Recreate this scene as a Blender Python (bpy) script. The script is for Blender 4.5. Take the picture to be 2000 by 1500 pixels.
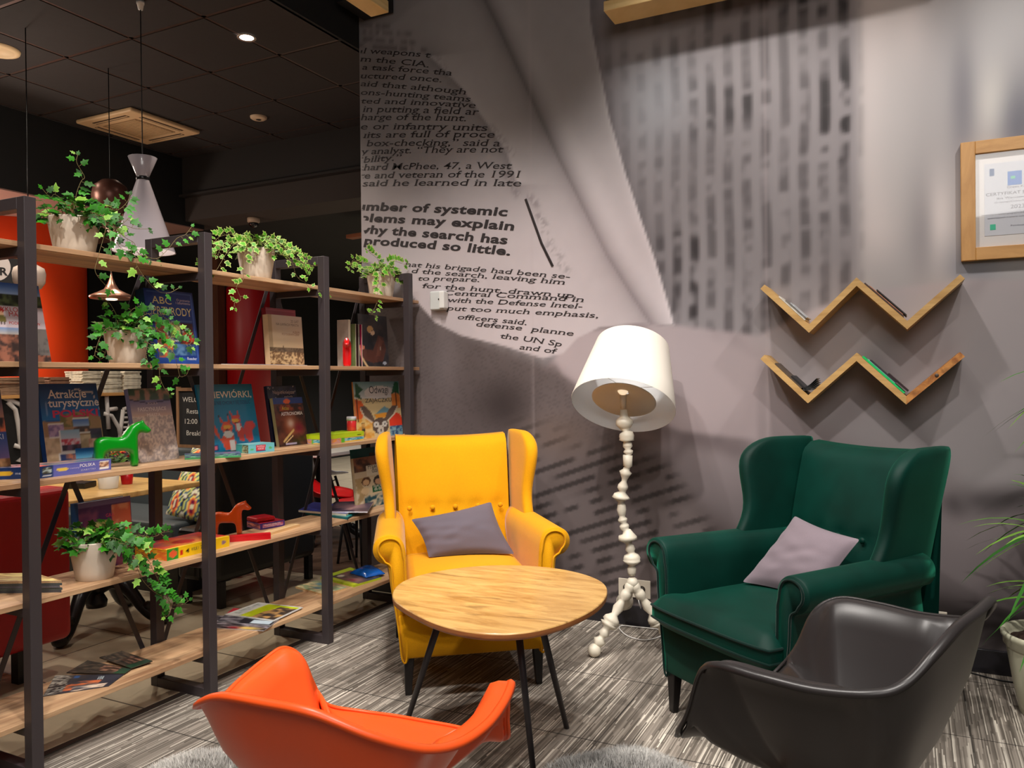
import bpy, math, random
import numpy as np
from mathutils import Vector, Matrix, Euler

for _o in list(bpy.data.objects):
    bpy.data.objects.remove(_o)
scene = bpy.context.scene
COL = scene.collection
random.seed(7)
PI = math.pi

# ------------------------------------------------------------------ camera
CAM_R = Vector((0.893811, 0.448321, -0.010528))
CAM_U = Vector((0.00616, 0.011201, 0.999918))
CAM_F = Vector((-0.448402, 0.893802, -0.00725))
cam_d = bpy.data.cameras.new('camera')
cam_d.sensor_width = 36.0
cam_d.lens = 36.0 * 1553.82 / 2000.0
cam_d.clip_start = 0.05
cam_d.clip_end = 60
cam = bpy.data.objects.new('camera', cam_d)
COL.objects.link(cam)
M = Matrix.Identity(4)
for i_, v_ in enumerate((CAM_R, CAM_U, -CAM_F)):
    for j_ in range(3):
        M[j_][i_] = v_[j_]
M[0][3], M[1][3], M[2][3] = 0.0, 0.0, 1.3
cam.matrix_world = M
scene.camera = cam

# ------------------------------------------------------------------ colour management, world
scene.view_settings.view_transform = 'Standard'
scene.view_settings.look = 'None'
scene.view_settings.gamma = 1.0
scene.view_settings.exposure = 0.0
scene.view_settings.use_curve_mapping = False
world = bpy.data.worlds.new('world')
scene.world = world
world.use_nodes = True
world.node_tree.nodes['Background'].inputs[0].default_value = (0.75, 0.78, 0.85, 1)
world.node_tree.nodes['Background'].inputs[1].default_value = 0.10


def light(kind, name, loc, energy, color=(1, 1, 1), target=None, **kw):
    d = bpy.data.lights.new(name, kind)
    d.energy = energy
    d.color = color
    for k, v in kw.items():
        setattr(d, k, v)
    o = bpy.data.objects.new(name, d)
    COL.objects.link(o)
    o.location = loc
    if target is not None:
        dv = Vector(target) - Vector(loc)
        o.rotation_euler = dv.to_track_quat('-Z', 'Y').to_euler()
    return o


WARM = (1.0, 0.88, 0.74)
NEUT = (1.0, 0.94, 0.88)
# ceiling track spots over the seating corner
for lx, ly, tx, ty, tz, e, sp in (
        (-1.75, 2.45, -1.9, 3.4, 0.7, 125, 80),
        (-0.75, 2.75, -0.65, 4.0, 1.1, 120, 85),
        (0.95, 2.65, 0.15, 4.0, 1.0, 105, 80),
        (-1.2, 1.2, -1.3, 2.4, 0.3, 260, 80),
        (0.4, 1.0, -0.2, 2.2, 0.3, 230, 80),
        (-1.5, 0.6, -2.7, 2.0, 0.9, 170, 80),
        (-1.6, 2.0, -2.7, 3.0, 1.0, 120, 80)):
    light('SPOT', 'track_spot', (lx, ly, 3.75), e, NEUT, (tx, ty, tz), spot_size=math.radians(sp), spot_blend=0.7, shadow_soft_size=0.06)
# large soft fill light added above and behind the camera
light('AREA', 'soft_fill_light', (0.6, -1.2, 3.6), 62, (1.0, 0.95, 0.9), (-0.9, 2.6, 0.9), shape='RECTANGLE', size=2.6, size_y=1.6)
# cafe side downlights
for lx, ly, e in ((-3.53, 3.55, 60), (-4.4, 2.4, 95), (-5.2, 4.2, 55), (-3.6, 1.2, 60), (-4.3, 5.6, 45), (-5.3, 2.9, 60)):
    light('SPOT', 'cafe_downlight', (lx, ly, 3.28 if ly < 5 else 2.7), e, WARM, (lx, ly, 0), spot_size=math.radians(110), spot_blend=0.8, shadow_soft_size=0.05)

light('POINT', 'cafe_fill_point', (-5.0, 2.9, 2.55), 14, WARM, None, shadow_soft_size=0.12)  # point light added to brighten the dark ceiling, no lamp hangs there
light('POINT', 'cafe_fill_point', (-6.6, 3.4, 1.9), 40, WARM, None, shadow_soft_size=0.15)  # second added point light, behind the counter, with no fitting
light('SPOT', 'cafe_downlight', (-5.2, 8.5, 2.8), 260, NEUT, (-5.2, 8.5, 0), spot_size=math.radians(120), spot_blend=0.8, shadow_soft_size=0.1)
light('SPOT', 'cafe_downlight', (-6.4, 10.5, 2.8), 260, NEUT, (-6.4, 10.5, 0), spot_size=math.radians(120), spot_blend=0.8, shadow_soft_size=0.1)

# ------------------------------------------------------------------ helpers: objects
def link(o, parent=None):
    COL.objects.link(o)
    if parent is not None:
        o.parent = parent
    return o


def tag(o, label=None, cat=None, group=None, kind=None):
    if label: o['label'] = label
    if cat: o['category'] = cat
    if group: o['group'] = group
    if kind: o['kind'] = kind
    return o


def thing(name, label, cat, loc=(0, 0, 0), rot=(0, 0, 0), group=None):
    o = bpy.data.objects.new(name, None)
    o.empty_display_size = 0.05
    COL.objects.link(o)
    o.location = loc
    o.rotation_euler = rot if hasattr(rot, '__len__') else (0, 0, rot)
    return tag(o, label, cat, group)


def copy_tree(o, parent=None):
    c = o.copy()
    COL.objects.link(c)
    if parent is not None:
        c.parent = parent
    for ch in list(o.children):
        copy_tree(ch, c)
    return c


def s2l(c):
    c = np.asarray(c, float) / 255.0
    return np.where(c <= 0.04045, c / 12.92, ((c + 0.055) / 1.055) ** 2.4)


def L(r, g, b):
    v = s2l((r, g, b))
    return (float(v[0]), float(v[1]), float(v[2]), 1.0)


class MB:
    """collects geometry and links it as ONE mesh object"""
    def __init__(s):
        s.v = []; s.f = []; s.m = []; s.sm = []; s.c = []

    def add(s, verts, faces, mat=0, smooth=False, col=None):
        b = len(s.v)
        s.v.extend([tuple(map(float, p)) for p in verts])
        if col is None:
            s.c.extend([None] * len(verts))
        elif len(col) == len(verts) and hasattr(col[0], '__len__'):
            s.c.extend([tuple(c) for c in col])
        else:
            s.c.extend([tuple(col)] * len(verts))
        for f in faces:
            s.f.append(tuple(b + i for i in f)); s.m.append(mat); s.sm.append(smooth)
        return s

    def box(s, x0, x1, y0, y1, z0, z1, mat=0, T=None, col=None):
        v = [(x, y, z) for z in (z0, z1) for y in (y0, y1) for x in (x0, x1)]
        if T is not None: v = [tuple(T @ Vector(p)) for p in v]
        return s.add(v, [(0, 2, 3, 1), (4, 5, 7, 6), (0, 1, 5, 4), (2, 6, 7, 3), (0, 4, 6, 2), (1, 3, 7, 5)], mat, False, col)

    def prism(s, poly, h0, h1, T=None, mat=0, smooth=False):
        n = len(poly)
        v = [(p[0], p[1], h0) for p in poly] + [(p[0], p[1], h1) for p in poly]
        if T is not None: v = [tuple(T @ Vector(p)) for p in v]
        f = [tuple(range(n))[::-1], tuple(range(n, 2 * n))] + [(i, (i + 1) % n, (i + 1) % n + n, i + n) for i in range(n)]
        return s.add(v, f, mat, smooth)

    def lathe(s, prof, n=32, T=None, mat=0, smooth=True, cap=True):
        v = []; f = []
        for r, z in prof:
            for k in range(n):
                a = 2 * PI * k / n
                v.append((r * math.cos(a), r * math.sin(a), z))
        for i in range(len(prof) - 1):
            for k in range(n):
                k2 = (k + 1) % n
                f.append((i * n + k, i * n + k2, (i + 1) * n + k2, (i + 1) * n + k))
        if cap:
            if prof[0][0] > 1e-4: f.append(tuple(range(n))[::-1])
            if prof[-1][0] > 1e-4: f.append(tuple(range((len(prof) - 1) * n, len(prof) * n)))
        if T is not None: v = [tuple(T @ Vector(p)) for p in v]
        return s.add(v, f, mat, smooth)

    def tube(s, pts, r, n=8, mat=0, smooth=True, cap=True, col=None):
        pts = [Vector(p) for p in pts]
        m = len(pts)
        rr = r if hasattr(r, '__len__') else [r] * m
        v = []; f = []
        up = Vector((0.13, 0.27, 1)).normalized()
        for i, p in enumerate(pts):
            t = (pts[min(i + 1, m - 1)] - pts[max(i - 1, 0)])
            if t.length < 1e-9: t = Vector((0, 0, 1))
            t.normalize()
            a = up - t * up.dot(t)
            if a.length < 1e-3: a = Vector((1, 0, 0)) - t * t.x
            a.normalize(); up = a.copy()
            b = t.cross(a)
            for k in range(n):
                q = 2 * PI * k / n
                v.append(tuple(p + (a * math.cos(q) + b * math.sin(q)) * rr[i]))
        for i in range(m - 1):
            for k in range(n):
                k2 = (k + 1) % n
                f.append((i * n + k, i * n + k2, (i + 1) * n + k2, (i + 1) * n + k))
        if cap:
            f.append(tuple(range(n))[::-1]); f.append(tuple(range((m - 1) * n, m * n)))
        return s.add(v, f, mat, smooth, col)

    def bar(s, a, b, w, h, mat=0, up=(0, 0, 1)):
        a = Vector(a); b = Vector(b); t = (b - a).normalized(); u = Vector(up)
        sx = t.cross(u)
        if sx.length < 1e-4: sx = t.cross(Vector((1, 0, 0)))
        sx.normalize(); u = sx.cross(t).normalized()
        v = [tuple(p + sx * (w / 2 * i) + u * (h / 2 * j)) for p in (a, b) for j in (-1, 1) for i in (-1, 1)]
        return s.add(v, [(0, 2, 3, 1), (4, 5, 7, 6), (0, 1, 5, 4), (2, 6, 7, 3), (0, 4, 6, 2), (1, 3, 7, 5)], mat)

    def loft(s, rings, mat=0, smooth=True, cap=True, close=True):
        n = len(rings[0]); v = [p for r in rings for p in r]; f = []
        for i in range(len(rings) - 1):
            for k in range(n if close else n - 1):
                k2 = (k + 1) % n
                f.append((i * n + k, i * n + k2, (i + 1) * n + k2, (i + 1) * n + k))
        if cap:
            f.append(tuple(range(n))[::-1]); f.append(tuple(range((len(rings) - 1) * n, len(rings) * n)))
        return s.add(v, f, mat, smooth)

    def ball(s, c, r, mat=0, n=12, sc=(1, 1, 1)):
        prof = [(math.sin(PI * i / n) * r if 0 < i < n else 0.0001, -math.cos(PI * i / n) * r) for i in range(n + 1)]
        return s.lathe(prof, n * 2, Matrix.Translation(c) @ Matrix.Diagonal((*sc, 1)), mat, True, False)

    def build(s, name, mats, parent=None, bevel=0, bseg=2, sub=0, loc=None, rot=None, solid=0, wn=False):
        me = bpy.data.meshes.new(name)
        me.from_pydata(s.v, [], s.f)
        me.update()
        if not isinstance(mats, (list, tuple)): mats = [mats]
        for m in mats: me.materials.append(m)
        me.polygons.foreach_set('material_index', s.m)
        me.polygons.foreach_set('use_smooth', s.sm)
        if any(c is not None for c in s.c):
            at = me.color_attributes.new('Col', 'FLOAT_COLOR', 'POINT')
            arr = np.ones((len(s.v), 4), 'f')
            for i, c in enumerate(s.c):
                if c is not None: arr[i, :3] = c[:3]
                else: arr[i, :3] = 0.5
            at.data.foreach_set('color', arr.ravel())
        o = bpy.data.objects.new(name, me)
        link(o, parent)
        if loc is not None: o.location = loc
        if rot is not None: o.rotation_euler = rot
        if solid:
            md = o.modifiers.new('thick', 'SOLIDIFY'); md.thickness = solid; md.offset = 0
        if bevel:
            md = o.modifiers.new('bevel', 'BEVEL'); md.width = bevel; md.segments = bseg; md.limit_method = 'ANGLE'; md.angle_limit = math.radians(40)
            md.harden_normals = False
        if sub:
            md = o.modifiers.new('sub', 'SUBSURF'); md.levels = sub; md.render_levels = sub
        return o


# ------------------------------------------------------------------ helpers: materials
def newmat(name):
    m = bpy.data.materials.new(name)
    m.use_nodes = True
    nt = m.node_tree
    return m, nt, nt.nodes['Principled BSDF']


def node(nt, t, **kw):
    n = nt.nodes.new(t)
    for k, v in kw.items(): setattr(n, k, v)
    return n


def bump(nt, b, height, strength=0.3, dist=0.002):
    n = node(nt, 'ShaderNodeBump'); n.inputs['Strength'].default_value = strength; n.inputs['Distance'].default_value = dist
    nt.links.new(height, n.inputs['Height']); nt.links.new(n.outputs[0], b.inputs['Normal'])


def plain(name, rgb, rough=0.5, metal=0.0, spec=0.5, coat=0.0, sheen=0.0, emit=None, es=0, noise=0.0, nscale=60, bumpy=0.0, trans=0.0, alpha=1.0):
    m, nt, b = newmat(name)
    b.inputs['Base Color'].default_value = L(*rgb)
    b.inputs['Roughness'].default_value = rough
    b.inputs['Metallic'].default_value = metal
    b.inputs['Specular IOR Level'].default_value = spec
    b.inputs['Coat Weight'].default_value = coat
    b.inputs['Sheen Weight'].default_value = sheen
    b.inputs['Transmission Weight'].default_value = trans
    if emit:
        b.inputs['Emission Color'].default_value = L(*emit); b.inputs['Emission Strength'].default_value = es
    tc = node(nt, 'ShaderNodeTexCoord')
    nz = node(nt, 'ShaderNodeTexNoise'); nz.inputs['Scale'].default_value = nscale; nz.inputs['Detail'].default_value = 4
    nt.links.new(tc.outputs['Object'], nz.inputs['Vector'])
    if noise:
        mx = node(nt, 'ShaderNodeMix', data_type='RGBA', blend_type='MULTIPLY'); mx.inputs[0].default_value = 1.0
        mx.inputs[6].default_value = L(*rgb)
        rp = node(nt, 'ShaderNodeMapRange'); rp.inputs[1].default_value = 0.25; rp.inputs[2].default_value = 0.75
        rp.inputs[3].default_value = 1 - noise; rp.inputs[4].default_value = 1 + noise
        nt.links.new(nz.outputs[0], rp.inputs[0]); nt.links.new(rp.outputs[0], mx.inputs[7]); nt.links.new(mx.outputs[2], b.inputs['Base Color'])
    if bumpy: bump(nt, b, nz.outputs[0], bumpy)
    return m


def wood(name, c1, c2, scale=(30, 1.6, 30), rough=0.45, knots=0.0, coat=0.0, grain=1.0):
    """wood grain: noise stretched along one axis (small scale value = grain direction)"""
    m, nt, b = newmat(name)
    tc = node(nt, 'ShaderNodeTexCoord'); mp = node(nt, 'ShaderNodeMapping'); mp.inputs['Scale'].default_value = scale
    nt.links.new(tc.outputs['Object'], mp.inputs['Vector'])
    n1 = node(nt, 'ShaderNodeTexNoise'); n1.inputs['Scale'].default_value = 1.0; n1.inputs['Detail'].default_value = 6; n1.inputs['Roughness'].default_value = 0.62
    n1.inputs['Distortion'].default_value = 0.6
    nt.links.new(mp.outputs[0], n1.inputs['Vector'])
    cr = node(nt, 'ShaderNodeValToRGB')
    cr.color_ramp.elements[0].position = 0.3; cr.color_ramp.elements[0].color = L(*c2)
    cr.color_ramp.elements[1].position = 0.62; cr.color_ramp.elements[1].color = L(*c1)
    nt.links.new(n1.outputs[0], cr.inputs[0])
    out = cr.outputs[0]
    if knots:
        n2 = node(nt, 'ShaderNodeTexNoise'); n2.inputs['Scale'].default_value = 0.35; n2.inputs['Detail'].default_value = 5; n2.inputs['Distortion'].default_value = 1.5
        nt.links.new(mp.outputs[0], n2.inputs['Vector'])
        r2 = node(nt, 'ShaderNodeMapRange'); r2.inputs[1].default_value = 0.56; r2.inputs[2].default_value = 0.70; r2.inputs[3].default_value = 0; r2.inputs[4].default_value = knots
        nt.links.new(n2.outputs[0], r2.inputs[0])
        mx = node(nt, 'ShaderNodeMix', data_type='RGBA'); nt.links.new(r2.outputs[0], mx.inputs[0]); nt.links.new(out, mx.inputs[6])
        mx.inputs[7].default_value = L(*(np.array(c2) * 0.55))
        out = mx.outputs[2]
    nt.links.new(out, b.inputs['Base Color'])
    b.inputs['Roughness'].default_value = rough; b.inputs['Coat Weight'].default_value = coat; b.inputs['Coat Roughness'].default_value = 0.25
    bump(nt, b, n1.outputs[0], 0.15 * grain, 0.001)
    return m


def vcol(name='painted_print', rough=0.45, spec=0.4, coat=0.0):
    m, nt, b = newmat(name)
    a = node(nt, 'ShaderNodeVertexColor'); a.layer_name = 'Col'
    nt.links.new(a.outputs[0], b.inputs['Base Color'])
    b.inputs['Roughness'].default_value = rough; b.inputs['Specular IOR Level'].default_value = spec; b.inputs['Coat Weight'].default_value = coat
    return m


def fabric(name, rgb, rough=0.85, sheen=0.3, weave=700, amt=0.10, blot=0.06, tint=None):
    m, nt, b = newmat(name)
    tc = node(nt, 'ShaderNodeTexCoord')
    n1 = node(nt, 'ShaderNodeTexNoise'); n1.inputs['Scale'].default_value = weave; n1.inputs['Detail'].default_value = 2
    n2 = node(nt, 'ShaderNodeTexNoise'); n2.inputs['Scale'].default_value = 5; n2.inputs['Detail'].default_value = 3
    for n in (n1, n2): nt.links.new(tc.outputs['Object'], n.inputs['Vector'])
    r1 = node(nt, 'ShaderNodeMapRange'); r1.inputs[1].default_value = 0.3; r1.inputs[2].default_value = 0.7; r1.inputs[3].default_value = 1 - amt; r1.inputs[4].default_value = 1 + amt
    r2 = node(nt, 'ShaderNodeMapRange'); r2.inputs[1].default_value = 0.3; r2.inputs[2].default_value = 0.7; r2.inputs[3].default_value = 1 - blot; r2.inputs[4].default_value = 1 + blot
    nt.links.new(n1.outputs[0], r1.inputs[0]); nt.links.new(n2.outputs[0], r2.inputs[0])
    mu = node(nt, 'ShaderNodeMath', operation='MULTIPLY'); nt.links.new(r1.outputs[0], mu.inputs[0]); nt.links.new(r2.outputs[0], mu.inputs[1])
    mx = node(nt, 'ShaderNodeMix', data_type='RGBA', blend_type='MULTIPLY'); mx.inputs[0].default_value = 1; mx.inputs[6].default_value = L(*rgb)
    nt.links.new(mu.outputs[0], mx.inputs[7]); nt.links.new(mx.outputs[2], b.inputs['Base Color'])
    b.inputs['Roughness'].default_value = rough; b.inputs['Sheen Weight'].default_value = sheen; b.inputs['Sheen Roughness'].default_value = 0.4
    b.inputs['Specular IOR Level'].default_value = 0.2
    if tint: b.inputs['Sheen Tint'].default_value = L(*tint)
    bump(nt, b, n1.outputs[0], 0.25, 0.001)
    return m


BLACKMETAL = plain('black_powder_coated_steel', (30, 28, 30), 0.42, 0.0, 0.4, bumpy=0.03, nscale=300)
SHELFWOOD = wood('oak_shelf_board', (206, 168, 128), (150, 108, 76), (26, 1.3, 26), 0.42, 0.5, 0.15)
OAK = wood('light_oak', (208, 168, 106), (176, 134, 76), (1.8, 30, 30), 0.5, 0.3)
PRINT = vcol('printed_cover', 0.38, 0.4, 0.25)
PRINTMAT = vcol('printed_paper', 0.6, 0.3)
PAGES = plain('paper_pages', (222, 214, 198), 0.8, noise=0.12, nscale=400)
IVYG = vcol('ivy_leaf', 0.5, 0.3)
STEM = plain('ivy_stem', (120, 106, 64), 0.7)
POTM = plain('cream_plastic_pot', (214, 200, 182), 0.42, noise=0.03, nscale=8)
SOIL = plain('potting_soil', (58, 38, 28), 0.95, noise=0.4, nscale=90, bumpy=1.0)
BLACKLEATHER = plain('black_leather', (22, 22, 22), 0.38, bumpy=0.15, nscale=180)
REDLEATHER = plain('red_leather', (176, 12, 20), 0.42, bumpy=0.12, nscale=160)
CASTIRON = plain('black_cast_iron', (16, 16, 18), 0.35, bumpy=0.3, nscale=60)
WHITEP = plain('white_plastic', (228, 226, 222), 0.45)


# ------------------------------------------------------------------ numpy picture helpers (for printed surfaces)
def hash2(ix, iy, seed=0):
    h = (ix.astype(np.int64) * 374761393 + iy.astype(np.int64) * 668265263 + seed * 982451653) & 0x7fffffff
    h = (h ^ (h >> 13)) * 1274126177 & 0x7fffffff
    return ((h ^ (h >> 16)) & 0xffff) / 65535.0


def vnoise(x, y, seed=0):
    ix = np.floor(x); iy = np.floor(y); fx = x - ix; fy = y - iy
    fx = fx * fx * (3 - 2 * fx); fy = fy * fy * (3 - 2 * fy)
    a = hash2(ix, iy, seed); b = hash2(ix + 1, iy, seed); c = hash2(ix, iy + 1, seed); d = hash2(ix + 1, iy + 1, seed)
    return (a * (1 - fx) + b * fx) * (1 - fy) + (c * (1 - fx) + d * fx) * fy


def fbm(x, y, seed=0, o=3):
    s = 0; a = 0.5
    for k in range(o):
        s = s + a * vnoise(x * 2 ** k, y * 2 ** k, seed + k); a *= 0.5
    return s / (1 - 0.5 ** o)


def sstep(a, b, x):
    t = np.clip((x - a) / (b - a + 1e-12), 0, 1)
    return t * t * (3 - 2 * t)


def segdist(X, Y, pts):
    d = np.full(X.shape, 1e9)
    for (x1, y1), (x2, y2) in zip(pts[:-1], pts[1:]):
        dx, dy = x2 - x1, y2 - y1
        t = np.clip(((X - x1) * dx + (Y - y1) * dy) / (dx * dx + dy * dy + 1e-12), 0, 1)
        d = np.minimum(d, np.hypot(X - x1 - t * dx, Y - y1 - t * dy))
    return d


def polymask(X, Y, pts, blur):
    ins = np.zeros(X.shape, bool)
    n = len(pts)
    for i in range(n):
        x1, y1 = pts[i]; x2, y2 = pts[(i + 1) % n]
        c = ((y1 > Y) != (y2 > Y)) & (X < (x2 - x1) * (Y - y1) / (y2 - y1 + 1e-12) + x1)
        ins ^= c
    d = segdist(X, Y, list(pts) + [pts[0]])
    sd = np.where(ins, d, -d)
    return sstep(-blur, blur, sd)


def mixc(col, c, m):
    c = np.asarray(c, float)
    return col * (1 - m[..., None]) + c * m[..., None]


def paint(U, V, ops):
    """U,V in 0..1 (V up). ops draw a printed cover; colours are sRGB 0-255"""
    col = np.zeros(U.shape + (3,)) + 128.0
    for op in ops:
        k = op[0]
        if k == 'bg': col[:] = op[1]
        elif k == 'grad':  # vertical gradient between v0 and v1
            _, u0, v0, u1, v1, ca, cb = op
            m = ((U >= u0) & (U <= u1) & (V >= v0) & (V <= v1)).astype(float)
            t = np.clip((V - v0) / (v1 - v0), 0, 1)[..., None]
            col = col * (1 - m[..., None]) + (np.asarray(ca, float) * (1 - t) + np.asarray(cb, float) * t) * m[..., None]
        elif k == 'rect':
            _, u0, v0, u1, v1, c = op
            col[(U >= u0) & (U <= u1) & (V >= v0) & (V <= v1)] = c
        elif k == 'ell':
            _, cu, cv, ru, rv, c = op
            col[((U - cu) / ru) ** 2 + ((V - cv) / rv) ** 2 <= 1] = c
        elif k == 'glow':
            _, cu, cv, ru, rv, c = op
            m = np.exp(-(((U - cu) / ru) ** 2 + ((V - cv) / rv) ** 2))
            col = mixc(col, c, m)
        elif k == 'noise':
            _, u0, v0, u1, v1, ca, cb, sc, seed = op
            m = (U >= u0) & (U <= u1) & (V >= v0) & (V <= v1)
            t = sstep(0.35, 0.65, fbm(U * sc, V * sc * 1.3, seed))[..., None]
            cc = np.asarray(ca, float) * (1 - t) + np.asarray(cb, float) * t
            col[m] = cc[m]
        elif k == 'poly':
            _, pts, c = op
            m = polymask(U, V, pts, 0.004)
            col = mixc(col, c, m)
        elif k == 'line':
            _, pts, w, c = op
            col = mixc(col, c, sstep(w, w * 0.6, segdist(U, V, pts)))
    return col


# ------------------------------------------------------------------ lettering
_tcache = {}


def text_geo(body, bold=0.0, serif=True, sp=1.0):
    key = (body, bold, serif, sp)
    if key in _tcache: return _tcache[key]
    cu = bpy.data.curves.new('t', 'FONT'); cu.body = body; cu.size = 1.0; cu.offset = bold; cu.resolution_u = 3; cu.space_character = sp
    ob = bpy.data.objects.new('t', cu); COL.objects.link(ob)
    dg = bpy.context.evaluated_depsgraph_get(); dg.update()
    me = bpy.data.meshes.new_from_object(ob.evaluated_get(dg))
    V = np.array([v.co[:2] for v in me.vertices]) if len(me.vertices) else np.zeros((0, 2))
    F = [tuple(p.vertices) for p in me.polygons]
    if serif and len(V):
        cnt = {}
        for p in me.polygons:
            for e in p.edge_keys: cnt[e] = cnt.get(e, 0) + 1
        ex = []; ef = []
        for (a, b), c in cnt.items():
            if c != 1: continue
            (x1, y1), (x2, y2) = V[a], V[b]
            if abs(y1 - y2) < 0.004 and 0.05 < abs(x1 - x2) < 0.17:
                xa, xb = min(x1, x2) - 0.045, max(x1, x2) + 0.045
                yc = y1
                top = yc > 0.25
                ya, yb = (yc - 0.035, yc + 0.002) if top else (yc - 0.002, yc + 0.035)
                if yc < -0.1: ya, yb = yc - 0.002, yc + 0.035
                k = len(V) + len(ex)
                ex += [(xa, ya), (xb, ya), (xb, yb), (xa, yb)]; ef.append((k, k + 1, k + 2, k + 3))
        if ex:
            V = np.vstack([V, ex]); F += ef
    bpy.data.objects.remove(ob); bpy.data.curves.remove(cu); bpy.data.meshes.remove(me)
    _tcache[key] = (V, F)
    return V, F


def text_on(mb, body, origin, ux, uy, width=None, height=None, mat=1, bold=0.0, serif=False, align='L', lift=0.0, nrm=None, sp=1.0, maxh=None):
    """letters flat on a surface: origin = baseline start (L), centre (C) or end (R)"""
    V, F = text_geo(body, bold, serif, sp)
    if not len(V): return
    w0 = V[:, 0].max() - V[:, 0].min(); x0 = V[:, 0].min()
    sy = height / 0.70 if height else width / w0
    sx = width / w0 if width else sy
    if not height: sy = min(sx, maxh / 0.7) if maxh else sx
    W = w0 * sx
    off = {'L': 0, 'C': -W / 2, 'R': -W}[align]
    o = Vector(origin); ux = Vector(ux); uy = Vector(uy); n = Vector(nrm) if nrm else ux.cross(uy).normalized()
    pts = [tuple(o + ux * ((x - x0) * sx + off) + uy * (y * sy) + n * lift) for x, y in V]
    mb.add(pts, F, mat)


def sheet(mb, origin, ux, uy, w, h, ops, nu=40, nv=56, mat=0, bend=None):
    """picture as a fine grid with vertex colours. origin = lower left corner"""
    U, Vv = np.meshgrid(np.linspace(0, 1, nu), np.linspace(0, 1, nv))
    C = s2l(paint(U, Vv, ops))
    o = np.array(origin, float); ux = np.array(ux, float); uy = np.array(uy, float); n = np.cross(ux, uy)
    P = o + U[..., None] * w * ux + Vv[..., None] * h * uy
    if bend is not None: P = P + bend(U, Vv)[..., None] * n
    v = P.reshape(-1, 3)
    f = [(j * nu + i, j * nu + i + 1, (j + 1) * nu + i + 1, (j + 1) * nu + i) for j in range(nv - 1) for i in range(nu - 1)]
    mb.add([tuple(p) for p in v], f, mat, False, [tuple(c) for c in C.reshape(-1, 3)])

# ------------------------------------------------------------------ floors
WALL_Y = 4.0
WX0 = -3.04


def carpet_mat():
    m, nt, b = newmat('striped_carpet_tiles')
    tc = node(nt, 'ShaderNodeTexCoord'); sep = node(nt, 'ShaderNodeSeparateXYZ'); nt.links.new(tc.outputs['Object'], sep.inputs[0])
    def mth(op, a, b_=None, c=None):
        n = node(nt, 'ShaderNodeMath', operation=op)
        for i, v in enumerate((a, b_, c)):
            if v is None: continue
            if isinstance(v, (int, float)): n.inputs[i].default_value = v
            else: nt.links.new(v, n.inputs[i])
        return n.outputs[0]
    X, Y = sep.outputs[0], sep.outputs[1]
    # slight waviness of the woven ribs
    wob = node(nt, 'ShaderNodeTexNoise'); wob.inputs['Scale'].default_value = 9; nt.links.new(tc.outputs['Object'], wob.inputs['Vector'])
    Xw = mth('ADD', X, mth('MULTIPLY', wob.outputs[0], 0.004))
    col = mth('FLOOR', mth('DIVIDE', Xw, 0.0044))
    wn = node(nt, 'ShaderNodeTexWhiteNoise', noise_dimensions='1D'); nt.links.new(col, wn.inputs['W'])
    seg = mth('FLOOR', mth('ADD', mth('DIVIDE', Y, 0.24), mth('MULTIPLY', wn.outputs[0], 7.0)))
    cmb = node(nt, 'ShaderNodeCombineXYZ'); nt.links.new(col, cmb.inputs[0]); nt.links.new(seg, cmb.inputs[1])
    wn2 = node(nt, 'ShaderNodeTexWhiteNoise', noise_dimensions='3D'); nt.links.new(cmb.outputs[0], wn2.inputs['Vector'])
    cr = node(nt, 'ShaderNodeValToRGB'); e = cr.color_ramp.elements
    e[0].position = 0.0; e[0].color = L(92, 85, 77); e[1].position = 1.0; e[1].color = L(218, 210, 196)
    for p, c in ((0.30, (118, 110, 101)), (0.55, (138, 129, 119)), (0.8, (162, 153, 142))):
        q = e.new(p); q.color = L(*c)
    nt.links.new(wn2.outputs[0], cr.inputs[0])
    # larger woven blocks
    bx = mth('FLOOR', mth('DIVIDE', X, 0.135)); wb = node(nt, 'ShaderNodeTexWhiteNoise', noise_dimensions='1D'); nt.links.new(bx, wb.inputs['W'])
    by = mth('FLOOR', mth('ADD', mth('DIVIDE', Y, 0.21), mth('MULTIPLY', wb.outputs[0], 3.0)))
    c2 = node(nt, 'ShaderNodeCombineXYZ'); nt.links.new(bx, c2.inputs[0]); nt.links.new(by, c2.inputs[1]); c2.inputs[2].default_value = 5
    wn3 = node(nt, 'ShaderNodeTexWhiteNoise', noise_dimensions='3D'); nt.links.new(c2.outputs[0], wn3.inputs['Vector'])
    f = mth('MULTIPLY_ADD', wn3.outputs[0], 0.42, 0.74)
    # tile seams
    sx = mth('ABSOLUTE', mth('SUBTRACT', mth('FRACT', mth('ADD', mth('DIVIDE', mth('SUBTRACT', X, -1.01), 0.597), 0.5)), 0.5))
    sy = mth('ABSOLUTE', mth('SUBTRACT', mth('FRACT', mth('ADD', mth('DIVIDE', mth('SUBTRACT', Y, 2.66), 0.597), 0.5)), 0.5))
    ln = mth('MINIMUM', mth('MULTIPLY', mth('GREATER_THAN', sx, 0.0055), 1), mth('GREATER_THAN', sy, 0.0055))
    f2 = mth('MULTIPLY', f, mth('MULTIPLY_ADD', ln, 0.72, 0.28))
    mx = node(nt, 'ShaderNodeMix', data_type='RGBA', blend_type='MULTIPLY'); mx.inputs[0].default_value = 1
    nt.links.new(cr.outputs[0], mx.inputs[6]); nt.links.new(f2, mx.inputs[7]); nt.links.new(mx.outputs[2], b.inputs['Base Color'])
    b.inputs['Roughness'].default_value = 0.8; b.inputs['Specular IOR Level'].default_value = 0.25
    bump(nt, b, wn2.outputs[0], 0.3, 0.0015)
    return m


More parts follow.
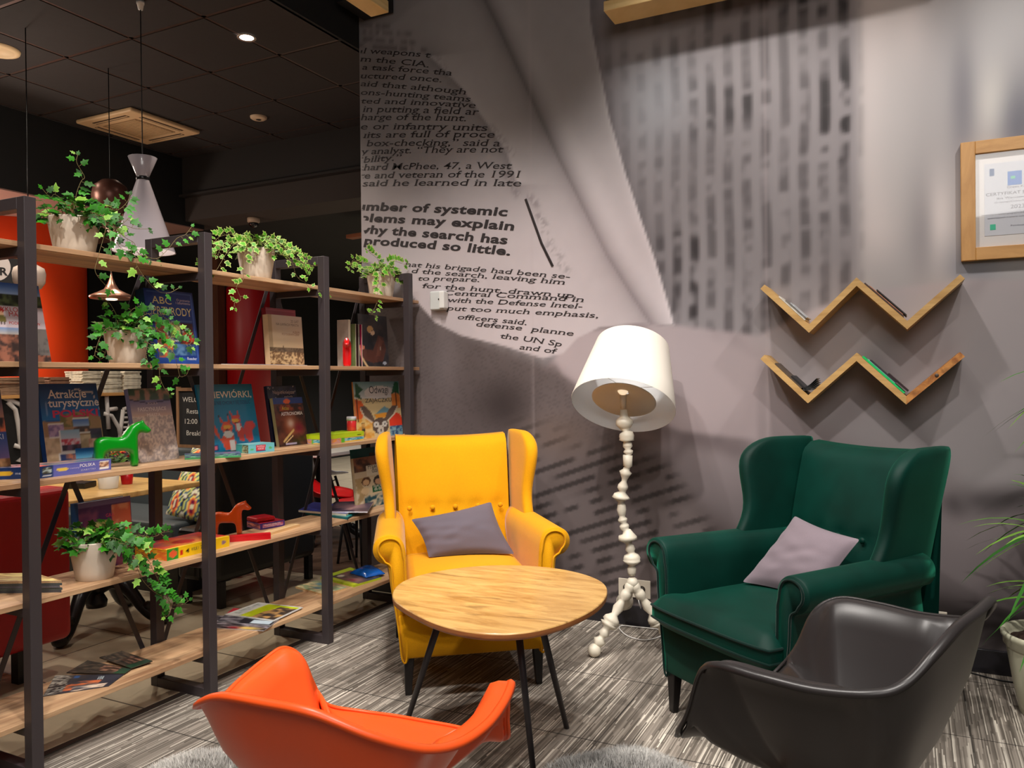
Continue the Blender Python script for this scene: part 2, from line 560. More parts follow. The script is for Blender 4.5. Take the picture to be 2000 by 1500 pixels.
def tile_mat():
    m, nt, b = newmat('beige_stone_floor_tiles')
    tc = node(nt, 'ShaderNodeTexCoord')
    br = node(nt, 'ShaderNodeTexBrick'); br.offset = 0.0; br.inputs['Scale'].default_value = 1.0
    br.inputs['Brick Width'].default_value = 0.6; br.inputs['Row Height'].default_value = 0.6; br.inputs['Mortar Size'].default_value = 0.004
    br.inputs['Color1'].default_value = L(196, 182, 156); br.inputs['Color2'].default_value = L(186, 172, 148); br.inputs['Mortar'].default_value = L(84, 74, 62)
    mp = node(nt, 'ShaderNodeMapping'); mp.inputs['Location'].default_value = (0.02, 0.24, 0)
    nt.links.new(tc.outputs['Object'], mp.inputs[0]); nt.links.new(mp.outputs[0], br.inputs['Vector'])
    nz = node(nt, 'ShaderNodeTexNoise'); nz.inputs['Scale'].default_value = 14; nz.inputs['Detail'].default_value = 5; nt.links.new(tc.outputs['Object'], nz.inputs[0])
    rp = node(nt, 'ShaderNodeMapRange'); rp.inputs[3].default_value = 0.8; rp.inputs[4].default_value = 1.15; nt.links.new(nz.outputs[0], rp.inputs[0])
    mx = node(nt, 'ShaderNodeMix', data_type='RGBA', blend_type='MULTIPLY'); mx.inputs[0].default_value = 1
    nt.links.new(br.outputs[0], mx.inputs[6]); nt.links.new(rp.outputs[0], mx.inputs[7]); nt.links.new(mx.outputs[2], b.inputs['Base Color'])
    b.inputs['Roughness'].default_value = 0.35
    return m


def struct(name, mb, mats, **kw):
    o = mb.build(name, mats, **kw); o['kind'] = 'structure'; return o


struct('floor', MB().box(-2.72, 3.2, -2.6, WALL_Y, -0.05, 0.0), carpet_mat())
struct('floor_tiled', MB().box(-8.6, -2.72, -2.6, 12.9, -0.05, 0.001), tile_mat())
struct('trim_1', MB().box(-2.735, -2.705, -2.6, WALL_Y, 0.0, 0.004), plain('dark_floor_strip', (58, 50, 46), 0.5))
struct('trim_2', MB().box(-6.0, -2.75, 4.15, 5.6, 0.0012, 0.003), plain('brown_floor_band', (92, 70, 56), 0.5, noise=0.2, nscale=12))  # browner band across the tiled floor
DARKP = plain('black_wall_paint', (20, 18, 17), 0.8, noise=0.15, nscale=6)

# ------------------------------------------------------------------ ceiling over the cafe side: dark lay-in tiles on a metal grid
CZ = 3.35
ct = MB()
gx0, gy0 = -4.746 - 0.6 * 3, 3.248 - 0.6 * 10
for i in range(6):
    for j in range(20):
        x0 = gx0 + 0.6 * i; y0 = gy0 + 0.6 * j
        if y0 > 5.2: continue
        x1 = min(x0 + 0.6, -3.05)
        if x0 >= -3.06: continue
        ct.box(x0 + 0.013, x1 - 0.013, y0 + 0.013, y0 + 0.587, CZ, CZ + 0.03, 0)
for i in range(8):
    x0 = gx0 + 0.6 * i
    if x0 < -3.05: ct.box(x0 - 0.013, x0 + 0.013, -2.6, 5.3, CZ + 0.004, CZ + 0.04, 1)
for j in range(14):
    y0 = gy0 + 0.6 * j
    ct.box(-6.3, -3.05, y0 - 0.013, y0 + 0.013, CZ + 0.004, CZ + 0.04, 1)
ct.box(-6.3, -3.05, -2.6, 9, CZ + 0.05, CZ + 0.08, 0)
struct('ceiling', ct, [plain('dark_ceiling_tile', (50, 43, 42), 0.85, noise=0.08, nscale=30), plain('dark_bronze_grid', (86, 66, 58), 0.42, 0.3)])
struct('ceiling_2', MB().box(-3.05, 3.2, -2.6, WALL_Y + 0.2, 4.1, 4.2), DARKP)
struct('trim_3', MB().box(-3.08, -3.045, -2.6, WALL_Y + 0.2, CZ, 4.1), DARKP)
# bulkheads
struct('trim_4', MB().box(-7.6, -5.98, -2.6, 5.45, 2.74, CZ, 0).box(-7.6, -5.981, -2.6, 5.44, 2.73, 2.7395, 1), [DARKP, plain('lit_rosy_soffit', (150, 112, 100), 0.6)])  # underside sheet tinted lighter and rosy: warm light put into its colour
struct('trim_5', MB().box(-8.6, -2.5, 5.2, 5.5, 3.0, CZ).box(-8.6, -2.5, 5.16, 5.5, 2.99, 3.01), plain('brown_black_bulkhead', (44, 38, 36), 0.7))
struct('trim_6', MB().box(-8.6, -2.5, 5.23, 5.62, 2.78, 2.99), plain('brown_bulkhead_low', (62, 52, 48), 0.7))
struct('ceiling_3', MB().box(-8.6, -1.5, 5.62, 12.9, 2.86, 2.9), DARKP)
struct('wall_far', MB().box(-8.6, -1.5, 12.8, 12.9, 0, 3.4).box(-8.7, -8.6, 5.3, 12.9, 0, 3.4).box(-8.6, -7.6, 5.3, 5.4, 0, 3.4), DARKP)
struct('wall_front', MB().box(-6.3, 3.2, -2.7, -2.6, 0, 4.2), plain('warm_grey_back_wall', (120, 112, 106), 0.8))
struct('wall_right', MB().box(3.2, 3.3, -2.7, WALL_Y + 0.2, 0, 4.2), plain('warm_grey_side_wall', (150, 144, 140), 0.8))

# left wall: black with white hand-painted lines
struct('wall_left', MB().box(-7.7, -7.6, -2.6, 5.4, 0, 3.4), DARKP)
bcn = thing('bar_counter', 'low black counter painted with white line drawings behind the bookshelf', 'counter', (0, 0, 0))
wl = MB(); wl.box(-6.28, -6.0, 1.0, 4.9, 0, 1.185, 0)
XW = -5.995
def stroke(pts, w=0.035):
    wl.tube([(XW, y, z) for y, z in pts], w / 2, 6, 1)
for pts in [[(3.5986, 1.1636), (3.6543, 1.1043), (3.6755, 0.9881), (3.6886, 0.8331), (3.7459, 0.7701)], [(3.5619, 1.2025), (3.6932, 1.1413), (3.7119, 1.102)], [(3.6427, 0.8368), (3.7658, 0.7879), (3.6677, 0.7194), (3.7722, 0.6897)], [(4.4107, 1.2022), (4.425, 0.9109)], [(4.4276, 1.0734), (4.5044, 1.079)], [(4.3846, 1.0411), (4.4553, 1.0208), (4.5212, 0.918), (4.539, 0.8083)], [(4.5628, 1.068), (4.5188, 0.7664)], [(4.6429, 1.1088), (4.6074, 0.7593)], [(4.5628, 1.068), (4.673, 1.099)], [(3.847, 0.8796), (3.8956, 0.8721)], [(3.8546, 0.8474), (3.8992, 0.8401)], [(3.8622, 0.8152), (3.9028, 0.8079)], [(3.8617, 0.7836), (3.9024, 0.7761)], [(3.8612, 0.748), (3.9059, 0.74)]]:
    stroke(pts)
for k in range(6):
    y0, z0 = (4.5623, 1.0419); y1, z1 = (4.6118, 1.0397)
    dz = -0.042 * k
    stroke([(y0, z0 + dz), (y1, z1 + dz)], 0.02)
wl.build('front_panel', [DARKP, plain('white_wall_paint_strokes', (214, 206, 200), 0.7)], bcn)
# brown panelled pier and far dark partition behind the shelving

# ------------------------------------------------------------------ mural wall
print('mural')
gx = np.linspace(WX0, 2.6, 470); gz = np.linspace(0.0, 4.1, 342)
X, Z = np.meshgrid(gx, gz)
n_big = fbm(X * 2.2, Z * 2.2, 11); n_fine = fbm(X * 14, Z * 14, 12)
col = np.zeros(X.shape + (3,)) + np.array([146, 139, 141.])
# out-of-focus newsprint (rotated columns of type)
wx = X + 0.004 * np.sin(Z * 9) + 0.012 * fbm(X * 3, Z * 2, 5)
colw = 0.5 + 0.5 * np.cos(2 * PI * wx / 0.088)
cid = np.floor(wx / 0.088 + 0.5)
let = vnoise(X / 0.05, Z / 0.04, 8) * 0.45 + vnoise(cid * 7.3, Z / 0.06, 4) * 0.6 + 0.1
para = sstep(0.40, 0.62, vnoise(cid * 0.33, Z / 0.24, 21))
ink = sstep(0.05, 0.95, colw) * sstep(0.28, 0.80, let) * (0.45 + 0.55 * para)
fade = np.clip(sstep(-1.5, -0.75, X) * 0.75 + 0.3, 0, 1) * (1 - 0.55 * np.exp(-(((X + 1.12) / 0.32) ** 2 + ((Z - 2.65) / 0.35) ** 2)))
base_t = np.array([150, 144, 147.]) - 18 * n_big[..., None]
pr = base_t * (1 - (ink * fade * 0.86)[..., None]) + np.array([30, 25, 27.]) * (ink * fade * 0.86)[..., None]
pr = mixc(pr, (168, 174, 182), 0.55 * np.exp(-(((X + 1.18) / 0.22) ** 2 + ((Z - 2.75) / 0.3) ** 2)))
# type block is x in [-1.5,-0.2]
m_block = sstep(-0.17, -0.25, X)
right = np.zeros(X.shape + (3,)) + np.array([168, 163, 164.])
right = mixc(right, (214, 202, 200), 0.9 * np.exp(-(((X + 0.13) / 0.10) ** 2)) * sstep(1.7, 2.0, Z))
for cx, cz, rx, rz, c, s in [(0.001, 2.884, 0.14, 0.22, (226, 214, 212), 0.9), (0.152, 2.874, 0.12, 0.3, (150, 146, 150), 0.5), (0.344, 2.768, 0.2, 0.35, (200, 198, 200), 0.9), (0.333, 2.463, 0.07, 0.16, (226, 222, 216), 0.95), (0.208, 2.483, 0.05, 0.3, (120, 118, 126), 0.7), (0.111, 1.98, 0.06, 0.2, (224, 214, 212), 0.9), (0.046, 1.94, 0.05, 0.25, (136, 130, 134), 0.6), (0.416, 2.341, 0.08, 0.22, (96, 98, 112), 0.7), (0.243, 1.766, 0.1, 0.1, (120, 122, 134), 0.7), (-0.075, 2.414, 0.12, 0.5, (176, 172, 172), 0.7)]:
    right = mixc(right, c, s * np.exp(-(((X - cx) / rx) ** 2 + ((Z - cz) / rz) ** 2)))
col = pr * m_block[..., None] + right * (1 - m_block[..., None])

def soft(pts, blur): return polymask(X, Z, pts, blur)
# ---- hand / fingers (out of focus skin) filling the lower part
hand = [(-1.7386, 1.406), (-1.6315, 1.5423), (-1.455, 1.6123), (-1.0431, 1.5581), (-0.6657, 1.4961), (-0.3845, 1.6192), (-0.1215, 1.6855), (0.2429, 1.7107), (0.9452, 1.6345), (0.9392, -0.0743), (-3.2645, -0.5131), (-3.0101, 0.4803)]
hc = np.array([168, 155, 158.]) - 24 * (n_big[..., None] - 0.5)
# wrinkles of skin
wr = 0.5 + 0.5 * np.sin((X * 14 + 2.6 * np.sin(Z * 5 + X * 2)) + 5 * fbm(X * 4, Z * 1.5, 31))
hc = hc - (wr ** 5 * 22 * sstep(0.35, 0.6, fbm(X * 3, Z * 3, 33)))[..., None]
hc = np.broadcast_to(hc, col.shape)
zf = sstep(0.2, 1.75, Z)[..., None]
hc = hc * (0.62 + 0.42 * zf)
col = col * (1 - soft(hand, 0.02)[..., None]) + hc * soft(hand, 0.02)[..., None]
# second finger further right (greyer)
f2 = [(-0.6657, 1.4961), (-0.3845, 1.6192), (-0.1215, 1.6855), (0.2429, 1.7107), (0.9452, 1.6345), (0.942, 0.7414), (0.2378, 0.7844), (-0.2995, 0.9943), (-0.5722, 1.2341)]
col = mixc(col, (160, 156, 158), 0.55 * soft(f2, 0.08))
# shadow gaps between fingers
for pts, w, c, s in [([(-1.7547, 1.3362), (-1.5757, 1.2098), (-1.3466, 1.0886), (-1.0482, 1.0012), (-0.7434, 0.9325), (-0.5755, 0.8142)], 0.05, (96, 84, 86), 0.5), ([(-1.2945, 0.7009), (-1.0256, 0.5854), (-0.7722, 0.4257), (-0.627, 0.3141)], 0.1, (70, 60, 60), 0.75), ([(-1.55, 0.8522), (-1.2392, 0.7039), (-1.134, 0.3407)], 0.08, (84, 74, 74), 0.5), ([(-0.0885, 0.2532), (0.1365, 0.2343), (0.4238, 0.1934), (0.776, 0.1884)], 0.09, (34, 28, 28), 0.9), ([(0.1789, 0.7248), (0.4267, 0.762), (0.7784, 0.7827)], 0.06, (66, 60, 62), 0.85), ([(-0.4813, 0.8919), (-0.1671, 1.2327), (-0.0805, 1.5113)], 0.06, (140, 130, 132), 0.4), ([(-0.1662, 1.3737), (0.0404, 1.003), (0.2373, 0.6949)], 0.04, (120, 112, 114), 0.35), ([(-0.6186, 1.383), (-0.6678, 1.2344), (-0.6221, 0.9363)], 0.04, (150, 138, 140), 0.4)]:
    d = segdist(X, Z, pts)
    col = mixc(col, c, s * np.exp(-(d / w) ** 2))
# ---- lower left: dark page with small print
lowl = [(-3.0681, 1.879), (-2.5798, 1.758), (-2.4047, 1.5993), (-2.1345, 1.5016), (-1.8779, 1.4089), (-1.694, 1.3214), (-1.4318, 1.0739), (-1.1291, 0.8678), (-0.8221, 0.4212), (-0.6302, -0.0852), (-3.264, -0.4805)]
dk = np.array([98, 88, 88.]) + 22 * (n_big[..., None] - 0.5)
rx_, rz_ = X * 0.94 + Z * 0.34, -X * 0.34 + Z * 0.94
row = 0.5 + 0.5 * np.cos(2 * PI * rz_ / 0.062)
brick = sstep(0.45, 0.8, row) * sstep(0.30, 0.6, vnoise(rx_ / 0.075, np.floor(rz_ / 0.062 + 0.5) * 1.7, 44))
smallt = sstep(0.4, 0.8, 0.5 + 0.5 * np.cos(2 * PI * rz_ / 0.021)) * sstep(0.4, 0.6, vnoise(rx_ / 0.018, np.floor(rz_ / 0.021) * 3.1, 45))
bz = sstep(1.12, 0.95, Z + 0.25 * (X + 1.8)) * sstep(-2.1, -1.9, X)
dk = dk * (1 - 0.42 * (brick * bz)[..., None]) * (1 - 0.10 * (smallt * (1 - bz))[..., None])
dk = np.broadcast_to(dk, col.shape)
ml = soft(lowl, 0.06)
col = col * (1 - ml[..., None]) + dk * ml[..., None]
for cx, cz, rx, rz, c, s in [(-2.057, 1.152, 0.17, 0.16, (52, 44, 44), 0.85), (-2.442, 1.421, 0.1, 0.25, (122, 112, 114), 0.5), (-1.728, 0.986, 0.22, 0.12, (112, 92, 82), 0.5), (-1.603, 1.431, 0.05, 0.06, (150, 138, 140), 0.3), (-2.243, 0.826, 0.2, 0.2, (84, 74, 74), 0.5), (-1.456, 1.563, 0.16, 0.018, (70, 62, 62), 0.6)]:
    col = mixc(col, c, s * np.exp(-(((X - cx) / rx) ** 2 + ((Z - cz) / rz) ** 2)))
# finger tip edge
tip = [(-1.7388, 1.392), (-1.7167, 1.4615), (-1.6317, 1.5285), (-1.4555, 1.5634), (-1.0432, 1.5477), (-0.6666, 1.384), (-0.6698, 0.9848), (-1.048, 1.022), (-1.4025, 1.1556), (-1.6048, 1.2596), (-1.7, 1.3215)]
col = mixc(col, np.array([172, 158, 161.]), 0.75 * soft(tip, 0.022))
# ---- the printed page in focus
page = [(-3.2787, 3.8959), (-1.5283, 3.4776), (-1.5196, 3.2034), (-1.481, 3.0055), (-1.4156, 2.6696), (-1.3284, 2.362), (-1.2476, 2.1132), (-1.1733, 1.8953), (-1.1264, 1.7345), (-1.08, 1.5648), (-1.2859, 1.5783), (-1.4844, 1.5644), (-1.608, 1.5139), (-1.6928, 1.433), (-1.8155, 1.4076), (-2.0527, 1.4819), (-2.3361, 1.5521), (-2.5098, 1.6335), (-2.634, 1.7609), (-2.7609, 1.9067), (-3.0652, 2.0696), (-3.3056, 2.1534)]
pc = np.zeros(X.shape + (3,)) + np.array([150, 145, 146.])
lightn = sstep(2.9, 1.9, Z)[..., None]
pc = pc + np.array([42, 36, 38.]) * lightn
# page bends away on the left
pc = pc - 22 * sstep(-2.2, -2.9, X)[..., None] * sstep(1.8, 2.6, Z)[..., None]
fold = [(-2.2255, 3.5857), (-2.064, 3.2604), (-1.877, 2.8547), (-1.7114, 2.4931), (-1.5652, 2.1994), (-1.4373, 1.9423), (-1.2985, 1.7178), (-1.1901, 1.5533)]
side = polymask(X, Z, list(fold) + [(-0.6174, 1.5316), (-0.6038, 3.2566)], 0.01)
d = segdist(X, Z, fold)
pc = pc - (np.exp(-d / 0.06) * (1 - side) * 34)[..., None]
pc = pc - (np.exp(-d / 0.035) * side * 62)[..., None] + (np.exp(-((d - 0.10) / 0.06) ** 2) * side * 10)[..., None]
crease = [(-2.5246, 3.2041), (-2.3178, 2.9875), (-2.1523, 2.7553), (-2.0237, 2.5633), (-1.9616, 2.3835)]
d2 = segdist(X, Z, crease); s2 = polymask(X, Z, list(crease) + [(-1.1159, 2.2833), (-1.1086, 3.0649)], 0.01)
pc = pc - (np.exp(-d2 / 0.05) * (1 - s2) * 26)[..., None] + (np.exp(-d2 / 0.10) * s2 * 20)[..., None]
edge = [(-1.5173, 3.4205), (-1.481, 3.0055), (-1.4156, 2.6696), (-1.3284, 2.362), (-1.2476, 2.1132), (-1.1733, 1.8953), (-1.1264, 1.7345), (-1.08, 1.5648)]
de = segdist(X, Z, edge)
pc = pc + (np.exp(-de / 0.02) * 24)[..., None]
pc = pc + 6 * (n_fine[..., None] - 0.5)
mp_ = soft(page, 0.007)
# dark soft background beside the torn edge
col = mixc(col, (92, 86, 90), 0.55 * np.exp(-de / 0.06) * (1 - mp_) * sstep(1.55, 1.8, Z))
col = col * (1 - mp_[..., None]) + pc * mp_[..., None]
# blurred type at the top of the column and faint show-through at the right
for (xa, za), (xb, zb), s in [((-3.0246, 3.4948), (-2.8144, 3.4387), 0.55), ((-3.033, 3.4524), (-2.6669, 3.3654), 0.6), ((-3.0337, 3.4083), (-2.6132, 3.2999), 0.65), ((-3.0343, 3.3642), (-2.5598, 3.247), 0.7)]:
    dl = segdist(X, Z, [(xa, za), (xb, zb)])
    hh = sstep(0.2, 0.6, vnoise(X / 0.025, Z * 0, int(za * 100)))
    col = mixc(col, (92, 84, 86), s * np.exp(-(dl / 0.016) ** 2) * hh)
for (xa, za), (xb, zb), s in [((-1.8833, 2.3034), (-1.8432, 2.2566), 0.4), ((-1.8376, 2.1995), (-1.7918, 2.1387), 0.35), ((-1.8076, 2.112), (-1.762, 2.0518), 0.3), ((-1.7777, 2.0194), (-1.7021, 1.963), 0.3), ((-1.7116, 1.9219), (-1.6638, 1.8823), 0.3), ((-2.4716, 3.194), (-2.3863, 3.0291), 0.25), ((-2.1196, 2.7214), (-1.9915, 2.559), 0.3), ((-2.0408, 2.4793), (-1.9622, 2.3264), 0.3)]:
    dl = segdist(X, Z, [(xa, za), (xb, zb)])
    hh = sstep(0.35, 0.6, vnoise(X / 0.012, Z / 0.012, 5))
    col = mixc(col, (96, 88, 90), s * np.exp(-(dl / 0.02) ** 2) * hh)
# paper strip joints
for xs in [-1.878, -0.626]:
    col = mixc(col, (178, 164, 166), 0.35 * np.exp(-((X - xs) / 0.006) ** 2))
col = np.clip(col, 8, 250)
mu = MB()
nu_, nv_ = len(gx), len(gz)
lin = s2l(col).reshape(-1, 3)
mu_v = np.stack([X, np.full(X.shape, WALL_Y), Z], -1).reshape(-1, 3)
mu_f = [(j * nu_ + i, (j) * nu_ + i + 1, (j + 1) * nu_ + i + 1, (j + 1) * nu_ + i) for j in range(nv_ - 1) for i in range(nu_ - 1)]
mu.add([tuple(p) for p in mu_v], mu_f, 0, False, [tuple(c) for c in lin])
mu.box(WX0, 2.6, WALL_Y + 0.004, WALL_Y + 0.2, 0, 4.1, 2)

def wall_line(body, a, b, cap, bold=0.0, serif=True, mid=0.0, sp=1.0):
    """a row of type between two wall points, gently bent"""
    V, F = text_geo(body, bold, serif, sp)
    w0 = V[:, 0].max() - V[:, 0].min(); x0 = V[:, 0].min()
    ax, az = a; bx, bz = b
    pts = []
    for x, y in V:
        t = (x - x0) / w0
        px = ax + (bx - ax) * t; pz = az + (bz - az) * t + mid * 4 * t * (1 - t)
        pts.append((px + y * 0.02, WALL_Y - 0.0015, pz + y * cap / 0.70))
    keep = [f for f in F if min(pts[i][0] for i in f) > WX0 + 0.004]
    mu.add(pts, keep, 1)
LINES = [('al weapons t', (-3.0546, 3.3239), (-2.5247, 3.1951)), ('m the CIA.', (-3.0357, 3.2698), (-2.5362, 3.1399)), ('a task force tha', (-3.0209, 3.2165), (-2.3789, 3.0635)), ('uctured once.', (-3.0373, 3.1658), (-2.449, 3.0372)), ('aid that although', (-3.0341, 3.1178), (-2.2843, 2.9376)), ('ons-hunting teams', (-3.0348, 3.0642), (-2.2578, 2.8919)), ('ted and innovative', (-3.0395, 3.0113), (-2.2245, 2.8513)), ('in putting a field ar', (-3.0208, 2.9545), (-2.2049, 2.8073)), ('harge of the hunt.', (-3.0372, 2.9065), (-2.2863, 2.7847)), ('e or infantry units', (-3.038, 2.8497), (-2.1495, 2.7084)), ('uits are full of proce', (-3.0506, 2.7978), (-2.1039, 2.664)), ('box-checking,” said a', (-2.9966, 2.7395), (-2.0686, 2.6098)), ('y analyst. “They are not', (-3.0403, 2.695), (-2.0495, 2.5726)), ('ibility.”', (-3.045, 2.6418), (-2.7436, 2.6179)), ('chard McPhee, 47, a West', (-3.0614, 2.5995), (-1.9989, 2.474)), ('te and veteran of the 1991', (-3.0582, 2.5484), (-1.9484, 2.419)), ('said he learned in late', (-3.0275, 2.4972), (-1.9394, 2.3695))]
for i, (t, a, b) in enumerate(LINES):
    wall_line(t, a, b, 0.037 if i > 6 else 0.031, 0.004, True, 0.004)
for t, a, b in [('umber of systemic', (-3.0728, 2.3563), (-2.0278, 2.213)), ('blems may explain', (-3.0503, 2.2842), (-1.9869, 2.1286)), ('why the search has', (-3.0788, 2.217), (-2.0297, 2.0549)), ('produced so little.', (-3.021, 2.139), (-2.0111, 1.99))]:
    wall_line(t, a, b, 0.047, 0.034, False, 0.004, 1.06)
for t, a, b in [('hat his brigade had been se-', (-2.7228, 1.9812), (-1.6523, 1.8343)), ('d the search, leaving him', (-2.6755, 1.9379), (-1.6796, 1.8055)), ('to prepare.', (-2.6359, 1.8894), (-2.2101, 1.8531)), ('for the hunt, drawn up', (-2.6039, 1.8446), (-1.6295, 1.7305)), ('Central Command in', (-2.4512, 1.7934), (-1.5705, 1.7053)), ('with the Defense Intel-', (-2.4307, 1.7502), (-1.5826, 1.6701)), ('put too much emphasis,', (-2.4313, 1.7023), (-1.4896, 1.6165)), ('officers said.', (-2.359, 1.6482), (-1.9135, 1.595)), ('defense  planne', (-2.2367, 1.6018), (-1.6347, 1.5258)), ('the UN Sp', (-2.0848, 1.5292), (-1.7045, 1.4695)), ('and of', (-1.9595, 1.4621), (-1.7383, 1.4312))]:
    wall_line(t, a, b, 0.027, 0.005, True, 0.002)
bx_ = [(-1.9086, 2.2948), (-1.8689, 2.1885), (-1.8145, 2.0422), (-1.7483, 1.9106)]
mu.tube([(x, WALL_Y - 0.0005, z) for x, z in bx_], 0.0085, 4, 1, False)
struct('wall_back', mu, [vcol('mural_print', 0.55, 0.35), plain('mural_ink', (44, 37, 38), 0.6), plain('wall_side_white', (200, 190, 180), 0.7)])
struct('baseboard_back', MB().box(WX0, 2.6, WALL_Y - 0.016, WALL_Y - 0.0005, 0, 0.103), plain('black_baseboard', (34, 32, 38), 0.35, coat=0.2), bevel=0.002)

print('furniture')
# ------------------------------------------------------------------ wing chairs
def sm_ring(pts, y): return [(x, y, z) for x, z in pts]


def catmull(P, n=6, closed=True):
    P = np.array(P, float); m = len(P); out = []
    rng = range(m) if closed else range(m - 1)
    for i in rng:
        if closed: p0, p1, p2, p3 = [P[(i + k - 1) % m] for k in range(4)]
        else: p0, p1, p2, p3 = P[max(i - 1, 0)], P[i], P[i + 1], P[min(i + 2, m - 1)]
        for t in np.arange(n) / n:
            out.append(.5 * ((2 * p1) + (-p0 + p2) * t + (2 * p0 - 5 * p1 + 4 * p2 - p3) * t * t + (-p0 + 3 * p1 - 3 * p2 + p3) * t ** 3))
    if not closed: out.append(P[-1])
    return np.array(out)


ARM = [(.298, .155), (.312, .25), (.330, .36), (.345, .46), (.350, .525), (.362, .545), (.392, .560), (.412, .59), (.412, .625), (.392, .652), (.360, .664), (.325, .660), (.298, .640), (.283, .60), (.278, .54), (.274, .45), (.272, .34), (.272, .155)]


def wing_chair(name, label, cat, loc, rot, fab, piping, legm):
    t = thing(name, label, cat, loc, rot)
    # base frame under the cushion
    b = MB()
    rings = []
    for z, hx, y0, y1 in ((.155, .297, -.385, .37), (.162, .300, -.390, .375), (.24, .308, -.392, .385), (.325, .318, -.394, .39), (.335, .316, -.390, .39)):
        r = []
        rr = 0.02
        for cx, cy, a0 in ((hx - rr, y0 + rr, -90), (hx - rr, y1 - rr, 0), (-hx + rr, y1 - rr, 90), (-hx + rr, y0 + rr, 180)):
            for k in range(4):
                a = math.radians(a0 + k * 30)
                r.append((cx + rr * math.cos(a), cy + rr * math.sin(a), z))
        rings.append(r)
    b.loft(rings)
    b.build('seat_base', fab, t)
    # arms
    for s in (-1, 1):
        prof = catmull(ARM, 4)
        rings = []
        ys = [-.385, -.378, -.36, -.30, -.2, -.1, 0, .1, .2, .27]
        for i, y in enumerate(ys):
            k = (y + .385) / .655
            r = []
            for x, z in prof:
                cx, cz = .315, .45
                sh = 0.985 if i == 0 else 1.0
                xx = cx + (x - cx) * sh; zz = cz + (z - cz) * sh
                w = sstep(.35, .6, np.float64(zz))
                xx -= k * 0.035 * float(w)
                zz -= k * 0.012 * float(w) * 0
                r.append((s * xx, y, zz))
            if s < 0: r = r[::-1]
            rings.append(r)
        a = MB(); a.loft(rings)
        arm = a.build('armrest', fab, t)
        # recessed front facing with piping round it
        face = [(cx_, cz_) for cx_, cz_ in prof]
        c = np.mean(prof, 0)
        pip = MB()
        pts = []
        for x, z in prof:
            v = np.array([x, z]) - np.array([.333, z if z < .56 else .612])
            n = np.linalg.norm(v); q = np.array([.333 if z >= .56 else .31, .612 if z >= .56 else z]) 
            pts.append((s * (q[0] + (x - q[0]) * 0.74), -.388, (z if z < .56 else .612 + (z - .612) * 0.74)))
        pip.tube(pts + [pts[0]], .0042, 6, cap=False)
        pip.build('piping', piping, arm)
    # wings
    for s in (-1, 1):
        rings = []
        for z, xf, yf, xb, yb, th in ((.56, .328, .02, .296, .34, .050), (.62, .328, -.02, .296, .36, .052), (.68, .328, .030, .297, .375, .052), (.74, .330, .058, .298, .39, .054), (.80, .338, .064, .300, .405, .058),
                                      (.86, .350, .060, .303, .42, .062), (.92, .360, .060, .306, .435, .066), (.965, .364, .074, .309, .445, .066), (1.0, .362, .110, .311, .452, .062), (1.028, .354, .165, .312, .45, .050), (1.040, .345, .235, .314, .44, .030)):
            r = []
            f = Vector((xf, yf, 0)); bk = Vector((xb, yb, 0)); d = (bk - f); ln = d.length; d.normalize(); n = Vector((-d.y, d.x, 0))
            if n.x < 0: n = -n
            h = th / 2
            out_ = []
            for k in range(7):
                a = PI / 2 + PI * k / 6
                out_.append(f + d * (h + math.cos(a) * h) + n * math.sin(a) * h)
            m1 = f + d * ln * .5
            out_ += [m1 - n * (h * .8), bk - n * h * .7, bk + n * h * .9, m1 + n * h]
            r = [(s * p.x, p.y, z - (0.0 if z < 1.0 else 0.0)) for p in out_]
            if s < 0: r = r[::-1]
            rings.append(r)
        w = MB(); w.loft(rings); w.build('wing', fab, t, sub=1)
    # back rest
    bk = MB(); nu, nv = 27, 27
    V = []; F = []
    for j in range(nv):
        for i in range(nu):
            u = i / (nu - 1) * 2 - 1; v = j / (nv - 1)
            z = .38 + .635 * v
            y = .205 + .15 * v + .012 * math.sin(v * PI) * -1
            bulge = .035 * (1 - abs(u) ** 2.5) * math.sin(PI * min(1, max(0, (v * .92 + .08)))) ** .6
            y -= bulge
            for k in range(-2, 3):
                dx = u * .285 - k * .112; dz = z - .672
                y += .015 * math.exp(-(dx * dx + dz * dz) / .0009)
            y += .003 * math.exp(-((z - .672) / .02) ** 2) * (1 - u * u)
            if v > .93: y += ((v - .93) / .07) ** 2 * .035
            z -= .012 * (1 - u * u) * (v ** 6)
            V.append((u * (.268 + .012 * v), y, z))
    for j in range(nv - 1):
        for i in range(nu - 1):
            F.append((j * nu + i, j * nu + i + 1, (j + 1) * nu + i + 1, (j + 1) * nu + i))
    bk.add(V, F, 0, True)
    top = [V[(nv - 1) * nu + i] for i in range(nu)]
    b2 = [(x, .462, z - .012) for x, y, z in top]; b1 = [(x * 1.06, .40, .33) for x, y, z in top]; b0 = [(x, .36, .16) for x, y, z in top]
    bk.loft([top, [(x, .44, z + .006) for x, y, z in top], b2, b1, b0], 0, True, False, False)
    bk.build('backrest', fab, t)
    for k in range(-2, 3):
        bt = MB(); bt.ball((k * .112, .226, .672), .0125, 0, 8, (1, .7, 1)); bt.build('button', fab, t)
    # cushion, T shaped at the front
    c = MB(); nu, nv = 25, 25; rings = []
    def cush(u, v, side):
        y = -.462 + .68 * v
        wmax = .305 if v < .12 else (.305 - .035 * min(1, (v - .12) / .05))
        x = u * wmax
        e = min(1, (1 - abs(u)) * 9) ** .5; e2 = min(1, v * 16, (1 - v) * 12) ** .5
        y += .02 * (1 - v) ** 8 * (u ** 4)
        h = .030 + .062 * e * e2 * (1 if side > 0 else .85)
        dome = .022 * (1 - u * u) * math.sin(PI * v) * (1 if side > 0 else 0)
        return (x, y, .398 + side * h * .72 + dome)
